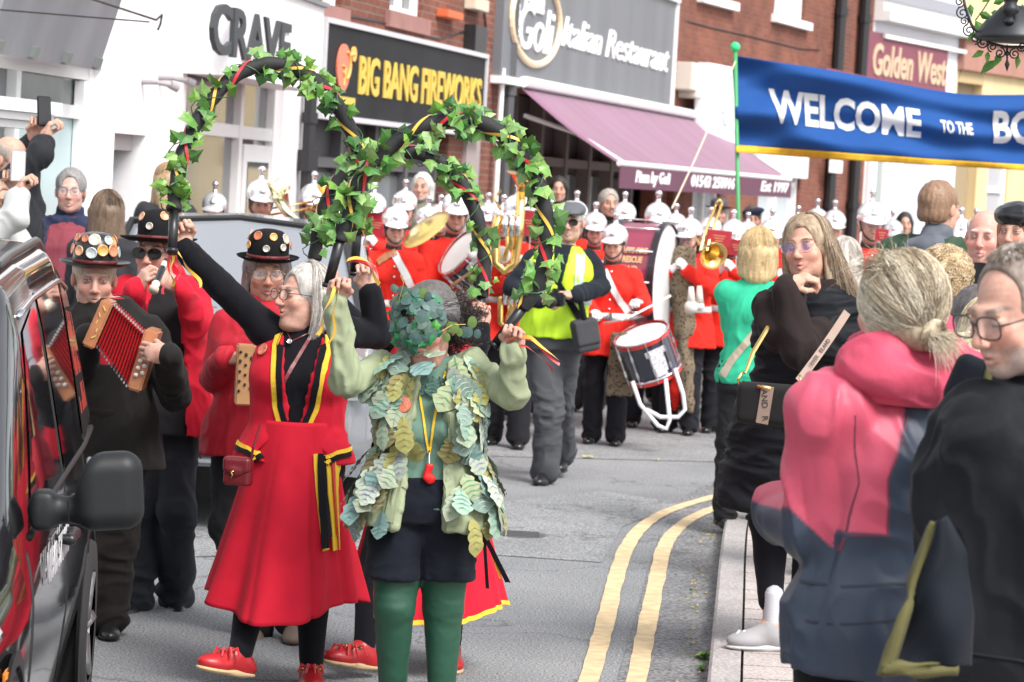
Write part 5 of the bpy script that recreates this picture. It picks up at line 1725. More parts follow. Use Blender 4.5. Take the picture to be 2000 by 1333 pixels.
# ------------------------------------------------------------ ivy hoops
IVYM = mat('ivy_leaf', vc=True, rough=.42, var=.12, vs=60, spec=.45, sub=0., bump=.0006, bs=120)
FOAM = mat('black_foam', (.014, .014, .015), .75, bump=.0006, bs=200)
RIBR = mat('ribbon_red', (.55, .01, .02), .35, sheen=.3)
RIBY = mat('ribbon_gold', (.72, .42, .05), .35, sheen=.3)
WIRE = mat('green_wire', (.03, .10, .03), .5)
IVY = [(0, .0), (.20, -.08), (.40, -.14), (.40, .06), (.60, .24), (.42, .34), (.30, .50), (.17, .62), (0, .90)]
def ivy_leaf(V, F, C, o, t, n, s, col, rg):
    sd = t.cross(n).normalized()
    pts = [(x, y) for x, y in IVY] + [(-x, y) for x, y in IVY[-2:0:-1]]
    k = len(V)
    cup = rg.uniform(-.25, .25)
    V.append(o + t * s * .25 + n * s * .05)
    for x, y in pts:
        jx, jy = x * rg.uniform(.9, 1.1), y * rg.uniform(.92, 1.08)
        V.append(o + sd * jx * s + t * jy * s + n * s * (-.30 * abs(jx) + cup * jy * jy))
    m = len(pts)
    for i in range(m):
        F.append((k, k + 1 + i, k + 1 + (i + 1) % m)); C.append([c * rg.uniform(.85, 1.15) for c in col])
GREENS = [(.08, .20, .035), (.11, .26, .05), (.05, .15, .03), (.18, .32, .08), (.13, .25, .08), (.22, .36, .12), (.03, .10, .02), (.13, .27, .04)]
def garland(label, pix, d0, d1, nleaf, seed, tube_r=.027, ends=(1, 1), tails=()):
    n = len(pix)
    pts = [P(x, y, d0 + (d1 - d0) * i / (n - 1)) for i, (x, y) in enumerate(pix)]
    o = pts[0].copy()
    root = empty('garland_hoop', o, 0, label, 'garland', 'ivy garland hoops carried overhead')
    pts = [p - o for p in pts]
    C3 = []
    for i in range(n - 1):
        p0, p1, p2, p3 = pts[max(0, i - 1)], pts[i], pts[i + 1], pts[min(n - 1, i + 2)]
        for j in range(6):
            t = j / 6
            C3.append(.5 * ((2 * p1) + (p2 - p0) * t + (2 * p0 - 5 * p1 + 4 * p2 - p3) * t * t + (3 * p1 - p0 - 3 * p2 + p3) * t ** 3))
    C3.append(pts[-1])
    N = len(C3)
    mb = MB(); mb.tube(C3, [tube_r * (1 + .07 * math.sin(i * 1.3)) for i in range(N)], 14); mb.build('foam_tube', FOAM, root, smooth=True)
    L = [0]
    for i in range(1, N): L.append(L[-1] + (C3[i] - C3[i - 1]).length)
    def at(s):
        s = max(0, min(L[-1] - 1e-6, s))
        i = max(j for j in range(N) if L[j] <= s); i = min(i, N - 2)
        u = (s - L[i]) / (L[i + 1] - L[i] + 1e-9)
        return C3[i].lerp(C3[i + 1], u), (C3[i + 1] - C3[i]).normalized()
    def frame_at(s):
        p, t = at(s)
        x = t.cross(Vector((0, 1, 0))).normalized(); y = x.cross(t)
        return p, t, x, y
    for name, m_, ph, w_ in (('red_ribbon', RIBR, 0., .012), ('gold_ribbon', RIBY, 2.2, .012)):
        V, F = [], []
        K = int(L[-1] / .012)
        for i in range(K + 1):
            s = L[-1] * i / K
            p, t, x, y = frame_at(s)
            a = ph + s / .34 * 2 * math.pi
            c = (x * math.cos(a) + y * math.sin(a))
            r_ = tube_r * 1.09 + .001
            V += [p + c * r_ + t * w_, p + c * r_ - t * w_]
        for i in range(K): F.append((2 * i, 2 * i + 1, 2 * i + 3, 2 * i + 2))
        mk(name, V, F, m_, root, smooth=True)
    mb = MB()
    pt = []
    for i in range(int(L[-1] / .02)):
        s = i * .02; p, t, x, y = frame_at(s); a = 1 - s / .19 * 2 * math.pi
        pt.append(p + (x * math.cos(a) + y * math.sin(a)) * (tube_r * 1.12 + .012 + .012 * math.sin(s * 37)))
    mb.tube(pt, .0022, 4); mb.build('garland_wire', WIRE, root)
    rg = random.Random(seed)
    V, F, C = [], [], []
    cl = [rg.uniform(.02, .98) for _ in range(nleaf // 5)]
    for i in range(nleaf):
        s = (rg.choice(cl) + rg.gauss(0, .018)) * L[-1] if i % 4 else rg.uniform(.0, 1.) * L[-1]
        p, t, x, y = frame_at(s)
        a = rg.uniform(0, 2 * math.pi)
        c = x * math.cos(a) + y * math.sin(a) - Vector((0, .25, 0))
        c.normalize()
        out = (c * rg.uniform(.4, 1) + t * rg.uniform(-1, 1) + Vector((0, 0, rg.uniform(-.7, .4)))).normalized()
        nn = (Vector((rg.uniform(-.7, .7), -1, rg.uniform(-.3, .8))) + c * .6).normalized()
        nn = (nn - out * nn.dot(out))
        if nn.length < .1: continue
        ivy_leaf(V, F, C, p + c * tube_r * rg.uniform(1.0, 1.7), out, nn.normalized(), rg.uniform(.026, .07), rg.choice(GREENS), rg)
    mk('ivy', V, F, IVYM, root, smooth=False, fcol=C)
    for e, i0, i1 in ((ends[0], 0, 1), (ends[1], N - 1, N - 2)):
        if not e: continue
        dv = (C3[i0] - C3[i1]).normalized()
        mb = MB(); mb.tube([C3[i0] - dv * .02, C3[i0] + dv * .16], [.02, .017], 12); mb.tube([C3[i0] + dv * .155, C3[i0] + dv * .17], [.022, .02], 12)
        mb.build('handle', BLACKP, root, smooth=True)
    for k, (pa, pb, m_, wd) in enumerate(tails):
        a = P(pa[0], pa[1], pa[2]) - o; b = P(pb[0], pb[1], pb[2]) - o
        V, F = [], []
        dv = b - a; sd = Vector((-dv.z, 0, dv.x)).normalized() * wd / 2
        for i in range(13):
            u = i / 12
            c = a + dv * u + Vector((0, 0, .04 * math.sin(math.pi * u) * (1 if abs(dv.x) > abs(dv.z) else 0))) + Vector((.012 * math.sin(u * 9 + k), .01 * math.sin(u * 7 + k), 0)) * u
            tw = math.cos(u * 3 + k)
            q_ = sd * tw + Vector((0, wd / 2 * math.sin(u * 3 + k), 0))
            V += [c + q_, c - q_]
        for i in range(12): F.append((2 * i, 2 * i + 1, 2 * i + 3, 2 * i + 2))
        mk('ribbon_tail', V, F, m_, root, smooth=True)
    return root
garland('largest ivy hoop with black foam core, raised by the smiling woman in red', [(340, 412), (342, 378), (350, 330), (363, 285), (385, 238), (415, 192), (455, 152), (500, 130), (550, 126), (600, 148), (640, 182), (668, 222), (690, 268), (701, 315), (703, 365), (700, 410), (697, 455)], 10.15, 10.6, 190, 11,
        tails=(((338, 490, 10.1), (334, 560, 10.1), RIBY, .012), ((345, 490, 10.1), (395, 562, 10.05), RIBY, .014), ((342, 492, 10.12), (352, 548, 10.1), RIBR, .016), ((333, 492, 10.1), (322, 575, 10.1), RIBR, .012)))
garland('ivy hoop held in both hands by the dancer with the leaf mask', [(664, 470), (672, 440), (684, 395), (706, 350), (742, 305), (788, 268), (838, 243), (890, 233), (940, 240), (985, 264), (1020, 300), (1045, 345), (1062, 400), (1068, 450), (1062, 510), (1045, 565), (1020, 602)], 9.62, 9.62, 215, 23,
        tails=(((655, 560, 9.55), (617, 655, 9.5), RIBY, .014), ((662, 560, 9.55), (645, 672, 9.55), RIBY, .010), ((680, 512, 9.6), (750, 562, 9.6), RIBR, .018), ((678, 508, 9.58), (745, 556, 9.58), RIBY, .016), ((990, 668, 9.55), (1090, 712, 9.5), RIBR, .012), ((990, 664, 9.55), (1085, 704, 9.5), RIBY, .014), ((995, 680, 9.55), (1075, 726, 9.5), RIBR, .008)))
garland('smaller ivy hoop seen behind and below the other two', [(615, 508), (622, 450), (638, 395), (664, 350), (705, 318), (755, 300), (805, 298), (852, 312), (890, 342), (916, 385), (934, 432), (944, 480), (946, 530), (940, 580)], 11.0, 10.9, 140, 37, ends=(1, 1))

# ------------------------------------------------------------ hats
def place(me, name, parent, M4, m=None):
    o = bpy.data.objects.new(name, me); COL.objects.link(o); o.parent = parent; o.matrix_local = M4
    return o
def head_matrix(p, loc=(0, 0, 0), s=1.):
    q = p.hp(*loc)
    M3 = Matrix(p.H.tolist()).to_4x4()
    return Matrix.Translation(Vector(q)) @ M3 @ Matrix.Scale(p.hs * s, 4)
HELM = mat('helmet_silver', (.80, .815, .84), .18, metal=.5, coat=.6)
_hm = {}
def helmet_meshes():
    S = SDF()
    S.ell((0, .015, .052), (.106, .126, .106), k=.01)
    S.cap((0, -.095, .09), (0, .02, .150), .009, .012, k=.012); S.cap((0, .02, .150), (0, .12, .085), .012, .009, k=.012)
    S.box((0, .015, -.05), (.2, .2, .058), rd=.004, k=.006, sub=True)
    S.ell((0, -.122, .012), (.094, .066, .012), rotm(18, 0, 0), k=.008)
    S.ell((0, .14, .0), (.085, .075, .011), rotm(-26, 0, 0), k=.008)
    V, F = S.mesh(.006); V = relax(V, F, 2)
    o = mk('helmet_shape', V, F, HELM); _hm['shell'] = o.data; bpy.data.objects.remove(o)
    mb = MB(); mb.lathe([(.034, -.012), (.026, 0), (.019, .006), (.018, .034), (.022, .038), (.017, .044), (.024, .052), (.028, .064), (.026, .076), (.016, .088), (.001, .092)], 16, (0, .02, .160))
    o = mb.build('x', CHROME, smooth=True); _hm['finial'] = o.data; bpy.data.objects.remove(o)
    mb = MB(); mb.lathe([(.001, 0), (.035, .0), (.03, .008), (.001, .012)], 12, (0, -.098, .075), Matrix.Rotation(R(72), 3, 'X'))
    for k in range(8):
        a = k * math.pi / 4; mb.tube([(0, -.098, .075), (math.sin(a) * .046, -.095 - .0 * a, .075 + math.cos(a) * .046)], [.006, .002], 4)
    o = mb.build('x', CHROME, smooth=True); _hm['badge'] = o.data; bpy.data.objects.remove(o)
    mb = MB()
    for x in (-1, 1): mb.tube([(x * .088, -.01, .015), (x * .080, -.035, -.05), (x * .055, -.065, -.10), (x * .02, -.088, -.128), (0, -.09, -.130)], .007, 6)
    o = mb.build('x', BLACKL, smooth=True); _hm['strap'] = o.data; bpy.data.objects.remove(o)
helmet_meshes()
def helmet(p, tilt=0.):
    M = head_matrix(p, (0, 0, .035)) @ Matrix.Rotation(R(tilt), 4, 'X')
    h = place(_hm['shell'], 'helmet', p.root, M)
    for n_ in ('finial', 'badge', 'strap'):
        place(_hm[n_], {'strap': 'chin_strap'}.get(n_, n_), h, Matrix.Identity(4))
    return h
COPPER = [(.62, .27, .14), (.70, .38, .22), (.55, .50, .42), (.60, .20, .10), (.45, .50, .48), (.65, .35, .10)]
def bowler(p, badges=10, brim=1., crown=1., flat=0., seed=1, m=None, tilt=0., name='bowler_hat', rose=True, px=1.):
    m = m or mat('felt_black', (.010, .010, .011), .9, spec=.15, bump=.0005, bs=200)
    rt = Matrix.Rotation(R(tilt), 4, 'X')
    M = head_matrix(p, (0, .015, .05)) @ rt
    mb = MB()
    c = .105 * crown
    prof = [(.085 * brim + .065, .012 + .01), (.142 * brim, .004), (.105, .0), (.090, .006), (.092, .02), (.0925, c * .55), (.085, c * .85), (.06, c * 1.02), (.03, c * 1.08 - flat), (.001, c * 1.09 - flat)]
    prof = [(.150 * brim, .016), (.146 * brim, .010), (.115 * brim, -.002)] + prof[3:]
    mb.lathe(prof, 32, sx=.92, sy=1.12)
    h = mb.build(name, m, p.root, smooth=True); h.matrix_local = M
    mb = MB(); mb.lathe([(.0935, .010), (.0955, .012), (.0955, .024), (.0935, .024)], 32, sx=.92, sy=1.12); mb.build('hat_band', mat('band_red_black', (.12, .01, .01), .6, var=.95, vs=120), h, smooth=True)
    rg = random.Random(seed)
    for i in range(badges):
        a = R(rg.uniform(-7, 7) - 100 + 200 * (i + .5) / badges) if badges > 4 else R(-40 + 80 * i / max(1, badges - 1))
        zf = .035 + (.02 if i % 2 else .055) * crown
        rr_ = .094 if zf < .075 else .080
        r_ = rg.uniform(.013, .027); zf += rg.uniform(-.006, .008)
        dv = Vector((math.sin(a), -math.cos(a), .35 if zf > .07 else .1)).normalized()
        q = Vector((math.sin(a) * rr_ * .92, -math.cos(a) * rr_ * 1.12, zf)) + dv * .003
        mb = MB(); qd = dv.to_track_quat('Z', 'Y').to_matrix()
        mb.lathe([(.001, 0), (r_, 0), (r_, .003), (r_ * .85, .0045), (r_ * .8, .0035), (.001, .004)], 16, q, qd)
        kk = rg.randrange(6); mb.build('badge', mat('badge_%d' % kk, COPPER[kk], .35, metal=.35, var=.35, vs=160), h, smooth=True)
    return h
# ------------------------------------------------------------ the dancers
REDW = cloth('red_wool', (.50, .012, .03), .85, bs=26, bump=.0015)
REDF = cloth('red_fleece', (.56, .015, .035), .9, bs=60, bump=.001)
NAVY = cloth('dark_navy', (.008, .010, .016), .9, sheen=.05)
BLKC = cloth('black_cotton', (.007, .007, .010), .9, sheen=.05)
CHAR = cloth('charcoal', (.018, .018, .02), .9)
TIGHTG = cloth('green_tights', (.010, .062, .034), .55, spec=.5)
OLIVE = cloth('pale_olive', (.28, .32, .20), .85, bs=30)
TEEG = cloth('grey_green_tee', (.115, .20, .155), .9)
YTRIM = cloth('yellow_trim', (.72, .46, .04), .8)
REDL = mat('red_leather', (.42, .015, .02), .38, bump=.0008, bs=60, var=.1)
MARL = mat('maroon_leather', (.16, .012, .018), .35, bump=.0004, bs=90)
BELL = mat('bell_brass', (.55, .40, .16), .25, metal=1.)
SOLE = mat('crepe_sole', (.50, .36, .20), .8)

def skirt(p, m, z1, z0, w1, w0, d1, d0, c1=(0, 0), c0=(0, 0), nf=9, amp=.045, seed=0, name='skirt', trim=None, hemv=.02, pw=1.3):
    n, k = 180, 46
    rg = np.random.default_rng(seed)
    ph = rg.uniform(0, 6.28, 4)
    V = np.zeros((k, n, 3))
    th = np.linspace(0, 2 * math.pi, n, endpoint=False)
    for i in range(k):
        t = i / (k - 1)
        e = t ** pw
        fo = .55 * np.abs(np.sin(th * nf / 2 + ph[0] + .9 * np.sin(th * 2 + ph[1]))) ** .8 + .3 * np.sin(th * (nf + 2) + ph[2] + t) + .25 * np.sin(th * 3 + ph[3])
        a = amp * t ** 1.2 * fo
        rx, ry = w1 + (w0 - w1) * e, d1 + (d0 - d1) * e
        V[i, :, 0] = c1[0] + (c0[0] - c1[0]) * t + (rx + a) * np.sin(th)
        V[i, :, 1] = c1[1] + (c0[1] - c1[1]) * t - (ry + a) * np.cos(th)
        V[i, :, 2] = z1 + (z0 - z1) * t + t * hemv * np.sin(th * 2 + ph[1]) - t ** 3 * .012 * fo
    V = V.reshape(-1, 3)
    i, j = np.meshgrid(np.arange(k - 1), np.arange(n), indexing='ij')
    F = np.stack([i * n + j, (i + 1) * n + j, (i + 1) * n + (j + 1) % n, i * n + (j + 1) % n], -1).reshape(-1, 4).astype(np.int32)
    N = vnormals(V, F)
    V = V + N * (.006 * folds(V, 6, seed, (1, 1, .35)))[:, None]
    o = mk(name, V, F, m, p.root)
    md = o.modifiers.new('thick', 'SOLIDIFY'); md.thickness = .004
    if trim:
        s = (k - 2) * n
        VV = np.concatenate([V[s:s + n], V[s + n:s + 2 * n]]); VV = VV + np.concatenate([N[s:s + n]] * 2) * .004
        jj = np.arange(n)
        mk('skirt_trim', VV, np.stack([jj, jj + n, (jj + 1) % n + n, (jj + 1) % n], -1).astype(np.int32), trim, p.root)
    p.parts[name] = (o, V, F)
    return o

def oak_leaf(V, F, C, o, t, n, L, wd, col, vcol, rg):
    sd = t.cross(n).normalized()
    pr = [.04, .26, .56, .64, .50, .82, .90, .72, 1.0, .92, .62, .44, .03]
    K = len(pr)
    bow = rg.uniform(-.05, .22)
    g_ = rg.uniform(.62, .88); col = [c * g_ for c in col]
    base = len(V)
    for i, w_ in enumerate(pr):
        s = i / (K - 1)
        j = rg.uniform(.88, 1.1)
        c = o + t * s * L + n * (.012 + bow * L * s * (1 - s) * 2)
        lift = n * (rg.uniform(-.06, .03) * wd * w_ * j)
        V += [c - sd * w_ * wd / 2 * j + lift + t * .02 * L * (w_ > .6), c, c + sd * w_ * wd / 2 * j + lift + t * .02 * L * (w_ > .6)]
    for i in range(K - 1):
        b = base + 3 * i
        for q in (0, 1):
            F.append((b + q, b + q + 1, b + 4 + q, b + 3 + q)); C.append([c * rg.uniform(.97, 1.03) for c in col])
    # veins
    b = len(V)
    e = n * .0016
    V += [o + t * L * .02 + n * .014 + e - sd * .002, o + t * L * .02 + n * .014 + e + sd * .002, o + t * L * .9 + n * (.013 + bow * L * .18) + e]
    F.append((b, b + 1, b + 2)); C.append(vcol)
    for s, l in ((.25, .30), (.42, .42), (.6, .38), (.75, .26)):
        for g in (-1, 1):
            c = o + t * s * L + n * (.0135 + bow * L * s * (1 - s) * 2) + e
            b = len(V); q = c + sd * g * l * wd + t * L * .10 - n * (.06 * wd * l)
            V += [c - t * .0022, c + t * .0022, q]; F.append((b, b + 1, b + 2)); C.append(vcol)
LEAFC = [((.40, .48, .34), (.12, .30, .20)), ((.30, .42, .33), (.08, .26, .20)), ((.24, .34, .28), (.40, .48, .42)), ((.42, .40, .14), (.22, .20, .05)),
         ((.46, .53, .42), (.20, .18, .34)), ((.28, .46, .36), (.08, .30, .24)), ((.36, .41, .30), (.18, .30, .18)), ((.44, .50, .30), (.10, .30, .16)), ((.34, .30, .12), (.16, .13, .04)), ((.22, .36, .33), (.1, .2, .2))]
CLOTHLEAF = mat('cloth_leaf', vc=True, rough=.85, var=.12, vs=45, spec=.25, sheen=.15)

# --- dancer in the leaf mask
g = Person('dancer in a leaf mask and oak leaf jacket over dark shorts and green tights', 826, 1010, 9.8, top=(838, 560), w=1.12, dp=1.12, fem=True, near=2, skin=(.60, .33, .26),
           head_yaw=-22, head_pitch=15, hs=1.24, age=0, armr=1.,
           px_pose=dict(shR=(752, 722), elR=(676, 748, -.12), wrR=(655, 592, -.2), shL=(918, 718), elL=(1004, 778, -.15), wrL=(1003, 688, -.22),
                        hipR=(783, 1035), hipL=(868, 1035), kneeR=(770, 1185, -.06), kneeL=(866, 1185, .02), ankR=(766, 1372, .02), ankL=(862, 1375, .02), head=(836, 632, -.05), neck=(848, 725), pel=(828, 1000)),
           pose=dict(hdR=(.12, -.15, 1), hdL=(.05, -.1, 1), pnR=(.3, -1, 0), pnL=(-.3, -1, 0), hpR='fist', hpL='fist'))
g.body(lips=(.55, .26, .22), closed=True, dbl=1.2, mouth=.001)
g.bottom(TIGHTG, e=.004, cuff=.0, r=(.118, .076, .047), name='tights', wr=.0015, calf=True, w=1.0, sc=14)
def shx(S): pass
g.bottom(NAVY, e=.010, end=.42, cuff=.012, cut=float(g.loc(830, 1128)[2]), r=(.120, .104, .05), name='shorts', wr=.008, w=1.0, waist=1.0, sc=11)
g.top(TEEG, e=.004, hem=.875, sleeve=.2, name='tee_shirt', wr=.006, sc=8, k=.03)
g.shoes(BLACKL)
g.top(OLIVE, e=.030, ea=.010, hem=.80, sleeve=1., flare=.2, name='jacket', wr=.014, sc=9, opening=(.10, .05, .76, 1.50), cuff=.008, neck=1.465)
# stand-up collar pieces
for sg_ in (-1, 1):
    g.strip('jacket', [(sg_ * .062, 1.45), (sg_ * .075, 1.25), (sg_ * .10, 1.0), (sg_ * .125, .83)], .035, OLIVE, 'jacket_placket', off=.006)
rg = random.Random(77)
V, F, C = [], [], []
z = .84
row = 0
while z < 1.46:
    n_ = 22
    for i in range(n_):
        a = -math.pi + 2 * math.pi * (i + .5 * (row % 2) + rg.uniform(-.42, .42)) / n_
        op = .39 if z < 1.3 else .38
        if abs(a + .0) < op * (1.4 - .4 * (z - .84) / .6): continue
        q, nn = g.on('jacket', 0, z + rg.uniform(-.028, .028), ang=a, off=.004)
        if q is None: continue
        if abs(q.x) > (.30 if z < 1.27 else .19): continue
        t = Vector((rg.uniform(-.65, .65), 0, -1)); t = (t - nn * t.dot(nn)).normalized()
        t = (t + nn * rg.uniform(.03, .30)).normalized(); n2 = (nn - t * nn.dot(t)).normalized()
        c, v = rg.choice(LEAFC)
        oak_leaf(V, F, C, q + Vector((0, 0, .05)), t, n2, rg.uniform(.115, .16), rg.uniform(.08, .108), c, v, rg)
    z += .054; row += 1
for i in range(44):
    sg_ = rg.choice((-1, 1)); x = sg_ * rg.uniform(.08, .18)
    q, nn = g.on('jacket', x, 1.28 + rg.uniform(.0, .16), off=.01)
    if q is None: continue
    t = Vector((sg_ * rg.uniform(.0, .9), -.2, -1)).normalized(); n2 = (nn - t * nn.dot(t)).normalized()
    c, v = rg.choice(LEAFC); oak_leaf(V, F, C, q + Vector((0, 0, .05)), t, n2, rg.uniform(.11, .14), rg.uniform(.075, .10), c, v, rg)
mk('oak_leaf_trim', V, F, CLOTHLEAF, g.parts['jacket'][0], smooth=False, fcol=C)
# leafy collar at the throat
V, F, C = [], [], []
for i in range(9):
    a = R(-75 + 150 * i / 8)
    q = Vector(g.J['neck']) + Vector((math.sin(a) * .075, -.05 - math.cos(a) * .055, -.015))
    t = Vector((math.sin(a) * .8, -.3, -.9)).normalized(); n2 = Vector((math.sin(a) * .4, -1, .3)); n2 = (n2 - t * n2.dot(t)).normalized()
    oak_leaf(V, F, C, q, t, n2, .085, .06, (.075, .15, .12), (.05, .10, .08), rg)
mk('leaf_collar', V, F, CLOTHLEAF, g.root, smooth=False, fcol=C)
# greying hair swept back to dark curls
hp = g.hp
hair_cap(g, (.10, .09, .085), 'up', vol=1., noise=.003)
def path(r_, k):
    a = r_.uniform(-1.5, 1.5)
    s0 = np.array([math.sin(a) * .078, -.065 * math.cos(a) + .0, .085 - .03 * abs(a)])
    e0 = np.array([r_.normal(0, .016), .125, -.02 + r_.normal(0, .012)])
    t = np.linspace(0, 1, k)[:, None]
    q = s0 * (1 - t) + e0 * t
    c = np.array([0, .022, .03]); d = q - c
    el = np.sqrt(((d / np.array([.088, .108, .101])) ** 2).sum(1))[:, None]
    q = c + d / el * (1 + r_.uniform(0, .05)) * (1 + .02 * np.sin(t * 9 + a * 5))
    return np.array([hp(*x) for x in q])
hair_strands(g, g.root, 1500, path, [(.22, .21, .21), (.12, .11, .11), (.32, .31, .30), (.06, .05, .05), (.17, .15, .14)], r=.0013, k=14, seed=3)
def path(r_, k):
    b = np.array([.03 + r_.normal(0, .03), .14 + r_.normal(0, .03), -.04 + r_.normal(0, .035)])
    ph = r_.uniform(0, 6.28, 3); L = r_.uniform(.03, .075)
    t = np.linspace(0, 1, k)[:, None]
    dr = nrm(r_.normal(0, 1, 3)); d2 = nrm(np.cross(dr, r_.normal(0, 1, 3)))
    q = b + dr * t * L + (np.cos(t * 11 + ph[0]) * d2 + np.sin(t * 11 + ph[0]) * np.cross(dr, d2)) * .011
    return np.array([hp(*x) for x in q])
hair_strands(g, g.root, 1300, path, [(.035, .028, .025), (.06, .045, .04), (.02, .016, .015), (.16, .13, .11)], r=.0013, k=14, seed=4, name='hair_curls')
# mask of eucalyptus and ivy leaves
MASKM = mat('mask_leaf', vc=True, rough=.5, var=.1, vs=50, spec=.4)
V, F, C = [], [], []
EUC = [(.055, .11, .10), (.075, .14, .12), (.04, .085, .075), (.10, .16, .13)]
bb = bvh_of(*SDF().ell((0, -.01, .0), (.082, .105, .125), k=.01).mesh(.012))
for i in range(130):
    u, v = rg.uniform(-1.25, .95), rg.uniform(-.38, 1.05)
    if (v < -.16 and u > .30) or u > .95 - 1.2 * max(0, -v): continue
    dv = Vector((math.sin(u) * math.cos(v), -math.cos(u) * math.cos(v), math.sin(v)))
    h = bb.ray_cast(dv * .5 + Vector((0, -.01, 0)), -dv, 1.)
    if h[0] is None: continue
    q = Vector(hp(*(h[0] + dv * (.012 + .018 * rg.random()))))
    n_ = Vector(g.H @ np.array(dv)); n_ = (n_ + Vector((rg.uniform(-.4, .4), -.35, rg.uniform(-.3, .4)))).normalized()
    t = Vector((rg.uniform(-.8, .8), 0, rg.uniform(-1, .8))); t = (t - n_ * t.dot(n_)).normalized(); sd = t.cross(n_)
    r_ = rg.uniform(.015, .027)
    if rg.random() < .68:
        col = rg.choice(EUC); k = len(V); V.append(q + n_ * .003)
        for j in range(12):
            a = j * math.pi / 6; V.append(q + (t * math.cos(a) * 1.12 + sd * math.sin(a)) * r_ * (1 if j else 1.12))
        for j in range(12): F.append((k, k + 1 + j, k + 1 + (j + 1) % 12)); C.append([c * rg.uniform(.93, 1.07) for c in col])
    else:
        ivy_leaf(V, F, C, q, t, n_, r_ * 2.2, rg.choice([(.02, .16, .05), (.03, .22, .07), (.05, .25, .04), (.015, .12, .06)]), rg)
for i in range(22):      # sprigs standing above the brow and trailing past the ear
    if i < 14:
        b0 = Vector(hp(rg.uniform(-.075, .05), -.085, .09 + rg.uniform(0, .05))); n_ = Vector((rg.uniform(-.3, .3), -1, .1)).normalized()
    else:
        b0 = Vector(hp(.085 + .01 * (i - 14), -.05 + .012 * (i - 14), -.015 + rg.uniform(-.02, .025))); n_ = Vector((.4, -1, .1)).normalized()
    r_ = rg.uniform(.012, .02); col = rg.choice(EUC + [(.10, .17, .04)]); t = Vector((0, 0, 1)); sd = Vector((1, 0, 0))
    k = len(V); V.append(b0)
    for j in range(12):
        a = j * math.pi / 6; V.append(b0 + (t * math.cos(a) * 1.25 + sd * math.sin(a)) * r_ - n_ * .002)
    for j in range(12): F.append((k, k + 1 + j, k + 1 + (j + 1) % 12)); C.append(col)
mk('leaf_mask', V, F, MASKM, g.root, smooth=False, fcol=C)
mb = MB(); mb.tube([hp(.075, -.08, .0), hp(.10, -.03, .012), hp(.13, .0, .006)], .002, 5); mb.tube([hp(-.05, -.1, .10), hp(-.03, -.1, .16), hp(-.04, -.1, .185)], .0018, 5); mb.build('mask_stem', mat('stem_gold', (.40, .27, .06), .5), g.root)
g.strip('tee_shirt', [(-.05, 1.40), (-.02, 1.26), (.012, 1.10)], .009, YTRIM, 'lanyard', off=.006)
g.strip('tee_shirt', [(.06, 1.42), (.035, 1.28), (.015, 1.10)], .009, YTRIM, 'lanyard', off=.007)
q, n_ = g.on('tee_shirt', .015, 1.05, off=.012)
wh = empty('whistle', g.world(q), 0, 'red plastic whistle hanging on a yellow lanyard', 'whistle')
mb = MB(); mb.tube([(0, -.005, .055), (0, -.008, .03), (.002, -.01, .0)], .0035, 6); mb.build('chain', CHROME, wh)
S = SDF(); S.box((.0, -.014, -.02), (.013, .008, .03), rotm(0, 12, 0), rd=.006); S.ell((.008, -.014, -.045), (.019, .010, .019), k=.008); V, F = S.mesh(.003); mk('whistle_body', V, F, mat('red_plastic', (.60, .01, .01), .25), wh)
q, n_ = g.on('jacket', -.105, 1.29, off=.03)
mb = MB(); mb.lathe([(.001, 0), (.032, 0), (.034, .004), (.028, .007), (.001, .006)], 24, q, Vector((-.1, -1, .1)).to_track_quat('Z', 'Y').to_matrix()); mb.build('badge', mat('copper_badge', (.58, .17, .10), .45, var=.4, vs=120), g.root, smooth=True)

# --- woman in the red waistcoat and skirt
p = Person('smiling grey-haired woman in glasses, red waistcoat and long red skirt', 578, 880, 10.4, top=(590, 508), w=1.15, dp=1.12, fem=True, near=2, skin=(.60, .36, .28),
           head_yaw=-52, head_pitch=-4, hs=1.06, age=.8, armr=1.08,
           px_pose=dict(shR=(516, 640), elR=(432, 560, -.1), wrR=(358, 484, -.18), shL=(668, 648), elL=(738, 655, .1), wrL=(722, 570, .05),
                        hipR=(535, 930), hipL=(612, 930), kneeR=(500, 1130, -.02), kneeL=(612, 1130, .05), ankR=(470, 1275, -.28), ankL=(608, 1300, .05), head=(592, 580, -.02), neck=(596, 650), pel=(576, 870)),
           pose=dict(hdR=(-.25, -.1, 1), hdL=(-.2, -.05, 1), pnR=(.6, -.8, 0), pnL=(0, -1, 0), hpR='fist', hpL='hold', toeR=(-.75, -.55, .18), toeL=(.12, -1, .05)))
p.body(lips=(.52, .17, .15), mouth=.0015, smile=.8, dbl=.8, brow=(.2, .15, .12))
p.legs_m = p.bottom(BLKC, e=.003, cuff=0, r=(.10, .072, .045), name='tights', wr=.001, calf=True, sc=14)
p.top(BLKC, e=.010, hem=.95, sleeve=1., name='black_top', wr=.004, sc=12, collar=.012, neck=1.485)
p.shoes(REDL, SOLE, W=.052)
for c_ in 'RL':
    a = Vector(p.J['ank' + c_]); t = Vector(nrm(p.J['toe' + c_]))
    mb = MB()
    for k in range(5):
        mb.ball(a + t * (.045 + .012 * (k % 2)) + Vector(((k - 2) * .018, 0, -.008 + .006 * (k % 2))), .013, 10)
    mb.build('shoe_bells', BELL, p.root, smooth=True)
    mb = MB()
    for k in range(4):
        a0 = a + t * .06 + Vector(((k - 1.5) * .015, -.01, .0)); mb.tube([a0, a0 + Vector(((k - 1.5) * .012, -.03, .018)), a0 + Vector(((k - 1.5) * .02, -.045, -.015))], [.005, .006, .004], 5)
    mb.build('shoe_bow', RIBR, p.root)
skirt(p, REDW, 1.10, .345, .166, .265, .145, .285, c1=(0, -.02), c0=(-.02, -.04), nf=6, amp=.115, seed=5, hemv=.035)
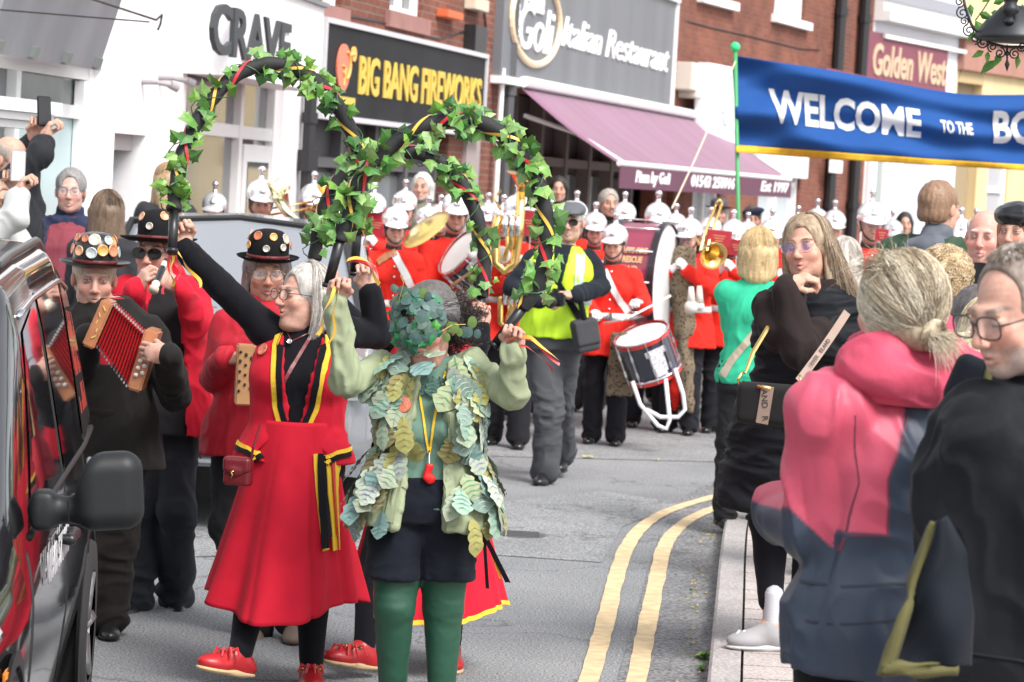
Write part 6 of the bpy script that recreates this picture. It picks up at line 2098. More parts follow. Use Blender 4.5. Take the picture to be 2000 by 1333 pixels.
p.top(REDW, e=.024, hem=.93, sleeve=.0, name='waistcoat', wr=.006, sc=9, flare=.17, opening=(.012, .085, 1.03, 1.50), neck=1.455, seed=3,
      extra=lambda S: (S.box(p.J['pel'] + A3(0, -.25, -.02), A3(.10, .2, .10), rotm(0, 45, 0), rd=.003, k=.004, sub=True),))
cx = lambda z: (p.J['pel'] + (p.J['neck'] - p.J['pel']) * ((z - .96) / .51))[0]
for sg_ in (-1, 1):
    e = [(cx(z) + sg_ * x, z) for x, z in ((.075, 1.45), (.085, 1.40), (.075, 1.28), (.060, 1.16), (.030, 1.07), (.055, 1.02), (.105, .965), (.135, .945))]
    p.strip('waistcoat', [(x + sg_ * .022, z) for x, z in e], .022, YTRIM, 'yellow_trim', off=.007)
    p.strip('waistcoat', [(x + sg_ * .002, z) for x, z in e], .022, BLKC, 'black_trim', off=.009)
    h = [(cx(.95) + sg_ * x, z) for x, z in ((.135, .94), (.18, .965), (.23, .975))]
    p.strip('waistcoat', h, .02, BLKC, 'black_trim', off=.008); p.strip('waistcoat', [(x, z + .018) for x, z in h], .016, YTRIM, 'yellow_trim', off=.007)
def pin(pp, garm, x, z, r_, m_, name='badge', off=.012):
    q, n_ = pp.on(garm, x, z, off=off)
    if q is None: return
    mb = MB(); mb.lathe([(.001, 0), (r_, 0), (r_, .003), (r_ * .86, .005), (r_ * .8, .004), (.001, .0045)], 22, q, n_.to_track_quat('Z', 'Y').to_matrix())
    return mb.build(name, m_, pp.root, smooth=True)
CB = mat('copper_badge', (.58, .17, .10), .45, var=.4, vs=120); CB2 = mat('bronze_badge', (.50, .26, .14), .4, metal=.4, var=.4, vs=150)
l = p.loc(530, 645); pin(p, 'waistcoat', l[0], l[2], .026, CB2)
l = p.loc(521, 683); pin(p, 'waistcoat', l[0], l[2], .026, CB)
l = p.loc(508, 668); pin(p, 'waistcoat', l[0], l[2], .010, GOLD); l = p.loc(518, 664); pin(p, 'waistcoat', l[0], l[2], .012, MARL)
l = p.loc(571, 667); pin(p, 'black_top', l[0], l[2], .011, CHROME, 'pendant')
l0, l1, l2 = p.loc(560, 640), p.loc(573, 665), p.loc(612, 646)
p.strip('black_top', [(l0[0], l0[2]), (l1[0], l1[2]), (l2[0], l2[2])], .004, MARL, 'necklace', off=.004)
# yellow and black ribbon tails down the skirt
for k, (xa, ya, xb, yb, m_) in enumerate(((622, 880, 640, 1062, YTRIM), (632, 884, 646, 1040, BLKC), (640, 884, 654, 1066, YTRIM), (628, 880, 636, 1058, BLKC), (646, 885, 658, 1040, RIBR), (650, 885, 662, 1066, YTRIM))):
    a, b = p.loc(xa, ya), p.loc(xb, yb)
    p.strip('skirt', [(a[0], a[2]), (a[0] * .6 + b[0] * .4 - .004, a[2] * .6 + b[2] * .4), (b[0], b[2])], .018, m_, 'ribbon_tail', off=.012 + .004 * k)
# grey bob
hp2 = p.hp
hair_cap(p, (.42, .39, .36), 'bob', vol=.9, noise=.004)
def path(r_, k):
    a = r_.uniform(-2.75, 2.75)
    if abs(a) < 1.3: a = math.copysign(r_.uniform(1.3, 2.), a)
    t = np.linspace(0, 1, k)
    ln = r_.uniform(.85, 1.1); q = []
    for u in t:
        f_ = u * ln
        if f_ < .5:
            th = f_ / .5 * 1.5
            x, y, z = math.sin(a) * math.sin(th) * .090, .02 - math.cos(a) * math.sin(th) * .105, .03 + math.cos(th) * .105
        else:
            v = (f_ - .5) / .5
            x, y, z = math.sin(a) * (.090 + .012 * math.sin(v * 3)), .02 - math.cos(a) * .105, .03 + .007 - v * .165
            if v > .7: x, y = x * (1 - .25 * (v - .7)), y * 1
        q.append((x * 1.0, y, z))
    q = np.array(q) + r_.normal(0, .0035, 3) + np.stack([.003 * np.sin(t * 7 + a * 9), .003 * np.cos(t * 6 + a * 5), 0 * t], 1)
    return np.array([hp2(*x) for x in q])
hair_strands(p, p.root, 2400, path, [(.58, .54, .50), (.42, .38, .34), (.68, .65, .62), (.33, .28, .24), (.50, .44, .38)], r=.0013, k=14, seed=8)
glasses(p, (.02, .02, .025), r=.024)
# shoulder strap and the small bag
a, b, c_ = p.loc(612, 652), p.loc(575, 715), p.loc(545, 772)
p.strip('black_top', [(a[0], a[2]), (b[0], b[2]), (c_[0], c_[2])], .014, MARL, 'bag_strap', off=.006)
q = P(466, 922, 10.15)
bag = empty('shoulder_bag', q, R(-14), 'small maroon leather bag with brass clasp at the hip of the smiling woman', 'bag')
S = SDF(); S.box((0, 0, 0), (.052, .03, .050), rd=.014, k=.01); V, F = S.mesh(.004); V = relax(V, F, 1); mk('bag_body', V, F, MARL, bag)
S = SDF(); S.box((0, -.012, .028), (.054, .026, .030), rd=.016, k=.01); S.ell((-.005, -.03, .002), (.03, .012, .018), k=.014); V, F = S.mesh(.004); V = relax(V, F, 1); mk('flap', V, F, MARL, bag)
mb = MB(); mb.tube([(-.012, -.046, -.02), (-.006, -.05, -.008), (-.012, -.046, .002), (-.002, -.046, .006)], .004, 6); mb.ball((.048, -.012, .03), .006); mb.build('clasp', BELL, bag, smooth=True)
mb = MB(); mb.tube([(.045, -.01, .03), (.06, -.02, .10), (.075, .0, .18)], .005, 6); mb.build('strap', MARL, bag)

# --- third dancer, mostly hidden
p3 = Person('red-skirted dancer mostly hidden behind the one in the leaf mask', 838, 900, 10.9, H=1.66, w=1.05, dp=1.05, fem=True, near=1, skin=(.60, .36, .28), hs=.94,
            px_pose=dict(elR=(700, 640, .0), wrR=(646, 580, .0), elL=(925, 690, .1), wrL=(938, 640, 0), kneeR=(728, 1130, -.1), ankR=(712, 1262, -.25), kneeL=(880, 1130, .0), head=(842, 622, .05), ankL=(880, 1262, .1)),
            pose=dict(hdR=(-.1, 0, 1), hdL=(0, 0, 1), pnR=(0, -1, 0), pnL=(0, -1, 0), hpR='fist', hpL='fist', toeR=(-.8, -.55, .16)))
p3.body(); hair_cap(p3, (.2, .12, .07), 'bob', vol=.8)
p3.bottom(BLKC, e=.003, cuff=0, r=(.10, .068, .042), name='tights', wr=.001, calf=True)
p3.top(BLKC, e=.008, hem=.95, name='black_top', wr=.004)
p3.top(REDW, e=.022, hem=.92, sleeve=0, name='waistcoat', flare=.25)
p3.shoes(REDL, SOLE, W=.052)
a = Vector(p3.J['ankR']); mb = MB()
for k in range(6): mb.ball(a + Vector((-.05 + (k - 2.5) * .014, -.05, -.006 + .008 * (k % 2))), .013, 10)
mb.build('shoe_bells', BELL, p3.root, smooth=True)
mb = MB()
for k in range(5):
    a0 = a + Vector((-.06 + (k - 2) * .016, -.06, .004)); mb.tube([a0, a0 + Vector(((k - 2) * .012, -.03, .012)), a0 + Vector(((k - 2) * .022, -.045, -.025))], [.005, .006, .004], 5)
mb.build('shoe_bow', RIBR, p3.root)
skirt(p3, REDW, 1.08, .27, .16, .31, .14, .28, c1=(0, 0), c0=(.03, .0), nf=8, amp=.07, seed=15, hemv=.03, trim=YTRIM)
for k, (xa, ya, xb, yb, m_, wd) in enumerate(((948, 1050, 992, 1138, BLKC, .022), (945, 1040, 952, 1150, BLKC, .014), (950, 1050, 978, 1130, YTRIM, .01))):
    a, b = P(xa, ya, 10.35), P(xb, yb, 10.4); M_ = p3.M
    mb = MB(); a, b = M_ @ a, M_ @ b; mb.add([a - Vector((wd / 2, 0, 0)), a + Vector((wd / 2, 0, 0)), b + Vector((wd / 2, 0, 0)), b - Vector((wd / 2, 0, 0)), a + Vector((0, .004, 0)), b + Vector((0, .004, 0))], [(0, 1, 2, 3), (0, 3, 5, 4), (1, 4, 5, 2)]); mb.build('ribbon_tail', m_, p3.root)

# --- melodeon player
m_ = Person('musician in badge-covered bowler hat and dark coat with melodeon', 238, 800, 11.3, top=(196, 455), w=1.0, dp=1.05, near=2, skin=(.58, .34, .27), head_yaw=6, head_pitch=6, hs=1.12, age=.9,
            px_pose=dict(head=(184, 544, -.02), neck=(212, 618), shR=(150, 652), shL=(290, 650), elL=(342, 775, -.1), wrL=(330, 694, -.58), elR=(150, 760, 0), wrR=(175, 660, -.3), pel=(214, 860), hipR=(182, 900), hipL=(236, 900), kneeR=(172, 1060, -.03), kneeL=(224, 1060, 0), ankR=(160, 1206), ankL=(212, 1206)),
            pose=dict(hdL=(-.95, -.05, .1), pnL=(0, 1, 0), hpL='hold', hpR='hold', hdR=(.5, -.4, .5), pnR=(1, 0, 0)), yaw=R(5))
m_.body(dbl=.7, lips=(.50, .24, .20), brow=(.34, .26, .2))
m_.bottom(cloth('dark_brown', (.016, .014, .013)), e=.03, name='trousers', wr=.01)
m_.top(cloth('dark_coat', (.017, .016, .015), .9), e=.025, hem=.74, name='coat', wr=.010, flare=.12, collar=.02, opening=(.03, .03, 1.3, 1.5))
m_.top(cloth('red_shirt', (.45, .02, .03)), e=.012, hem=1.0, sleeve=0, name='shirt', wr=.003, collar=.03)
m_.shoes(BLACKL)
hair_cap(m_, (.45, .36, .26), 'short', vol=.7)
bowler(m_, badges=13, crown=1.12, brim=1., seed=3, tilt=-4, m=mat('bowler_shell', (.016, .016, .018), .3))
# melodeon: two wooden end boxes and a fan of bellows
q = P(236, 668, 10.9)
ml = empty('melodeon', q, 0, 'wooden melodeon with open red bellows and white buttons', 'accordion')
WOOD = mat('melodeon_wood', (.48, .20, .09), .3, var=.15, vs=12, coat=.4)
a0 = Vector((q.x, q.y, q.z))
cL, cR = P(196, 632, 10.9) - a0, P(284, 702, 10.85) - a0
rl, rr_ = Matrix.Rotation(R(21), 3, 'Y'), Matrix.Rotation(R(14), 3, 'Y')
mb = MB(); mb.box(cL, (.05, .15, .20), rl, bev=.008); bl = mb.build('bass_end', WOOD, ml)
mb = MB(); mb.box(cR, (.055, .16, .25), rr_, bev=.008); tr = mb.build('treble_end', WOOD, ml)
mb = MB()
for k in range(9):
    mb.lathe([(.001, 0), (.0085, 0), (.0085, .010), (.001, .012)], 10, cR + rr_ @ Vector((-.008 + .022 * (k % 2) , -.082, .055 - .0145 * k)), Matrix.Rotation(R(90), 3, 'X'))
mb.build('button_row', mat('pearl', (.8, .78, .76), .25), tr, smooth=True)
mb = MB()
for k in range(5): mb.tube([cL + rl @ Vector((.0 + .008 * math.sin(k * 2), -.0775, -.06 + k * .03)), cL + rl @ Vector((.012 * math.cos(k), -.0775, -.045 + k * .03))], .003, 5)
mb.build('gilt_fretwork', mat('gilt', (.7, .5, .15), .4), bl)
V, F, C = [], [], []
K = 13
for i in range(2 * K + 1):
    t = i / (2 * K)
    c = cL.lerp(cR, .0 + t); an = R(21 + (14 - 21) * t)
    c = c + Vector((.028 * (1 - 2 * t), 0, 0))
    hz = (.085 + (.108 - .085) * t) - (.012 if i % 2 == 0 else 0); hy = .068 - (.012 if i % 2 == 0 else 0)
    rt = Matrix.Rotation(an, 3, 'Y')
    for y, z in ((-hy, -hz), (hy, -hz), (hy, hz), (-hy, hz)): V.append(c + rt @ Vector((0, y, z)))
for i in range(2 * K):
    for j in range(4): F.append((i * 4 + j, i * 4 + (j + 1) % 4, i * 4 + 4 + (j + 1) % 4, i * 4 + 4 + j)); C.append((.50, .015, .02) if i % 2 else (.06, .006, .008))
mk('bellows', V, F, mat('bellows_cloth', vc=True, rough=.5), ml, smooth=False, fcol=C)
mb = MB()
for i in range(1, 2 * K, 2):
    for j in (0, 3): mb.box(V[i * 4 + j] + Vector((0, 0, .004 if j else -.004)), (.007, .012, .012), bev=.002)
mb.build('bellows_corners', CHROME, ml)

# --- pipe player
f_ = Person('piper in wide black hat, sunglasses and red fleece', 318, 840, 12.0, top=(318, 425), near=2, w=1.0, dp=1., skin=(.56, .33, .26), head_yaw=-14, head_pitch=0, hs=1.08, fem=True,
            px_pose=dict(head=(306, 495), ankR=(268, 1168, .0), ankL=(342, 1166, .15), kneeR=(278, 1010, 0), kneeL=(345, 1000, -.08), hipR=(290, 840), hipL=(345, 840), shR=(252, 575), shL=(368, 575), elR=(262, 640, -.1), wrR=(268, 568, -.3), elL=(378, 630, -.1), wrL=(345, 560, -.3)),
            pose=dict(hdR=(.35, -.3, .7), pnR=(.7, .5, 0), hdL=(-.8, -.1, .5), pnL=(-.1, .6, -.5), hpR='hold', hpL='hold', toeR=(-.35, -1, 0), toeL=(.25, -1, 0)))
f_.body(lips=(.5, .2, .18)); f_.shoes(BLACKL, L=.28)
f_.bottom(cloth('dark_jeans', (.022, .024, .030)), e=.012, name='trousers', wr=.011, r=(.09, .068, .058), cuff=.012)
f_.top(CHAR, e=.014, hem=.80, sleeve=0., name='black_waistcoat', wr=.005, flare=.1)
f_.top(REDF, e=.030, hem=.80, name='red_fleece', wr=.009, opening=(.13, .06, .70, 1.5), flare=.25, collar=.015)
hair_cap(f_, (.16, .09, .06), 'bob', vol=.7)
bowler(f_, badges=3, crown=1.15, brim=1.12, seed=9)
glasses(f_, (.03, .01, .01), r=.027, dark=True)
a = P(324, 508, 11.62); fl = empty('recorder', a, 0, 'black and cream recorder held to the mouth under a wide hat', 'recorder')
b = P(300, 566, 11.45) - a
mb = MB(); mb.tube([b * .0, b * .25, b * .3, b * .78, b * .80], [.010, .011, .015, .013, .018], 12); mb.build('pipe', BLACKP, fl, smooth=True)
IVR = mat('ivory', (.72, .66, .52), .3)
mb = MB(); mb.tube([b * .78, b * .82, b * .9, b * .97, b * 1.03], [.016, .019, .015, .021, .022], 14); mb.tube([b * .10, b * .25], [.0125, .0125], 12); mb.build('ivory_rings', IVR, fl, smooth=True)
a = P(392, 800, 11.9); hs_ = empty('stick', a, 0, 'tapered wooden stick hanging beside the red fleece', 'stick')
mb = MB(); mb.tube([(0, 0, .02), (.004, 0, -.08), (.008, 0, -.17), (.01, 0, -.215)], [.014, .017, .012, .003], 10); mb.build('stick_shaft', mat('brown_wood', (.16, .07, .035), .4), hs_, smooth=True)

# --- woman with the badge hat and anglo concertina
h_ = Person('grey-haired woman in a black brimmed hat and red jacket, behind the smiling dancer', 500, 800, 11.5, top=(520, 470), near=2, w=1.05, skin=(.50, .29, .21), head_yaw=8, head_pitch=4, hs=1.08, age=1., fem=True,
            px_pose=dict(head=(522, 532), neck=(515, 600), shR=(450, 640), shL=(580, 640), elR=(422, 740, .0), wrR=(440, 700, -.28), elL=(600, 740, 0), wrL=(520, 705, -.25), ankR=(505, 1222, 0), ankL=(572, 1214, -.05)),
            pose=dict(hdR=(1, -.3, .05), pnR=(0, .4, -.8), hpR='hold', hpL='hold', toeR=(-.2, -1, 0)))
h_.body(lips=(.45, .2, .18), brow=(.15, .1, .08)); h_.shoes(mat('walking_boot', (.16, .12, .095), .7, bump=.002, bs=60), high=True)
h_.bottom(CHAR, e=.014, name='trousers', wr=.01)
h_.top(cloth('red_shell', (.46, .02, .035), .6), e=.026, hem=.80, name='red_jacket', wr=.010, flare=.1, collar=.02)
hair_cap(h_, (.20, .16, .15), 'bob', vol=1., noise=.006)
bowler(h_, badges=8, crown=1.1, brim=.93, seed=14, name='brimmed_hat', rose=False)
glasses(h_, (.35, .28, .2), r=.025, metal=True)
a = P(478, 722, 11.1); cn = empty('melodeon', a, R(8), 'pale wooden button box held by the woman in the brimmed hat', 'accordion')
PWD = mat('pale_wood', (.45, .25, .11), .45, var=.1, vs=12)
mb = MB(); mb.box((0, 0, -.02), (.07, .14, .24), bev=.006); e_ = mb.build('end_box', PWD, cn)
mb = MB()
for k in range(16): mb.ball((-.022 + .022 * (k % 3), -.074, .075 - .013 * (k // 1) % .16), .006, 8)
mb.build('button_row', BLACKP, e_)
mb = MB()
for k in range(8): mb.box((.045 + k * .012, 0, -.02), (.006, .13 - .012 * (k % 2), .22 - .012 * (k % 2)))
mb.build('bellows', BLACKL, cn)

# --- photographer in the reflective vest
v_ = Person('photographer in flat cap and yellow reflective vest', 1082, 640, 18.2, top=(1100, 392), near=2, w=1.08, dp=1.1, skin=(.55, .36, .28), head_yaw=-8, hs=1.02, age=.5,
            px_pose=dict(head=(1113, 434), ankR=(1066, 920, -.2), ankL=(1098, 888, .35), kneeR=(1072, 800, -.2), kneeL=(1092, 790, .1), hipR=(1062, 680), hipL=(1102, 680), neck=(1098, 482), elR=(1000, 560, -.05), wrR=(1052, 588, -.3), elL=(1175, 560, -.05), wrL=(1122, 578, -.3), shR=(1042, 512), shL=(1150, 512)),
            pose=dict(hdR=(1, -.3, .2), pnR=(0, .3, -1), hdL=(-1, -.3, .1), pnL=(0, .3, -1), hpR='hold', hpL='hold', toeR=(-.3, -1, 0), toeL=(-.1, -1, -.1)))
v_.body(age=0) if False else v_.body()
v_.shoes(BLACKL); v_.bottom(cloth('grey_denim', (.060, .062, .068), .9), e=.014, name='jeans', wr=.012, r=(.095, .075, .062), cuff=.012)
v_.top(cloth('navy_fleece', (.014, .017, .024)), e=.016, hem=.93, name='jacket', wr=.009)
HIV = mat('hi_vis', (.52, .80, .02), .6, emit=0., var=.05, vs=10, bump=.001, bs=30)
v_.top(HIV, e=.030, hem=.90, sleeve=.0, name='vest', wr=.008, opening=(.02, .06, 1.25, 1.5), neck=1.47)
SILV = mat('reflective_silver', (.62, .72, .76), .35, metal=.3)
for sg_ in (-1, 1): v_.strip('vest', [(cx_ + sg_ * .115, z_) for cx_, z_ in ((.02, 1.45), (.02, 1.3), (.015, 1.17))], .05, SILV, 'silver_band', off=.006)
v_.ring('vest', 1.14, .05, SILV, 'silver_band', off=.008)
l0, l1, l2 = v_.loc(1072, 515), v_.loc(1100, 570), v_.loc(1140, 635)
v_.strip('vest', [(l0[0], l0[2]), (l1[0], l1[2]), (l2[0], l2[2])], .04, BLKC, 'bag_strap', off=.012)
hair_cap(v_, (.35, .33, .31), 'short', vol=.5)
S = SDF(); S.ell((0, .01, .065), (.095, .125, .052), rotm(6, 0, 0), k=.02); S.ell((0, -.10, .048), (.075, .05, .018), rotm(15, 0, 0), k=.02); S.box((0, 0, -.01), (.2, .3, .045), k=.005, sub=True)
V, F = S.mesh(.009); o = mk('flat_cap', V, F, cloth('cap_grey', (.10, .105, .115), .9), v_.root); o.matrix_local = head_matrix(v_, (0, 0, .01))
glasses(v_, (.02, .02, .02), r=.026, dark=True)
a = P(1084, 585, 17.75); cm = empty('camera', a, R(-20), 'black camera held at waist by the man in reflective vest', 'camera')
mb = MB(); mb.box((0, 0, 0), (.13, .06, .09), bev=.012); mb.box((0, 0, .055), (.05, .05, .03), bev=.01); mb.build('camera_body', BLACKP, cm); mb = MB(); mb.tube([(0, -.03, -.005), (0, -.10, -.02)], [.036, .038], 16); mb.build('camera_lens', BLACKL, cm, smooth=True)
a = P(1143, 655, 17.95); bg_ = empty('shoulder_bag', a, R(15), 'grey messenger bag on the hip of the man in reflective vest', 'bag')
S = SDF(); S.box((0, 0, -.0), (.085, .05, .11), rotm(0, -14, 0), rd=.03, k=.01); S.box((.0, -.045, .02), (.08, .02, .08), rotm(0, -14, 0), rd=.012, k=.006); V, F = S.mesh(.008); mk('bag_body', V, F, cloth('bag_grey', (.055, .055, .06), .8), bg_)
mb = MB(); mb.tube([(-.02, -.03, .10), (-.06, -.02, .25)], .02, 6); mb.build('strap', BLKC, bg_)
# ------------------------------------------------------------ the band
TUN = cloth('tunic_scarlet', (.62, .022, .014), .8, bs=30)
BTR = cloth('band_trousers', (.014, .014, .018), .8)
GLOVE = (.70, .70, .70)
WBELT = mat('white_belt', (.72, .72, .70), .5)
COLB = mat('collar_black', (.03, .03, .03), .6, var=.8, vs=60)
SHB = mat('polished_boot', (.012, .012, .012), .18, spec=.6)
CARD = mat('music_folder', (.36, .02, .035), .5)
LEO = bpy.data.materials.new('leopard_skin'); LEO.use_nodes = True
_n = LEO.node_tree; _b = _n.nodes['Principled BSDF']; _b.inputs['Roughness'].default_value = .9
_t = _n.nodes.new('ShaderNodeTexCoord'); _v = _n.nodes.new('ShaderNodeTexVoronoi'); _v.inputs['Scale'].default_value = 38; _r = _n.nodes.new('ShaderNodeValToRGB')
_r.color_ramp.elements[0].position = .25; _r.color_ramp.elements[0].color = (.03, .02, .012, 1); _r.color_ramp.elements[1].position = .42; _r.color_ramp.elements[1].color = (.17, .13, .085, 1)
_n.links.new(_t.outputs['Object'], _v.inputs['Vector']); _n.links.new(_v.outputs['Distance'], _r.inputs[0]); _n.links.new(_r.outputs[0], _b.inputs['Base Color'])
BGRP = 'marching band in scarlet tunics and silver helmets'
SKT = [(.58, .36, .28), (.55, .33, .25), (.62, .38, .30), (.52, .31, .24), (.60, .35, .29)]
_bi = [0]
ARMS = {
    'drum': dict(wrR=(-.10, -.36, 1.10), wrL=(.28, -.34, 1.20), hdR=(.4, -.9, -.1), hdL=(-.5, -.8, .1), pnR=(0, .2, -1), pnL=(0, .2, -1), hpR='fist', hpL='fist'),
    'horn': dict(wrR=(-.10, -.26, 1.36), wrL=(.06, -.32, 1.38), hdR=(.5, -.3, .6), hdL=(-.4, -.3, .6), pnR=(.6, .3, 0), pnL=(-.6, .3, 0), hpR='hold', hpL='hold', hintR=(-1, .1, -.8), hintL=(1, .1, -.8)),
    'tuba': dict(wrR=(-.05, -.30, 1.18), wrL=(.15, -.30, 1.30), hdR=(.7, -.3, .2), hdL=(-.6, -.2, .5), pnR=(0, .5, -.5), pnL=(-.5, .4, 0), hpR='hold', hpL='hold'),
    'side': dict(wrR=(-.22, -.25, .98), wrL=(.22, -.25, .98), hpR='fist', hpL='fist'),
}
def bandsman(label, px, ytop, d, yaw=0, arms='horn', xfoot=None, glov='RL', hyaw=0, hpitch=0, fem=False, near=1, w=1.05, dp=1.05, full=True, step=None, belt=True, age=0, specs=None, H=None, group=BGRP, top=True, beard=None, colour=None, extra=None):
    i = _bi[0]; _bi[0] += 1
    Z = P(px, ytop, d).z
    Hh = H or max(1.52, min(1.95, Z / 1.097))
    px2 = px if xfoot is None else xfoot
    q = P(px, ytop, d)
    po = dict(ARMS[arms])
    st = step if step is not None else [(.16, -.12), (-.12, .16), (.05, -.05)][i % 3]
    po['ankR'] = (-.10, st[0], .085 + (.03 if st[0] > .1 else 0)); po['ankL'] = (.10, st[1], .085 + (.03 if st[1] > .1 else 0))
    po['kneeR'] = (-.10, st[0] * .4 - .06, .49); po['kneeL'] = (.10, st[1] * .4 - .06, .49)
    if extra: po.update(extra)
    p = Person(label, px, ytop, d, H=Hh, yaw=R(yaw), w=w, dp=dp, fem=fem, near=near, skin=SKT[i % 5], head_yaw=hyaw, head_pitch=hpitch, pose=po, group=group, seed=100 + i * 17, age=age)
    q = p.root.location
    p.body(gloves=(GLOVE, glov) if glov else None, brow=(.15, .1, .07) if i % 2 else (.25, .18, .12), beard=beard)
    p.top(TUN, e=.020, hem=.74, sleeve=1., name='tunic', wr=.009, sc=9, flare=.20, cuff=.006)
    J = p.J
    S = SDF(); S.cap(J['neck'] + A3(0, .012, -.01), J['neck'] + A3(0, .004, .035), .070, .066, k=.01)
    V, F = S.mesh(.011); mk('collar', V, F, COLB, p.root)
    if belt: p.ring('tunic', 1.06, .052, WBELT, 'belt', off=.006, n=28)
    q, n_ = p.on('tunic', p.J['pel'][0], 1.06, off=.012)
    if q is not None:
        mb = MB(); mb.box(q, (.06, .012, .055), bev=.005); mb.build('belt_buckle', CHROME, p.root)
    for k in range(5):
        q, n_ = p.on('tunic', p.J['neck'][0], 1.42 - .075 * k, off=.006)
        if q is not None and near > 0:
            mb = MB(); mb.ball(q, .011, 8); mb.build('button', CHROME, p.root, smooth=True)
    for c in 'RL':
        a = J['sh' + c]; sg_ = -1 if c == 'R' else 1
        mb = MB(); mb.box(a + A3(-sg_ * .05, 0, .075), (.12, .05, .008), Matrix.Rotation(R(sg_ * 20), 3, 'Y'), bev=.003); mb.build('shoulder_strap', BTR, p.root)
    if full:
        p.bottom(BTR, e=.012, name='trousers', wr=.008, r=(.09, .068, .060), cuff=.01)
        p.shoes(SHB, soles=False)
    helmet(p)
    if specs: glasses(p, specs, r=.025)
    else: hair_cap(p, [(.12, .08, .05), (.3, .25, .2), (.05, .035, .03)][i % 3], 'short', vol=.3)
    return p
DRUMW = mat('drum_white', (.75, .75, .74), .35)
DRUMN = mat('drum_shell_navy', (.010, .013, .03), .15, coat=1.)
DRUMR = mat('drum_hoop_red', (.50, .02, .015), .25, coat=.6)
DRUMM = mat('drum_shell_maroon', (.22, .03, .06), .3, coat=.6, var=.05, vs=4)
def side_drum(label, px, py, d, ax, r_=.185, hgt=.30, sticks=True):
    a = P(px, py, d)
    o = empty('side_drum', a, 0, label, 'drum', 'side drums of the band')
    z = Vector(ax).normalized(); x = z.cross(Vector((0, 1, 0))).normalized()
    M4 = frame((0, 0, 0), x, z); M3 = M4.to_3x3()
    mb = MB(); mb.lathe([(r_, -hgt / 2), (r_, hgt / 2)], 36, (0, 0, 0), M3); mb.build('shell', DRUMN, o, smooth=True)
    for s_ in (1, -1):
        c = z * (s_ * hgt / 2)
        mb = MB(); mb.lathe([(r_ + .003, -.022), (r_ + .014, -.02), (r_ + .014, .016), (r_ + .003, .02)], 36, c, M3); mb.build('hoop', DRUMR, o, smooth=False)
        mb = MB(); mb.lathe([(r_ + .016, .010), (r_ + .021, .014), (r_ + .016, .024), (r_ + .004, .02)], 36, c, M3); mb.build('rim', CHROME, o, smooth=True)
        mb = MB(); mb.lathe([(.001, 0), (r_, 0)], 36, c + z * s_ * .006, M3); mb.build('drum_skin', DRUMW, o)
    mb = MB()
    for k in range(10):
        a_ = k * math.pi / 5 + .3
        e = M3 @ Vector((math.cos(a_), math.sin(a_), 0)) * (r_ + .022)
        mb.tube([e - z * (hgt / 2 + .01), e + z * (hgt / 2 + .01)], .0045, 6); mb.box(e - z * hgt * .22, (.016, .016, .05), M3, bev=.004); mb.box(e + z * hgt * .22, (.016, .016, .05), M3, bev=.004)
    mb.build('tension_rods', CHROME, o)
    f_ = -(M3 @ Vector((0, 1, 0)))
    v = Vector((.25, -1, 0)); v = (v - z * v.dot(z)).normalized()
    mb = MB(); u = z.cross(v)
    for j, (w_, h_) in enumerate(((.12, .16), (.16, .05), (.09, .07))):
        pts = []
        for t in (-1, 1):
            for s_ in (-1, 1): pass
        c = v * (r_ + .004 + j * .002) + z * (-.02, .07, -.09)[j]
        mb.box(c, (w_, .006, h_), frame((0, 0, 0), u, z).to_3x3(), bev=.02)
    mb.build('regimental_crest', mat('crest_silver', (.55, .55, .58), .4, var=.5, vs=70), o)
    return o, z, M3

# side drummer at the front
dr = bandsman('short side drummer in silver helmet marching at the front, white crossbelt', 1204, 412, 21.0, yaw=-8, arms='drum', fem=True, near=2, w=1.06, hyaw=-4, step=(.03, -.02))
l = [dr.loc(x, y) for x, y in ((1178, 520), (1205, 570), (1240, 630))]
dr.strip('tunic', [(q[0], q[2]) for q in l], .05, WBELT, 'crossbelt', off=.010)
sd, z_, M3_ = side_drum('large navy side drum with red hoops on the front drummer', 1266, 692, 20.65, (-.40, -.30, .95), .20, .31)
mb = MB()
c0 = P(1266, 692, 20.65); rel = lambda x, y, dd=20.5: P(x, y, dd) - c0
mb.tube([rel(1235, 745), rel(1250, 790), rel(1285, 832), rel(1302, 838), rel(1308, 820), rel(1300, 740)], .016, 8)
mb.tube([rel(1318, 720), rel(1334, 770), rel(1338, 800), rel(1325, 815), rel(1290, 815), rel(1262, 800)], .016, 8)
mb.build('leg_rest', mat('white_tube', (.7, .7, .72), .3), sd, smooth=True)
for k, (a, b) in enumerate((((1180, 632), (1215, 625)), ((1310, 578), (1226, 622)))):
    A_, B_ = P(a[0], a[1], 20.55), P(b[0], b[1], 20.4)
    o = empty('drum_stick', A_, 0, ['white drumstick held level in the front drummer\'s gloved hand', 'white drumstick held slanting above the navy side drum'][k], 'drumstick', 'drumsticks')
    mb = MB(); mb.tube([Vector((0, 0, 0)), (B_ - A_) * .9, (B_ - A_)], [.009, .007, .006], 8); mb.ball(B_ - A_, .010, 8); mb.build('stick_shaft', mat('stick_white', (.72, .70, .66), .4), o, smooth=True)
S = SDF(); q0 = dr.loc(1215, 700, -.25); S.box(q0 + A3(0, 0, -.05), A3(.11, .02, .26), rd=.02); V, F = S.mesh(.014); V = V + vnormals(V, F) * (.012 * folds(V, 9, 3))[:, None]; ap = mk('leopard_apron', V, F, LEO, dr.root)

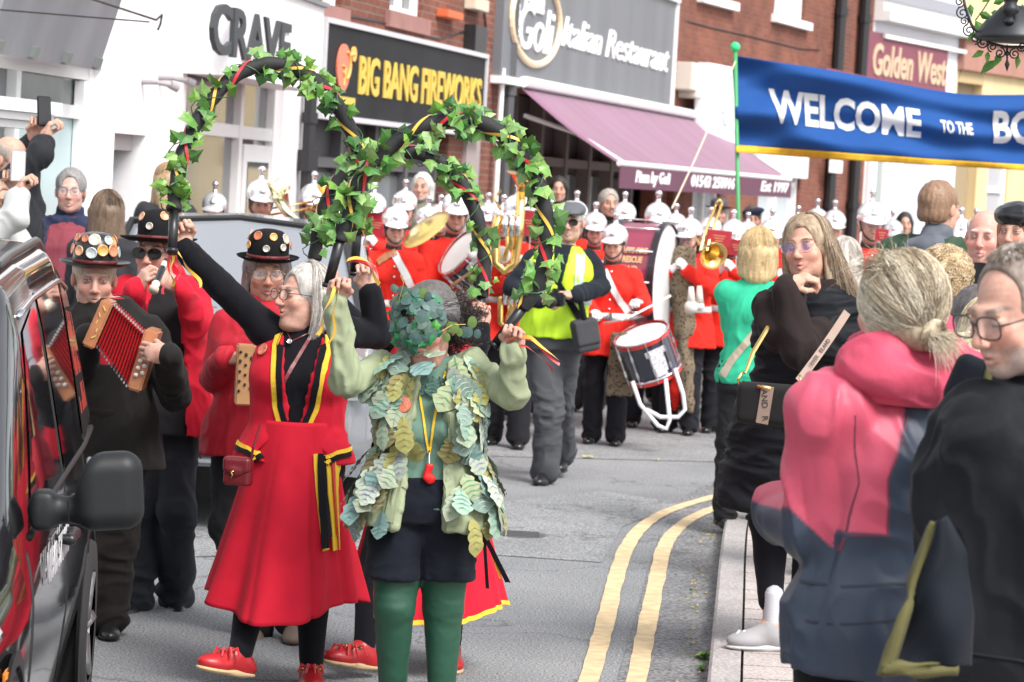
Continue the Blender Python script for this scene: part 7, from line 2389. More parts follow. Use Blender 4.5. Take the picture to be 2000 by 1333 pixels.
# bass drummer with the big drum
bd = bandsman('bass drummer whose face shows just above the big maroon drum', 1288, 370, 22.6, yaw=6, arms='side', near=1, w=1.15, dp=1.2, step=(.1, -.1))
c0 = P(1254, 548, 22.0)
o = empty('bass_drum', c0, R(73), 'huge maroon bass drum with white skin and gold lettering', 'drum')
rx = Matrix.Rotation(R(90), 3, 'X')
RB, WB = .455, .36
mb = MB(); mb.lathe([(RB, -WB / 2), (RB, WB / 2)], 48, (0, 0, 0), rx); mb.build('shell', DRUMM, o, smooth=True)
for s_ in (1, -1):
    mb = MB(); mb.lathe([(RB + .004, -.028), (RB + .022, -.025), (RB + .022, .025), (RB + .004, .028)], 48, (0, s_ * WB / 2, 0), rx); mb.build('hoop', mat('hoop_black', (.02, .015, .02), .3), o)
    mb = MB(); mb.lathe([(.001, 0), (RB, 0)], 48, (0, s_ * (WB / 2 + .012), 0), rx); mb.build('drum_skin', DRUMW, o)
mb = MB()
for k in range(12):
    a_ = k * math.pi / 6; mb.tube([((RB + .025) * math.cos(a_), -WB / 2, (RB + .025) * math.sin(a_)), ((RB + .025) * math.cos(a_), WB / 2, (RB + .025) * math.sin(a_))], .008, 6)
mb.build('tension_rods', CHROME, o, smooth=True)
for k, (t_, w_) in enumerate((('STAFFS FIRE', .26), ('& RESCUE', .2), ('BAND', .14), ('OF THE', .12), ('SERVICE', .24))):
    a_ = R(193 - k * 11)
    V, F = text_mesh(t_, .07, .002, .002)
    xs = [v.x for v in V]; kx = w_ / (max(xs) - min(xs))
    out = []
    for v in V:
        aa = math.pi - .55 + k * .17 + v.y / RB * -1
        out.append((math.cos(aa) * (RB + .004 + v.z), -v.x * kx, -math.sin(aa) * -(RB + .004 + v.z)))
    # lettering faces the street side of the shell
    mk('gold_lettering', out, F, mat('gold_letter', (.66, .42, .20), .5), o, smooth=False)
bl = bandsman('stout bandsman with leopard skin over the shoulder, glasses and brass trombone', 1350, 402, 22.3, yaw=-14, arms='horn', near=2, w=1.15, dp=1.2, hyaw=-6, specs=(.05, .05, .25), step=(.05, -.04), beard=((.14, .10, .08), .4))
S = SDF(); bl_l = [bl.loc(x, y, -.18) for x, y in ((1335, 500), (1330, 560), (1335, 640), (1338, 720), (1345, 800))]
S.chain(bl_l, [.09, .10, .075, .05, .035], k=.05, u=(1, 0, 0), f=1.05); V, F = S.mesh(.013); V = V + vnormals(V, F) * (.02 * folds(V, 7, 8))[:, None]; mk('leopard_skin', V, F, LEO, bl.root)
S = SDF(); S.chain([bl.loc(1322, 690, -.1), bl.loc(1322, 760, -.1), bl.loc(1318, 800, -.05)], [.05, .06, .02], k=.03); V, F = S.mesh(.014); V = V + vnormals(V, F) * (.012 * folds(V, 9, 3))[:, None]; mk('skin_lining', V, F, TUN, bl.root)
for k, (x_, y_, dd) in enumerate(((1350, 600, 21.75), (1366, 598, 21.8))):
    a = P(x_, y_, dd); b_ = empty('drum_beater', a, 0, ['padded white drum beater hanging at the waist, left of its pair', 'padded white drum beater hanging at the waist, right of its pair'][k], 'beater', 'drum beaters')
    mb = MB(); mb.ball((0, 0, 0), (.055, .05, .055) if k == 0 else (.04, .04, .04), 14); mb.tube([(0, 0, .02), (-.01, 0, .16)], [.035, .02], 10); mb.build('beater_head', mat('felt_white', (.60, .57, .52), .9), b_, smooth=True)

def tubes(label, name, px, py, d, polys, bell=None, m=GOLD, group=None, cat='instrument', ang=0):
    a = P(px, py, d); o = empty(name, a, 0, label, cat, group)
    mb = MB()
    for pts, r_ in polys:
        mb.tube([Vector(q) for q in pts], r_, 10)
    mb.build('tubing', m, o, smooth=True)
    if bell:
        c, ax, r_, L = bell
        z = Vector(ax).normalized(); M3 = frame((0, 0, 0), z.orthogonal(), z).to_3x3()
        mb = MB(); mb.lathe([(.012, -L), (.016, -L * .7), (.026, -L * .4), (.05, -L * .16), (r_ * .75, -L * .04), (r_, 0), (r_ + .004, .001), (r_, .003), (r_ * .7, -L * .05), (.02, -L * .3)], 28, Vector(c), M3)
        mb.build('bell', m, o, smooth=True)
    return o
tubes('trombone slanting across the glasses-wearing bandsman, bell down', 'trombone', 1400, 450, 21.9, [([(-.02, .0, .20), (-.10, -.02, -.05), (-.14, -.3, -.16)], .012), ([(.03, .0, .22), (-.05, -.02, -.05), (-.09, -.3, -.16)], .012), ([(-.02, 0, .20), (.005, 0, .24), (.03, 0, .22)], .012)], ((-.03, -.25, -.20), (.35, -1, -.35), .11, .42), m=GOLD)
def folder(label, px, py, d, yaw=0, w_=.17, h_=.13):
    a = P(px, py, d); o = empty('music_folder', a, R(yaw), label, 'music folder', 'red music folders clipped to instruments')
    mb = MB(); mb.box((0, 0, 0), (w_, .008, h_), rotm(12, 3, 0), bev=.002); c = mb.build('card_cover', CARD, o)
    mb = MB()
    for k in range(3): mb.box((0, -.010 + .002 * k, .02 - .02 * k), (w_ * (.5 - .1 * k), .002, .007), rotm(12, 3, 0))
    mb.build('gilt_lines', mat('gilt_line', (.55, .25, .15), .6), c)
    mb = MB(); mb.tube([(0, .005, -h_ / 2), (0, .02, -h_ / 2 - .10)], .005, 6); mb.build('lyre_clip', CHROME, o)
folder('bright red music folder beside the trombone bell', 1404, 466, 21.8, 8, .20)
folder('red music folder in front of a bent helmeted head, right of the trombone', 1440, 484, 21.9, -4, .17)
folder('red folder in front of the tall helmet right of the coat woman', 1722, 460, 21.5, 0, .10, .10)
folder('red music folder left of the glasses-wearing horn player', 1037, 437, 20.1, 6, .20, .19)
folder('red music folder behind the ivy, left of the front cymbal player', 733, 440, 22.8, 0, .24, .20)
folder('dark red folder seen between the two upright ends of ivy hoops', 745, 425, 23.3, 10, .16, .16)
# remaining bandsmen
b = bandsman('bandsman in plain white helmet bowed behind a red folder, black armband', 1436, 405, 22.6, yaw=-10, arms='horn', near=1, hpitch=20, step=(-.05, .12), w=1.08, dp=1.1)
S = SDF(); S.cap(b.J['elL'] + (b.J['wrL'] - b.J['elL']) * .3, b.J['elL'] + (b.J['wrL'] - b.J['elL']) * .62, .064, .060); V, F = S.mesh(.012); mk('armband', V, F, BLKC, b.root)
bandsman('bandsman facing ahead between the blond bob and the bespectacled woman', 1510, 405, 23.6, arms='tuba', near=1)
bandsman('tall bandsman with crossbelt in front of the white shop door', 1706, 366, 21.8, yaw=4, arms='tuba', near=2, specs=(.3, .3, .3), beard=((.3, .28, .26), .5))
bandsman('helmeted bandsman left of a pair, above the woman with blue-tinted glasses', 1598, 386, 27., arms='tuba', near=0, full=False)
bandsman('helmeted bandsman right of a pair, above the woman with blue-tinted glasses', 1632, 388, 25.6, arms='tuba', near=0, full=False)
bandsman('bandsman mostly hidden, right behind the tall one with the red folder', 1745, 408, 26.5, arms='horn', near=0, full=False)
bandsman('helmeted bandsman beside the bald man, nearer of two', 1879, 402, 24., arms='tuba', near=1)
bandsman('helmeted bandsman just behind the bald man\'s head, farther of two', 1908, 405, 27., arms='tuba', near=0, full=False)
bandsman('bandsman standing right behind the shell of the bass drum', 1222, 372, 24.8, arms='tuba', near=1)
bandsman('bandsman at the back between the flat cap and the grey-haired onlooker', 1128, 370, 24.6, arms='tuba', near=1)
hn = bandsman('bandsman in glasses playing a brass euphonium', 1014, 352, 20.4, yaw=-4, arms='tuba', near=2, w=1.1, specs=(.03, .03, .03), step=(.1, -.1))
bandsman('bandsman close left of the euphonium player, helmet through the ivy', 955, 374, 24.5, arms='tuba', near=1)
bs = bandsman('bandsman in black chin strap holding a slanting badge-covered drum', 893, 348, 20.9, yaw=6, arms='drum', near=2, w=1.12, dp=1.1, step=(-.05, .05))
bandsman('bandsman behind, half covered by the helmet of the slanting drum\'s player', 862, 378, 25.6, arms='tuba', near=0, full=False)
cy = bandsman('front bandsman with dark chin strap, white crossbelt and brown leather strap', 775, 378, 20.6, yaw=8, arms='side', near=2, w=1.08, fem=True, step=(-.03, .06))
l = [cy.loc(x, y) for x, y in ((752, 460), (775, 510), (800, 560))]; cy.strip('tunic', [(q[0], q[2]) for q in l], .055, WBELT, 'crossbelt', off=.010)
l = [cy.loc(x, y) for x, y in ((735, 515), (755, 500), (780, 490))]; cy.strip('tunic', [(q[0], q[2]) for q in l], .045, mat('tan_leather', (.28, .11, .04), .4), 'leather_strap', off=.018)
bandsman('bandsman with red folder partly hidden by the crossing hoops', 732, 352, 22.9, arms='horn', near=1)
bandsman('bandsman behind the front crossbelt wearer, taller helmet to the right', 793, 348, 23.6, arms='tuba', near=1)
bandsman('bandsman with a trombone slide, left of the crossing hoops', 615, 332, 21.5, yaw=10, arms='horn', near=1, glov='')
bandsman('bandsman with dark chin strap looking over the silver car roof', 513, 322, 20.6, yaw=6, arms='side', near=2, hyaw=6)
bandsman('short bandsman whose eyes just show over the car roof', 421, 352, 22.6, yaw=0, arms='side', near=1)
bandsman('bandsman marching at the back in line with the flat cap', 1078, 388, 27.5, arms='tuba', near=0)
for lb, x_, y_, d_ in (('bandsman framed by the left side of the crossing hoops', 660, 362, 23.), ('bandsman in the second rank left of the white-haired man', 700, 368, 25.2), ('bandsman just right of the brass cymbal, head half hidden', 838, 380, 23.), ('bandsman between the slanting drum and the euphonium', 985, 378, 23.4),
        ('bandsman glimpsed through the right side of the largest arch of ivy', 1052, 380, 22.8), ('bandsman behind the side drummer\'s right shoulder', 1165, 392, 23.8), ('bandsman behind the leopard skin, left of the red folders', 1322, 395, 25.), ('bandsman behind the pair of red folders', 1390, 402, 24.6), ('bandsman behind the armband wearer, toward the blond bob', 1462, 412, 25.4), ('bandsman far back between blond bob and tall crossbelt wearer', 1560, 400, 28.)):
    bandsman(lb, x_, y_, d_, arms='tuba' if x_ % 4 else 'horn', near=1 if d_ < 24 else 0)
# instruments
tubes('slanting trombone slide above the silver car', 'trombone', 600, 420, 20.9, [([(.02, 0, .05), (-.30, -.1, -.02)], .010), ([(.03, 0, .10), (-.29, -.1, .03)], .010), ([(-.30, -.1, -.02), (-.33, -.1, .0), (-.29, -.1, .03)], .010), ([(.02, 0, .05), (.10, 0, .10), (.14, 0, .16)], .012)], ((.16, .02, .2), (.3, -.5, .6), .10, .3))
tubes('large brass tube pointing up beside the bandsman over the car roof', 'bass_horn', 560, 415, 20.3, [([(-.10, 0, .12), (.0, 0, .0), (.12, 0, -.10)], .035), ([(-.10, 0, .12), (-.14, 0, .2), (-.08, 0, .26)], .02)], ((-.06, 0, .14), (-.4, -.3, .7), .09, .3), m=mat('silver_brass', (.85, .78, .55), .15, metal=1))
def euphonium(label, px, py, d, s=1.):
    o = tubes(label, 'euphonium', px, py, d, [
        ([(.05 * s, -.02, .30 * s), (.05 * s, 0, .0), (.03 * s, 0, -.22 * s), (-.04 * s, 0, -.28 * s), (-.11 * s, 0, -.22 * s), (-.12 * s, 0, .02 * s), (-.10 * s, 0, .12 * s)], .036 * s),
        ([(-.05 * s, -.04, .12 * s), (-.02 * s, -.05, -.1 * s), (-.05 * s, -.04, -.2 * s)], .018 * s), ([(-.01 * s, -.05, .1 * s), (.0, -.06, -.12 * s)], .02 * s), ([(-.09 * s, -.04, .16 * s), (-.14 * s, -.08, .24 * s), (-.10 * s, -.02, .30 * s)], .009 * s)],
        ((.07 * s, -.03, .42 * s), (.15, -.1, 1), .14 * s, .38 * s))
    mb = MB()
    for k in range(3): mb.tube([(-.05 + .045 * k, -.07, -.02), (-.05 + .045 * k, -.07, .13)], .019, 10)
    mb.build('valves', CHROME, o, smooth=True)
euphonium('brass euphonium held by the bandsman in glasses', 1000, 455, 19.95, 1.)
euphonium('brass tenor horn glimpsed low between drum and dancer hoop', 1000, 590, 20.2, .7)
a = P(832, 448, 20.2); o = empty('cymbal', a, 0, 'large hammered brass cymbal held on edge', 'cymbal')
zc = Vector((-.60, -.36, .72)).normalized(); M3 = frame((0, 0, 0), zc.orthogonal(), zc).to_3x3()
mb = MB(); mb.lathe([(.001, .05), (.03, .048), (.05, .02), (.12, .012), (.20, .0), (.202, -.002), (.12, .008), (.05, .014), (.001, .04)], 40, (0, 0, 0), M3)
mb.build('cymbal_disc', mat('cymbal_brass', (.80, .62, .22), .28, metal=1., bump=.002, bs=40), o, smooth=True); mb = MB(); mb.tube([zc * -.0, zc * -.05 + Vector((.02, 0, -.04))], .012, 6); mb.build('strap_loop', BLACKL, o)
sd2, _, _ = side_drum('navy side drum carried slanting, seen between two ivy uprights', 922, 515, 20.45, (-.75, -.35, .55), .19, .26)
o = empty('drum_stick', P(880, 560, 20.2), 0, 'brown drumstick across the slanting drum', 'drumstick', 'drumsticks'); mb = MB(); mb.tube([(0, 0, 0), (.2, 0, .16)], [.012, .009], 8); mb.build('stick_shaft', mat('stick_tan', (.45, .22, .10), .5), o, smooth=True)
a = P(952, 498, 20.1); o = empty('bugle', a, 0, 'rolled white drum sling cuff held out by the euphonium player', 'gauntlet')
tag(o, 'white gauntlet cuff stretched toward the middle ivy hoop', 'gauntlet'); o.name = 'gauntlet'
S = SDF(); S.cap((-.10, 0, .0), (.10, 0, .0), .045, .07, k=.01); V, F = S.mesh(.01); mk('cuff', V, F, DRUMW, o)
# ------------------------------------------------------------ onlookers on the far side
def onlooker(label, px, py, d, top, near=1, legs=True, **kw):
    return Person(label, px, py, d, top=top, near=near, **kw)
def simple(label, px, ytop, d, coat, hair, style='short', g_=.1, H=None, yaw=0, near=1, legs=True, vol=1., sk=(.56, .34, .26), body_kw=None, top_kw=None, **kw):
    if H is None:
        H = max(1.5, min(1.95, P(px, ytop, d).z - g_))
    pz = P(px, ytop, d).z
    p = Person(label, px, ytop, d, H=H, g=g_, yaw=R(yaw), near=near, skin=sk, **kw)
    if pz - g_ - H > .03 or pz - g_ < H - .03:
        p.root.location.z = pz - H; p.M = (Matrix.Translation(p.root.location) @ Matrix.Rotation(R(yaw), 4, 'Z') @ Matrix.Scale(p.k, 4)).inverted(); p.W = p.M.inverted()
    p.body(**(body_kw or {}))
    if coat is not None: p.top(coat, **dict(dict(e=.026, hem=.80, name='jacket', wr=.010, collar=.02), **(top_kw or {})))
    if legs:
        p.bottom(BTR if coat is None else CHAR, e=.014, name='trousers', wr=.008); p.shoes(BLACKL, soles=False)
    if hair is not None: hair_cap(p, hair, style, vol=vol)
    return p
p = simple('balding man in black jacket raising a phone with both arms', 22, 264, 14.6, None, (.32, .27, .23), 'balding', H=1.82, yaw=62, near=2, w=1.1,
           px_pose=dict(elR=(76, 352, -.12), wrR=(84, 324, -.02), elL=(44, 350, .2), wrL=(66, 322, .1)), pose=dict(hdR=(.2, -.2, 1), hdL=(-.1, -.2, 1), pnR=(.6, -.7, 0), pnL=(-.6, -.5, 0), hpR='hold', hpL='hold', hintR=(-1, -.3, -.6), hintL=(1, -.4, -.6)))
p.top(cloth('black_soft', (.018, .019, .022), .8), e=.022, hem=.85, sleeve=.82, name='jacket', wr=.010, collar=.02)
S = SDF(); c_ = p.J['elR'] + (p.J['wrR'] - p.J['elR']) * .9; S.cap(c_, c_ + nrm(p.J['wrR'] - p.J['elR']) * .02, .034, k=.01); V, F = S.mesh(.008); mk('watch_strap', V, F, BLACKP, p.root)
w_ = (Vector(p.world(p.J['handR'])) + Vector(p.world(p.J['handL']))) / 2 + Vector((0, 0, .06))
o = empty('smartphone', w_, R(40), 'black smartphone held up by the balding man', 'phone'); mb = MB(); mb.box((0, 0, 0), (.085, .012, .16), rotm(-8, 0, 0), bev=.006); c = mb.build('phone_case', BLACKP, o); mb = MB(); mb.box((-.02, .0075, .05), (.025, .003, .03), bev=.002); mb.build('camera_bump', CHROME, c)
p = simple('person in light grey top whose raised hands hold a phone, cut by the left edge', -8, 352, 13.2, None, (.3, .2, .15), 'short', H=1.66, yaw=50, near=2,
           px_pose=dict(elR=(30, 452, -.15), wrR=(34, 410, -.1), elL=(12, 440, .2), wrL=(20, 402, .05)), pose=dict(hdR=(.2, -.2, 1), hdL=(-.2, -.2, 1), pnR=(.6, -.6, 0), pnL=(-.6, -.6, 0), hpR='hold', hpL='hold'))
p.top(cloth('light_grey_knit', (.42, .43, .42), .9), e=.026, hem=.8, name='jacket', wr=.010, sleeve=.95)
w_ = (Vector(p.world(p.J['handR'])) + Vector(p.world(p.J['handL']))) / 2 + Vector((0, 0, .05))
o = empty('smartphone', w_, R(30), 'pale slim phone held by the person in light grey', 'phone'); mb = MB(); mb.box((0, 0, 0), (.075, .01, .15), bev=.005); mb.build('phone_case', mat('phone_pale', (.5, .5, .5), .4), o)
p = simple('man in maroon polo shirt and open navy jacket with glasses', 140, 340, 16.6, None, (.20, .19, .185), 'short', H=1.78, near=2, w=1.22, dp=1.35, yaw=4, sk=(.60, .37, .31), hs=1.06, body_kw=dict(brow=(.3, .28, .26)))
p.top(cloth('maroon_polo', (.20, .045, .06), .9), e=.012, hem=.9, sleeve=0, name='polo_shirt', wr=.006, collar=.01)
p.top(cloth('navy_jacket', (.022, .028, .06), .7), e=.034, hem=.84, name='jacket', wr=.012, opening=(.15, .10, .8, 1.5), collar=.03)
glasses(p, (.1, .1, .1), r=.024)
def woman_back(label, px, ytop, d, coat, cols, style, base, g_=.1, H=None, near=1, yaw=180, n=1100, ln=.30, seed=1, r=.0016, **kw):
    p = simple(label, px, ytop, d, coat, base, style, g_=g_, H=H, yaw=yaw, near=near, fem=True, legs=kw.pop('legs', True), **kw)
    def path(r_, k):
        a = r_.uniform(-math.pi, math.pi)
        if abs(a) < .7: return None
        t = np.linspace(0, 1, k); q = []
        L_ = ln * r_.uniform(.8, 1.08); wv = r_.uniform(0, 6)
        for u in t:
            s = u * (.16 + L_)
            if s < .16:
                th = s / .16 * 1.5
                x, y, z = math.sin(a) * math.sin(th) * .093, .02 - math.cos(a) * math.sin(th) * .11, .03 + math.cos(th) * .108
            else:
                v = s - .16
                x, y, z = math.sin(a) * (.093 + .04 * v), .02 - math.cos(a) * (.11 - .05 * v), .037 - v
                x += .006 * math.sin(v * 30 + wv); y += .005 * math.cos(v * 26 + wv)
            q.append((x, y, z))
        return np.array([p.hp(*x) for x in (np.array(q) + r_.normal(0, .004, 3))])
    hair_strands(p, p.root, n, path, cols, r=r, k=14, seed=seed)
    return p
woman_back('woman with long brown hair turned away beside the man in maroon polo', 212, 376, 15.6, cloth('dark_top', (.03, .03, .035)), [(.16, .10, .065), (.24, .17, .11), (.10, .065, .045)], 'long', (.13, .085, .055), yaw=165, H=1.62, near=1)
woman_back('woman with long fair hair in dark top by the white doorway', 328, 322, 19.3, cloth('dark_top', (.03, .03, .035)), [(.45, .30, .17), (.36, .24, .14)], 'long', (.36, .24, .14), yaw=200, H=1.66)
simple('dark-haired onlooker behind the short bandsman at the shop window', 442, 346, 25.5, CHAR, (.06, .04, .03), 'short', g_=.1, near=1, yaw=40)
simple('onlooker with camera raised, left of the short bandsman', 385, 352, 24.4, cloth('tan_coat', (.25, .19, .13)), (.08, .05, .04), 'short', g_=.1, near=1, yaw=-30, legs=False)
p = simple('man with flowing white hair and moustache behind the band', 826, 338, 26., cloth('grey_green_coat', (.16, .17, .13)), (.50, .49, .47), 'bob', g_=.1, near=2, yaw=-10, vol=1.1, body_kw=dict(beard=((.7, .68, .66), .5)))
simple('grey-haired man in dark jacket looking on behind the bass drum', 1190, 370, 25.6, CHAR, (.30, .27, .24), 'short', g_=.1, near=2, yaw=15)
simple('dark-haired onlooker in the restaurant shade behind the flat cap', 1092, 345, 29.5, CHAR, (.02, .016, .014), 'bob', g_=.1, near=1, legs=False)
p = simple('young cadet in dark blue beret and light blue shirt', 1470, 402, 26.5, cloth('light_blue_shirt', (.30, .42, .62), .9), (.08, .06, .05), 'short', g_=0, near=2, top_kw=dict(e=.014))
S = SDF(); S.ell((.01, .01, .075), (.10, .115, .035), rotm(0, -10, 0), k=.02); S.ell((0, .01, .05), (.085, .105, .03), k=.02); V, F = S.mesh(.009); o = mk('beret', V, F, cloth('beret_navy', (.02, .025, .045)), p.root); o.matrix_local = head_matrix(p, (0, 0, .0))
p = simple('grey-haired onlooker in a dark peaked hat behind the banner pole', 1405, 392, 28.5, CHAR, (.35, .34, .33), 'bob', g_=.1, near=1)
bowler(p, badges=0, crown=.9, brim=1., name='peaked_hat', m=cloth('hat_slate', (.07, .08, .09)))
simple('dark-clothed figure in the white shop doorway', 1768, 415, 30., cloth('black_blue', (.012, .016, .03)), (.02, .02, .02), 'bob', g_=.1, near=0)

# ------------------------------------------------------------ onlookers on the near pavement
p = woman_back('woman with a straight blond bob in a green top, seen from behind', 1482, 455, 15.8, cloth('mint_green', (.035, .42, .24), .9), [(.66, .50, .27), (.55, .40, .20), (.74, .60, .38)], 'bob', (.52, .38, .20), H=1.70, near=2, ln=.115, seed=5, n=1800, hs=1.12, w=1.0, pose=dict(wrL=(-.05, -.30, 1.15), wrR=(-.26, -.1, .9)), g_=.0,
               top_kw=dict(e=.018, hem=.86, wr=.010, collar=0))
l = [(-.15, 1.40), (-.02, 1.20), (.12, 1.0), (.17, .9)]
p.strip('jacket', l, .04, cloth('strap_beige', (.42, .36, .28)), 'bag_strap', side=1, off=.006)
# woman in the black quilted coat
QUI = mat('quilted_black', (.007, .008, .011), .65, bump=.006, bs=13, spec=.2)
c = Person('woman in brown sweatshirt and long black quilted gilet, glasses, hand at her chin', 1560, 820, 11.35, top=(1590, 412), g=.1, near=2, fem=True, w=1.12, dp=1.15, skin=(.62, .36, .27), head_yaw=4, head_pitch=-2, head_roll=-8, hs=1.05, yaw=R(-32),
           px_pose=dict(head=(1577, 486), neck=(1600, 570), shR=(1530, 600, -.1), shL=(1650, 600, .15), elR=(1520, 650, -.35), wrR=(1500, 596, -.30), elL=(1560, 690, -.42), wrL=(1536, 560, -.38), ankR=(1508, 1225, -.1), ankL=(1560, 1225, .1)),
           pose=dict(hdR=(.9, -.3, .6), pnR=(0, .6, -.6), hdL=(.75, .4, .5), pnL=(.3, .5, -.6), hpR='hold', hpL='hold', toeR=(-.75, -.7, 0), toeL=(-.5, -.9, 0)))
c.body(lips=(.55, .18, .16), mouth=.0018, smile=.8, iris=(.10, .15, .3))
c.bottom(BLKC, e=.003, end=.88, cuff=0, r=(.10, .07, .040), name='leggings', wr=.002, calf=True)
def sock(S): pass
S = SDF()
for q in 'RL': S.cap(c.J['ank' + q] + A3(0, 0, -.07), c.J['ank' + q] + A3(0, 0, .13), .034, .037)
V, F = S.mesh(.006); V = V + vnormals(V, F) * (.0008 * np.sin(V[:, 2] * 420))[:, None]; mk('sock', V, F, mat('sock_white', (.50, .51, .55), .9), c.root)
c.shoes(mat('trainer_grey', (.30, .29, .30), .7, bump=.001, bs=120), mat('sole_white', (.45, .45, .45), .6), W=.05)
mb = MB(); a = Vector(c.J['ankR']); t = Vector(nrm(c.J['toeR']))
for k in range(3): mb.box(a + t * (.055 + .022 * k) + Vector((-.03, -.040, -.035)), (.008, .004, .05), rotm(0, 30, 20))
mb.build('shoe_stripes', WLT, c.root)
c.top(cloth('dark_brown_knit', (.022, .015, .015), .95, bs=60), e=.022, hem=1.0, sleeve=.96, name='sweatshirt', wr=.012, sc=8, which='RL', ar0=(.060, .052, .042))
c.top(QUI, e=.042, hem=.56, sleeve=0., name='gilet', wr=.016, sc=7, flare=.10, k=.04, an=(.5, .5, 2.), neck=1.46)
S = SDF(); J = c.J; S.cap(J['neck'] + A3(-.03, .02, -.0), J['neck'] + A3(0, .03, .04), .10, .095, k=.03); S.cap(J['neck'] + A3(0, .09, -.06), J['neck'] + A3(0, .08, .01), .10, .08, k=.04); S.cap(J['neck'] + A3(0, -.03, .03), J['neck'] + A3(0, -.05, .14), .07, .075, k=.02, sub=True)
V, F = S.mesh(.009); V = V + vnormals(V, F) * (.012 * folds(V, 9, 8))[:, None]; mk('gilet_hood', V, F, QUI, c.root)
hair_cap(c, (.29, .21, .135), 'long', vol=.75, noise=.006)
def path(r_, k):
    a = r_.uniform(-2.9, 2.9)
    if abs(a) < 1.15: a = math.copysign(r_.uniform(1.15, 2.2), a)
    t = np.linspace(0, 1, k); q = []; L_ = r_.uniform(.22, .36); wv = r_.uniform(0, 6); wind = r_.uniform(.0, .35) ** 1.5
    for u in t:
        s = u * (.16 + L_)
        if s < .16:
            th = .15 + s / .16 * 1.4
            x, y, z = math.sin(a) * math.sin(th) * .091, .02 - math.cos(a) * math.sin(th) * .107, .03 + math.cos(th) * .104
        else:
            v = s - .16
            x, y, z = math.sin(a) * (.091 + .06 * v) + wind * v * 1.6, .02 - math.cos(a) * (.107 - .1 * v), .037 - v * (1 - wind * .6)
            x += .008 * math.sin(v * 22 + wv); y += .006 * math.cos(v * 20 + wv)
        q.append((x, y, z))
    return np.array([c.hp(*x) for x in (np.array(q) + r_.normal(0, .003, 3))])
hair_strands(c, c.root, 4200, path, [(.46, .35, .23), (.34, .25, .16), (.56, .45, .32), (.26, .18, .12)], r=.0008, k=18, seed=6)
glasses(c, (.55, .42, .36), r=.027, metal=True, tint=True, thick=.0011)
# handbag and its lettered strap
STRP = mat('strap_tan', (.27, .19, .15), .6, var=.05, vs=20)
a = P(1503, 790, 10.75)
hb = empty('handbag', a, R(-20), 'black handbag with a tan lettered band, worn by the woman in the quilted gilet', 'bag')
S = SDF(); S.box((0, 0, 0), (.128, .05, .082), rd=.03, k=.01); V, F = S.mesh(.006); V = relax(V, F, 1); bb_ = mk('bag_body', V, F, cloth('bag_black', (.016, .015, .015), .7, bump=.0006, bs=150), hb)
mb = MB(); mb.box((-.005, -.052, -.0), (.05, .006, .150), rotm(0, 6, 0), bev=.002); bnd = mb.build('lettered_band', STRP, hb)
DKL = mat('dark_letter', (.05, .03, .03), .6)
def letters(t, size, M4, parent, m_=DKL, name='lettering', sx=1.):
    V, F = text_mesh(t, size, .0006, .0)
    return mk(name, [M4 @ Vector((v.x * sx, v.y, v.z)) for v in V], F, m_, parent, smooth=False)
letters('AND   R', .034, frame((-.005, -.0565, .0), (.10, 0, -1), (0, -1, 0)), bnd)
mb = MB(); mb.box((-.012, -.056, .068), (.055, .005, .014), rotm(0, 6, 0), bev=.002); mb.tube([(-.115, -.02, .06), (-.125, -.03, .09), (-.11, -.02, .12)], .006, 8); mb.tube([(.115, -.02, .06), (.13, -.04, .09), (.12, -.03, .125)], .006, 8); mb.tube([(.115, -.05, .03), (.118, -.055, -.03)], .004, 6)
mb.build('clasp', GOLD, hb, smooth=True)
A_ = P(1560, 745, 10.72); B_ = P(1655, 610, 11.0)
st_ = MB(); d_ = (B_ - A_); nv_ = d_.cross(Vector((0, 1, 0))).normalized() * .016
q = [A_ - a, B_ - a]; th_ = Vector((0, .004, 0))
V = []
for k in range(12):
    u = k / 11; c0 = q[0].lerp(q[1], u) + Vector((0, -.03 * math.sin(u * math.pi), 0)); V += [c0 + nv_ @ Matrix.Rotation(R(hb.rotation_euler.z), 3, 'Z') if False else c0 + nv_, c0 - nv_, c0 - nv_ + th_, c0 + nv_ + th_]
F = [(4 * i + j, 4 * i + (j + 1) % 4, 4 * i + 4 + (j + 1) % 4, 4 * i + 4 + j) for i in range(11) for j in range(4)] + [(0, 1, 2, 3)]
rz = Matrix.Rotation(R(20), 3, 'Z')
stp = mk('shoulder_strap', [rz @ v for v in V], F, STRP, hb, smooth=False)
mm = rz.to_4x4() @ frame((q[0].lerp(q[1], .42)) + Vector((0, -.034, 0)), d_, Vector((-.1, -1, .1)))
letters('RIVER   ISLAND', .024, mm, stp)
mb = MB(); A2 = P(1455, 730, 10.75) - a; mb.tube([rz @ A2, rz @ (P(1470, 690, 10.8) - a), rz @ (P(1500, 640, 10.9) - a)], [.005, .010, .010], 6); mb.build('strap_chain', GOLD, hb)

# woman in the pink and navy jacket, from behind
def pinknavy(V):
    x, y, z = V[:, 0], V[:, 1], V[:, 2]
    pink, navy = A3(.56, .085, .14), A3(.060, .078, .115)
    return x, y, z, pink, navy
k_ = Person('woman in pink and navy waterproof jacket, fair hair in a messy bun, seen from behind', 1745, 900, 6.3, top=(1765, 512), g=.1, near=2, fem=True, w=.98, dp=1.15, skin=(.62, .37, .29), yaw=R(194), head_yaw=20, head_pitch=0, hs=.95,
            px_pose=dict(head=(1752, 606, -.02), neck=(1775, 715, .02), pel=(1706, 1200), shL=(1620, 810, -.05), elL=(1594, 1034, .0), wrL=(1524, 1000, .26), shR=(1880, 850, .05), elR=(1900, 1050, .05), wrR=(1850, 1100, .3), hipL=(1655, 1260), hipR=(1765, 1260)),
            pose=dict(hdL=(-.5, -1, .1), pnL=(0, 0, -1), hpL='hold'))
k_.body(lips=(.5, .25, .2))
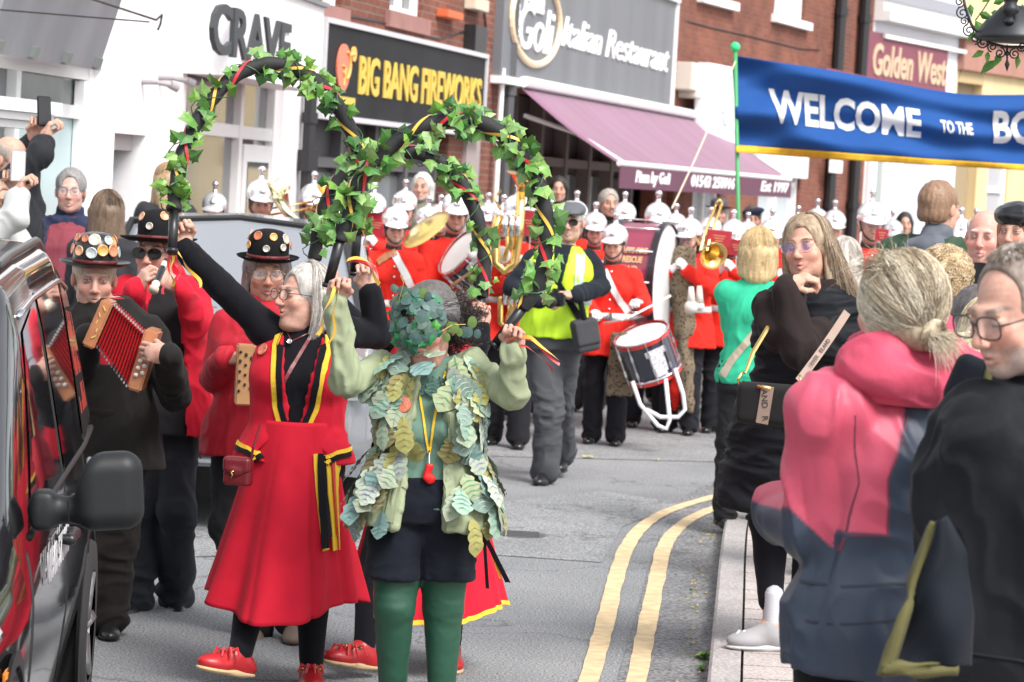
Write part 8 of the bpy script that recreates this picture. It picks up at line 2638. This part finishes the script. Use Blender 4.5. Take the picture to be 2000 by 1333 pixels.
k_.bottom(BLKC, e=.008, r=(.12, .075, .05), name='leggings', wr=.002, calf=True)
k_.shoes(BLACKL)
def colf(V):
    pink, navy = A3(.50, .070, .12), A3(.030, .042, .068)
    lc = lambda x_, y_: k_.loc(x_, y_)
    xz = np.array([lc(1686, 1026), lc(1682, 920), lc(1738, 780)])
    xl = np.interp(V[:, 2], xz[:, 2], xz[:, 0])
    q0, q1 = lc(1500, 965), lc(1600, 1062)
    zl = q0[2] + (q1[2] - q0[2]) * (V[:, 0] - q0[0]) / (q1[0] - q0[0])
    m = np.where(V[:, 0] > lc(1602, 950)[0], V[:, 2] - zl, np.minimum(V[:, 0] - xl, V[:, 2] - xz[0, 2]))
    m = np.maximum(m, V[:, 2] - xz[2, 2]); m = np.maximum(m, np.minimum(lc(1850, 900)[0] - V[:, 0], V[:, 2] - 1.1))
    m = np.clip(.5 + m / .008, 0, 1)[:, None]
    return pink * m + navy * (1 - m)
k_.top(mat('waterproof', rough=.5, vc=True, bump=.0006, bs=70, spec=.4, var=.04, vs=10), e=.030, hem=.80, name='jacket', wr=.014, sc=6.5, flare=.0, colf=colf, vox=.006, collar=0, an=(1, 1, .6), ar0=(.073, .060, .042))
SEAMN = mat('seam_navy', (.015, .02, .035), .7)
for y_, x0, x1 in ((1120, 1545, 1850), (1188, 1540, 1850)):
    q0, q1, q2 = k_.loc(x0, y_ + 8), k_.loc((x0 + x1) / 2, y_), k_.loc(x1, y_ + 6)
    k_.strip('jacket', [(q0[0], q0[2]), (q1[0], q1[2]), (q2[0], q2[2])], .006, SEAMN, 'jacket_seam', off=.0015, side=1)
for a_, b_ in (((1740, 800), (1683, 920)), ((1683, 920), (1687, 1030)), ((1625, 800), (1632, 930)), ((1632, 930), (1600, 1060)), ((1600, 1030), (1686, 1028))):
    q0, q1 = k_.loc(*a_), k_.loc(*b_); k_.strip('jacket', [(q0[0], q0[2]), (q1[0], q1[2])], .003, mat('seam_plum', (.16, .025, .05), .7), 'jacket_seam', off=.001, side=1)
# hood lying on the shoulders
S = SDF(); J = k_.J; n0 = J['neck']
S.ell(n0 + A3(0, .075, -.03), A3(.185, .10, .065), k=.05); S.ell(n0 + A3(.10, .05, .02), A3(.085, .08, .06), rotm(0, 25, 0), k=.05); S.ell(n0 + A3(-.11, .05, .01), A3(.10, .08, .055), rotm(0, -25, 0), k=.05)
S.cap(n0 + A3(.07, -.02, .0), n0 + A3(.03, .03, .06), .075, .06, k=.03); S.cap(n0 + A3(-.07, -.02, .0), n0 + A3(-.03, .04, .075), .075, .055, k=.03)
S.ell(n0 + A3(0, -.02, .10), A3(.066, .075, .10), k=.02, sub=True)
garment('hood', S, cloth('pink_shell', (.50, .070, .12), .5, bs=60), k_.root, .006, .015, 10, 5, sm=1)
S = SDF(); S.cap(n0 + A3(.01, -.01, .0), n0 + A3(.02, .0, .055), .068, .068, k=.01); S.ell(n0 + A3(.0, -.01, .12), A3(.06, .06, .06), k=.02, sub=True); V, F = S.mesh(.006); mk('collar_lining', V, F, cloth('lining_coral', (.70, .22, .12)), k_.root)
hair_cap(k_, (.36, .29, .20), 'up', vol=1.3, noise=.003, extra=lambda S: (S.ell(k_.hp(.088, -.02, -.035), A3(.04, .060, .062) * k_.hs, k_.H, k=.01, sub=True), S.ell(k_.hp(0, .10, -.055), A3(.048, .036, .04) * k_.hs, k_.H, k=.02), S.ell(k_.hp(0, .06, -.03), A3(.072, .06, .05) * k_.hs, k_.H, k=.03)))
HC_ = [(.20, .15, .10), (.32, .25, .17), (.46, .38, .26), (.56, .47, .34), (.64, .56, .42), (.72, .65, .52)]
def path(r_, k):
    a = r_.uniform(-math.pi, math.pi)
    if abs(a) < .2: return None
    th0 = r_.uniform(.05, 1.75)
    if abs(a) > 2.4: th0 = min(th0, 1.5)
    if a > .9 and a < 2.1 and th0 > 1.1: return None
    s0 = np.array([math.sin(a) * math.sin(th0) * .094, .018 - math.cos(a) * math.sin(th0) * .112, .035 + math.cos(th0) * .112])
    if s0[2] < -.04 and s0[1] < .02: return None
    e0 = np.array([r_.normal(0, .018), .128 + r_.normal(0, .006), -.045 + r_.normal(0, .014)])
    t = np.linspace(0, 1, k)[:, None]
    q = s0 * (1 - t) + e0 * t
    c0 = np.array([0, .022, .03]); dd = q - c0
    el = np.sqrt(((dd / np.array([.096, .114, .112])) ** 2).sum(1))[:, None]
    puff = 1.02 + .03 * np.sin(a * 11) + r_.uniform(0, .05)
    q = c0 + dd / el * (puff + .02 * np.sin(t * 5 + a * 7)) * np.where(t > .85, .98, 1)
    q += np.sin(t * 12 + a * 20) * .0022
    return np.array([k_.hp(*x) for x in q])
hair_strands(k_, k_.root, 9000, path, HC_, r=.0007, k=18, seed=21)
def path(r_, k):      # the twist of the bun
    ph = r_.uniform(0, 6.28); rad = r_.uniform(.008, .042); tl = r_.normal(0, .35)
    t = np.linspace(0, 1, k)
    an = ph + t * r_.uniform(2.5, 5)
    x = np.cos(an) * rad * (1 - .3 * t) + .004 * np.sin(t * 9); z = np.sin(an) * rad * .92 - .052
    y = .125 + .030 * np.sqrt(np.clip(1 - (rad / .048) ** 2, 0, 1)) + .006 * np.sin(t * 7 + ph)
    q = np.stack([x, y + 0 * t, z + tl * .004], 1)
    return np.array([k_.hp(*v) for v in q])
hair_strands(k_, k_.root, 1800, path, HC_, r=.0008, k=18, seed=22, name='hair_bun')
def path(r_, k):      # flyaway wisps blown to the left
    s_ = r_.random()
    if s_ < .6:
        a = r_.uniform(-1.2, 1.2); b0 = np.array([math.sin(a) * .085, -.07 * math.cos(a) + r_.uniform(0, .08), .122 - .03 * abs(a) + r_.uniform(-.01, .012)]); dr = np.array([r_.uniform(-.2, 1.2), r_.uniform(-.3, .5), r_.uniform(-.1, .7)])
    else:
        b0 = np.array([r_.uniform(-.03, .03), .14, -.05]); dr = np.array([r_.uniform(-1, .2), .5, r_.uniform(-.6, .3)])
    L_ = r_.uniform(.02, .12) * r_.uniform(.4, 1); t = np.linspace(0, 1, k)[:, None]
    q = b0 + nrm(dr) * t * L_ + np.array([.3, 0, -.6]) * (t ** 2) * L_ * r_.uniform(.2, .9)
    return np.array([k_.hp(*v) for v in q])
hair_strands(k_, k_.root, 1100, path, HC_, r=.0006, k=10, seed=23, name='hair_wisps', taper=.1)

# man in glasses at the right edge
mn = Person('man in dark jacket and glasses looking down, close by the right edge', 2010, 1000, 5.7, top=(1995, 512), g=.1, near=2, w=1.15, dp=1.1, skin=(.60, .36, .28), yaw=R(-28), head_yaw=-28, head_pitch=16, hs=1.04, age=1.2,
            px_pose=dict(head=(1985, 612, -.02), neck=(2020, 735, .05), pel=(2020, 1230), shR=(1925, 850, .0), elR=(1870, 1000, .05), wrR=(1900, 1130, .12), shL=(2150, 850, .1)))
mn.body(lips=(.52, .24, .2), closed=True, brow=(.20, .15, .12), beard=((.27, .25, .24), .85), mouth=.0015)
mn.bottom(cloth('blue_jeans', (.04, .06, .14)), e=.012, name='jeans', wr=.01); mn.shoes(BLACKL)
mn.top(cloth('black_jacket', (.010, .011, .014), .75, bs=40, sheen=.05), e=.034, hem=.86, name='jacket', wr=.016, sc=6, vox=.0065, collar=.02, ar0=(.072, .07, .052))
mn.ring('jacket', .90, .09, cloth('rib_black', (.016, .017, .02), .9), 'hem_band', off=.004, n=90)
glasses(mn, (.03, .03, .035), r=.028, thick=.0022, gap=.036, round_=.65)
hair_cap(mn, (.22, .17, .14), 'short', vol=.3, noise=.002, extra=lambda S: (S.ell(mn.hp(0, -.12, .05), A3(.10, .10, .082) * mn.hs, mn.H, k=.012, sub=True), S.box(mn.hp(0, -.03, -.10), A3(.2, .09, .09), mn.H, rd=.01, k=.01, sub=True)))
def path(r_, k):
    a = r_.uniform(-2.9, 2.9); th = r_.uniform(.0, 1.65)
    if abs(a) < 1.3 and th > .5: return None
    if abs(a) < 2.2 and th > 1.25: return None
    f = lambda t_: np.array([math.sin(a) * math.sin(t_) * .087, .02 - math.cos(a) * math.sin(t_) * .107, .032 + math.cos(t_) * .103])
    L_ = r_.uniform(.12, .25); t = np.linspace(0, 1, k)
    return np.array([mn.hp(*(f(th + L_ * u) * (1.0 + .03 * u * r_.uniform(.5, 1)))) for u in t])
hair_strands(mn, mn.root, 3000, path, [(.34, .29, .25), (.24, .19, .15), (.46, .42, .38), (.17, .13, .10)], r=.0009, k=7, seed=31)
# the waxed jacket carried over his arm
WAX = cloth('wax_navy', (.008, .011, .016), .85, spec=.15); OLV = cloth('wax_olive', (.12, .11, .045), .7, bs=40)
a = P(1880, 1190, 5.35)
wj = empty('waxed_jacket', a, 0, 'dark waxed jacket with olive lining edge hanging over the man\'s arm', 'jacket')
pp = lambda x, y, dd=5.35: np.array(P(x, y, dd) - a)
def hang(name, Le, Re, m_, dd, nu=30, nv=44, wv=.03, bulge=.05, th=.006, par=None):
    t = np.linspace(0, 1, nv + 1); V = []
    f1 = lambda E: np.stack([np.interp(t, np.linspace(0, 1, len(E)), [e[i] for e in E]) for i in (0, 1)], 1)
    l_, r_ = f1(Le), f1(Re)
    for j in range(nv + 1):
        for i in range(nu + 1):
            u = i / nu; q = l_[j] * (1 - u) + r_[j] * u
            dz = dd - bulge * math.sin(u * math.pi) + wv * .45 * math.sin(u * 9 + 3 * math.sin(t[j] * 3.3 + u * 2)) * (.4 + t[j]) + wv * .5 * math.sin(t[j] * 8 + u * 7 + math.sin(u * 5))
            V.append(pp(q[0], q[1], dz))
    F = np.array([(j * (nu + 1) + i, j * (nu + 1) + i + 1, (j + 1) * (nu + 1) + i + 1, (j + 1) * (nu + 1) + i) for j in range(nv) for i in range(nu)], np.int32)
    o = mk(name, V, F, m_, par or wj); md = o.modifiers.new('thick', 'SOLIDIFY'); md.thickness = th
    return o
hang('jacket_body', [(1830, 1022), (1802, 1100), (1768, 1200), (1736, 1300)], [(1845, 1010), (1885, 1080), (1897, 1200), (1893, 1300)], WAX, 5.36)
hang('lining_edge', [(1826, 1020), (1795, 1100), (1758, 1200), (1722, 1322)], [(1834, 1025), (1804, 1103), (1768, 1203), (1737, 1304)], OLV, 5.335, nu=4, wv=.010, bulge=.004, th=.012)
hang('lining_hem', [(1724, 1300), (1722, 1323)], [(1872, 1282), (1866, 1312)], OLV, 5.33, nu=20, nv=4, wv=.006, bulge=.01, th=.012)
a = P(1915, 735, 6.0)
col_ = empty('coat_collar', a, 0, 'navy and olive corduroy collar showing between pink hood and bearded chin', 'coat')
S = SDF(); S.box((-.01, 0, -.02), (.055, .03, .055), rotm(0, 20, 0), rd=.02, k=.02); garment('collar_cloth', S, WAX, col_, .005, .006, 12, 3); S = SDF(); S.box((.028, -.02, .0), (.026, .02, .04), rotm(0, 12, 0), rd=.01, k=.01); cc_ = garment('corduroy', S, OLV, col_, .004, .003, 20, 3)[0]
mb = MB(); mb.lathe([(.001, 0), (.009, 0), (.009, .003), (.001, .004)], 14, (.03, -.042, .01), Matrix.Rotation(R(90), 3, 'X')); mb.build('press_stud', mat('stud', (.2, .22, .18), .35, metal=.8), col_)

# people between the two, farther along the pavement
p = simple('tall man in dark green waxed coat with hood, seen from behind', 1838, 358, 15., None, (.22, .13, .08), 'short', H=1.9, yaw=150, near=2, w=1.35, hs=1.08, head_yaw=-15, legs=True, vol=.6)
p.top(cloth('forest_green', (.035, .065, .040), .75), e=.036, hem=.75, name='coat', wr=.016, sc=6)
S = SDF(); n0 = p.J['neck']; S.ell(n0 + A3(0, .09, -.05), A3(.13, .09, .06), k=.05); S.cap(n0 + A3(0, .0, -.03), n0 + A3(0, .01, .015), .085, .08, k=.03)
garment('hood', S, cloth('hood_slate', (.10, .11, .13), .7), p.root, .010, .016, 7, 2)
p = simple('bald elderly man in light beige jacket and checked shirt', 1928, 412, 13.3, None, (.42, .40, .38), 'balding', vol=.4, H=1.80, yaw=-22, near=2, w=1.15, age=1.2, sk=(.66, .36, .30), hs=1.10, body_kw=dict(lips=(.5, .25, .22), brow=(.5, .42, .38)))
p.top(cloth('check_shirt', (.20, .34, .30), .9), e=.010, hem=.9, sleeve=0, name='shirt', wr=.005, collar=.02)
p.top(cloth('beige_jacket', (.36, .33, .26), .8), e=.034, hem=.84, name='jacket', wr=.014, sc=7, opening=(.05, .07, 1.15, 1.5), collar=.02)
p = simple('woman with curly blond hair in a denim jacket, from behind', 1848, 492, 11.2, cloth('denim_blue', (.10, .22, .36), .85), (.50, .37, .21), 'curly', H=1.66, yaw=170, near=2, vol=1.2, fem=True, hs=1.08)
def path(r_, k, p=p):
    dv = nrm(r_.normal(0, 1, 3)); 
    if dv[1] < -.35: return None
    b = dv * np.array([.09, .105, .10]) + np.array([0, .025, .03 - .03 * (dv[2] < 0)]); ph = r_.uniform(0, 6.28); t = np.linspace(0, 1, k)[:, None]; u = nrm(np.cross(dv, r_.normal(0, 1, 3))); v = np.cross(dv, u)
    q = b + dv * (.012 + .014 * t) + u * t * .03 + (np.cos(t * 9 + ph) * u + np.sin(t * 9 + ph) * v) * .011
    return np.array([p.hp(*x) for x in q])
hair_strands(p, p.root, 1700, path, [(.62, .47, .28), (.45, .32, .18), (.74, .60, .42)], r=.0016, k=12, seed=5)
p = simple('person with short dark grey hair in front of the denim jacket', 1912, 552, 9.3, cloth('navy_top', (.02, .03, .05)), (.09, .08, .08), 'short', H=1.58, yaw=165, near=2, vol=1.6, hs=1.05)
woman_back('blonde woman half hidden behind the bearded man\'s glasses', 1935, 600, 8.2, CHAR, [(.66, .55, .36), (.52, .42, .27), (.78, .70, .52)], 'bob', (.5, .4, .26), H=1.58, near=2, ln=.16, seed=11, n=1500)
woman_back('fair-haired child with wispy hair just above the pink hood', 1886, 662, 7.5, cloth('pale_blue_top', (.25, .32, .45)), [(.66, .55, .36), (.50, .40, .24), (.80, .72, .54)], 'bob', (.5, .4, .26), H=1.45, near=2, ln=.14, seed=12, n=1800, r=.0012)
woman_back('grey-haired onlooker half hidden behind the bespectacled woman', 1650, 460, 13.6, cloth('cream_top', (.5, .45, .36)), [(.62, .58, .54), (.5, .45, .4)], 'bob', (.52, .48, .43), H=1.66, near=1, ln=.12, seed=13, n=900)
p = simple('ginger-haired person in glossy black cap cut by the right edge', 1990, 402, 12.6, CHAR, (.34, .12, .05), 'bob', H=1.74, yaw=-30, near=2)
S = SDF(); S.ell((0, .02, .075), (.105, .125, .07), k=.02); S.box((0, 0, -.04), (.2, .2, .06), k=.01, sub=True); V, F = S.mesh(.009); V = V + vnormals(V, F) * (.006 * folds(V, 12, 3))[:, None]; o = mk('cap', V, F, mat('patent_black', (.012, .012, .014), .2), p.root); o.matrix_local = head_matrix(p, (0, 0, .0))

# ------------------------------------------------------------ welcome banner
BANW = P(1437, 200, 25.2)
bn = empty('welcome_banner', P(1437, 290, 25.2), 0, 'long blue WELCOME TO THE banner with gold lower edge', 'banner')
o_ = bn.location.copy()
def bpt(u, v):
    """u along 0..1 from the left pole, v 0 top .. 1 bottom; the cloth sags and waves"""
    TL, BL = P(1433, 108, 25.2), P(1437, 292, 25.2)
    x = u * 4.1
    top = TL.z - .215 * min(u * 1.9, 1) ** .8 * (1 - .1 * u) + .02 * math.sin(u * 9) + .10 * max(0, u - .55)
    bot = BL.z - .02 * math.sin(min(u * 2.2, 1) * math.pi / 2) - .0 * u + .10 * max(0, u - .8)
    z = top + (bot - top) * v
    y = .0 + .045 * math.sin(u * 14 + v * 5 + 1.5 * math.sin(u * 4)) + .05 * math.sin(v * 3.1) + .02 * math.sin(u * 33 - v * 9) * v
    # drawn folds running from the top corner
    y += .10 * math.sin((v * 9 - u * 12)) * max(0, 1 - u * 1.6) + .035 * math.sin(v * 17 + u * 5 + math.sin(u * 7) * 2)
    return Vector((TL.x + (BL.x - TL.x) * v + x, TL.y + x * .12 + y, z)) - o_
def sheet_uv(u0, u1, v0, v1, nu, nv, m, name, off=0., parent=None):
    V = []
    for i in range(nu + 1):
        for j in range(nv + 1):
            V.append(bpt(u0 + (u1 - u0) * i / nu, v0 + (v1 - v0) * j / nv) + Vector((0, -off, 0)))
    F = [(i * (nv + 1) + j, i * (nv + 1) + j + 1, (i + 1) * (nv + 1) + j + 1, (i + 1) * (nv + 1) + j) for i in range(nu) for j in range(nv)]
    o = mk(name, V, F, m, parent or bn); md = o.modifiers.new('thick', 'SOLIDIFY'); md.thickness = .004; md.offset = -1
    return o
bc = sheet_uv(0, 1, 0, .955, 160, 34, cloth('banner_blue', (.014, .066, .235), .75, var=.03), 'banner_cloth')
sheet_uv(0, 1, .950, 1.03, 160, 3, cloth('gold_fringe', (.62, .36, .03), .8, var=.2, bs=90, bump=.003), 'gold_fringe', off=.008)
def banner_text(t, pa, pb, h, ext=.0):
    u = lambda px: (P(px, 200, 25.4).x - P(1433, 108, 25.2).x) / 4.1
    V, F = text_mesh(t, 1., 0., .035)
    bm = bmesh.new(); vs = [bm.verts.new(v) for v in V]
    for f2_ in F:
        try: bm.faces.new([vs[i] for i in f2_])
        except ValueError: pass
    bmesh.ops.triangulate(bm, faces=bm.faces[:])
    for _ in range(6):
        es = [e for e in bm.edges if e.calc_length() > .09]
        if not es: break
        bmesh.ops.subdivide_edges(bm, edges=es, cuts=1); bmesh.ops.triangulate(bm, faces=bm.faces[:])
    bm.verts.index_update()
    xs = [v.co.x for v in bm.verts]; ys_ = [v.co.y for v in bm.verts]; x0, x1, y0, y1 = min(xs), max(xs), min(ys_), max(ys_)
    V = [bpt(u(pa) + (u(pb) - u(pa)) * (v.co.x - x0) / (x1 - x0), h[1] + (h[0] - h[1]) * (v.co.y - y0) / (y1 - y0)) + Vector((0, -.011, 0)) for v in bm.verts]
    F = [[v.index for v in f2_.verts] for f2_ in bm.faces]; bm.free()
    mk('lettering', V, F, mat('banner_letter', (.60, .62, .63), .6), bc, smooth=True)
banner_text('WELCOME', 1494, 1795, (.29, .68)); banner_text('TO THE', 1833, 1898, (.40, .58)); banner_text('BO', 1940, 2030, (.22, .68))
GRN = mat('green_pole', (.05, .30, .10), .5)
A_, B_ = P(1436, 96, 25.2), P(1443, 480, 25.2)
pl = empty('banner_pole', P(1443, 480, 25.2), 0, 'green banner pole topped with a bright green ball', 'pole')
dd = (A_ - B_); mb = MB(); mb.tube([-dd * 1.2, dd], .019, 10); mb.build('pole_shaft', GRN, pl, smooth=True); mb = MB(); mb.ball(dd * 1.01, .045, 16); mb.build('pole_ball', mat('green_ball', (.03, .62, .22), .3), pl, smooth=True)
A_, B_ = P(1437, 118, 25.2), P(1312, 408, 23.5)
o = empty('guy_rope', B_, 0, 'pale rope running down left from the banner pole', 'rope'); mb = MB(); mb.tube([Vector((0, 0, 0)) + (A_ - B_) * t + Vector((0, 0, -.05 * math.sin(t * math.pi))) for t in np.linspace(0, 1, 9)], .008, 6); mb.build('rope_strand', mat('rope', (.52, .46, .36), .8), o)

# ------------------------------------------------------------ ornate bracket lamp at the top right
LD = 11.5
lc = P(1985, 20, LD)
lp = empty('hanging_lamp', lc, 0, 'black wrought iron hanging lamp with scrollwork at the top right corner', 'lamp')
lr = lambda x, y, dd=0.: P(x, y, LD + dd) - lc
IR = mat('wrought_iron', (.012, .014, .018), .45)
c = lr(1978, 60); Rr = .155
mb = MB(); mb.lathe([(.001, .085), (.05, .10), (.075, .075), (.12, .03), (Rr, -.02), (Rr + .005, -.035), (Rr - .01, -.045), (.10, -.05), (.001, -.052)], 36, c); mb.build('lamp_dome', IR, lp, smooth=True)
mb = MB(); c = lr(1973, 22, -.12); mb.lathe([(.001, -.055), (.018, -.052), (.022, -.04), (.014, -.03), (.02, -.018), (.036, -.004), (.036, .015), (.025, .03), (.03, .045), (.045, .07), (.02, .10), (.001, .11)], 20, c); mb.build('finial', IR, lp, smooth=True)
mb = MB()
ctr = (2000, -60); 
arc = [(1880, -10), (1887, 20), (1897, 48), (1912, 68), (1935, 85), (1965, 92), (2000, 92), (2060, 90)]
mb.tube([lr(*q) for q in arc], .006, 8); mb.build('ring_arm', IR, lp, smooth=True)
def scroll(cx_, cy_, r_, turns=1.6, a0=0., sg_=1, rad=.0034, nm='scroll'):
    mb = MB(); pts = []
    for i in range(40):
        t = i / 39; a = a0 + sg_ * turns * 2 * math.pi * t; q = r_ * (1 - .82 * t)
        pts.append(lr(cx_ + q * math.cos(a), cy_ - q * math.sin(a)))
    mb.tube(pts, rad, 6); return mb.build(nm, IR, lp, smooth=True)
for k, (x_, y_, r_, a0, sg_) in enumerate(((1874, 4, 11, 4.5, 1), (1880, 26, 13, 1.6, 1), (1883, 42, 9, 5., 1), (1893, 60, 13, 1.8, 1), (1905, 76, 11, 4.6, 1), (1920, 84, 12, 2.4, 1), (1938, 92, 10, 4.6, -1), (1953, 104, 11, 1.5, -1), (1982, 106, 11, 1.5, 1), (1996, 92, 10, 3., 1))):
    scroll(x_, y_, r_, a0=a0, sg_=sg_)
mb = MB(); mb.tube([lr(1967, 88), lr(1967, 118), lr(1967, 126), lr(1967, 133), lr(1967, 140)], [.004, .004, .011, .006, .001], 8); mb.ball(lr(1967, 105), .011, 10); mb.build('drop_finial', IR, lp, smooth=True)
mb = MB(); mb.tube([lr(1975, 0, -.1), lr(1978, -120, 0)], .018, 8); mb.tube([lr(1978, -120), lr(2400, -140)], .02, 8); mb.build('bracket_arm', IR, lp, smooth=True)
pt_ = empty('climbing_plant', lr(1930, 30) + lc, 0, 'green leaves hanging round the iron lamp', 'plant')
V, F, C = [], [], []
rg = random.Random(8)
for (x_, y_, s_, an) in ((1905, 40, .075, -1.0), (1912, 25, .065, -.4), (1925, 45, .07, -1.8), (1895, 8, .05, -1.4), (1918, 5, .06, .8), (1940, 8, .06, .5), (1935, 25, .045, 0), (1942, 118, .075, -2.3), (1955, 105, .06, -2.0), (1930, 100, .05, -1.6), (1990, 110, .05, -1.7), (1996, 8, .05, -1.2), (1905, 62, .05, -2.2), (1960, 0, .05, .2), (1922, 100, .055, -2.6)):
    o3 = lr(x_, y_, .05) - (lr(1930, 30)); t = Vector((math.cos(an), 0, math.sin(an))); n3 = Vector((rg.uniform(-.4, .4), -1, rg.uniform(-.2, .6))); n3 = (n3 - t * n3.dot(t)).normalized(); sd = t.cross(n3)
    k = len(V); V += [o3, o3 + t * s_ * .35 + sd * s_ * .27 - n3 * s_ * .05, o3 + t * s_ * .7 + sd * s_ * .18, o3 + t * s_ * 1.1, o3 + t * s_ * .7 - sd * s_ * .18, o3 + t * s_ * .35 - sd * s_ * .27 - n3 * s_ * .05, o3 + t * s_ * .5 + n3 * s_ * .06]
    col = rg.choice([(.10, .26, .04), (.06, .18, .03), (.14, .32, .06)])
    for j in range(6): F.append((k + j, k + (j + 1) % 6, k + 6)); C.append(col)
mk('plant_leaves', V, F, LEAFM, pt_, smooth=False, fcol=C)
mb = MB(); mb.tube([lr(1905, 40) - lr(1930, 30), lr(1920, 20) - lr(1930, 30), lr(1945, -20) - lr(1930, 30)], .003, 5); mb.build('plant_stem', LEAFM if False else mat('stem_brown', (.12, .10, .04), .7), pt_)
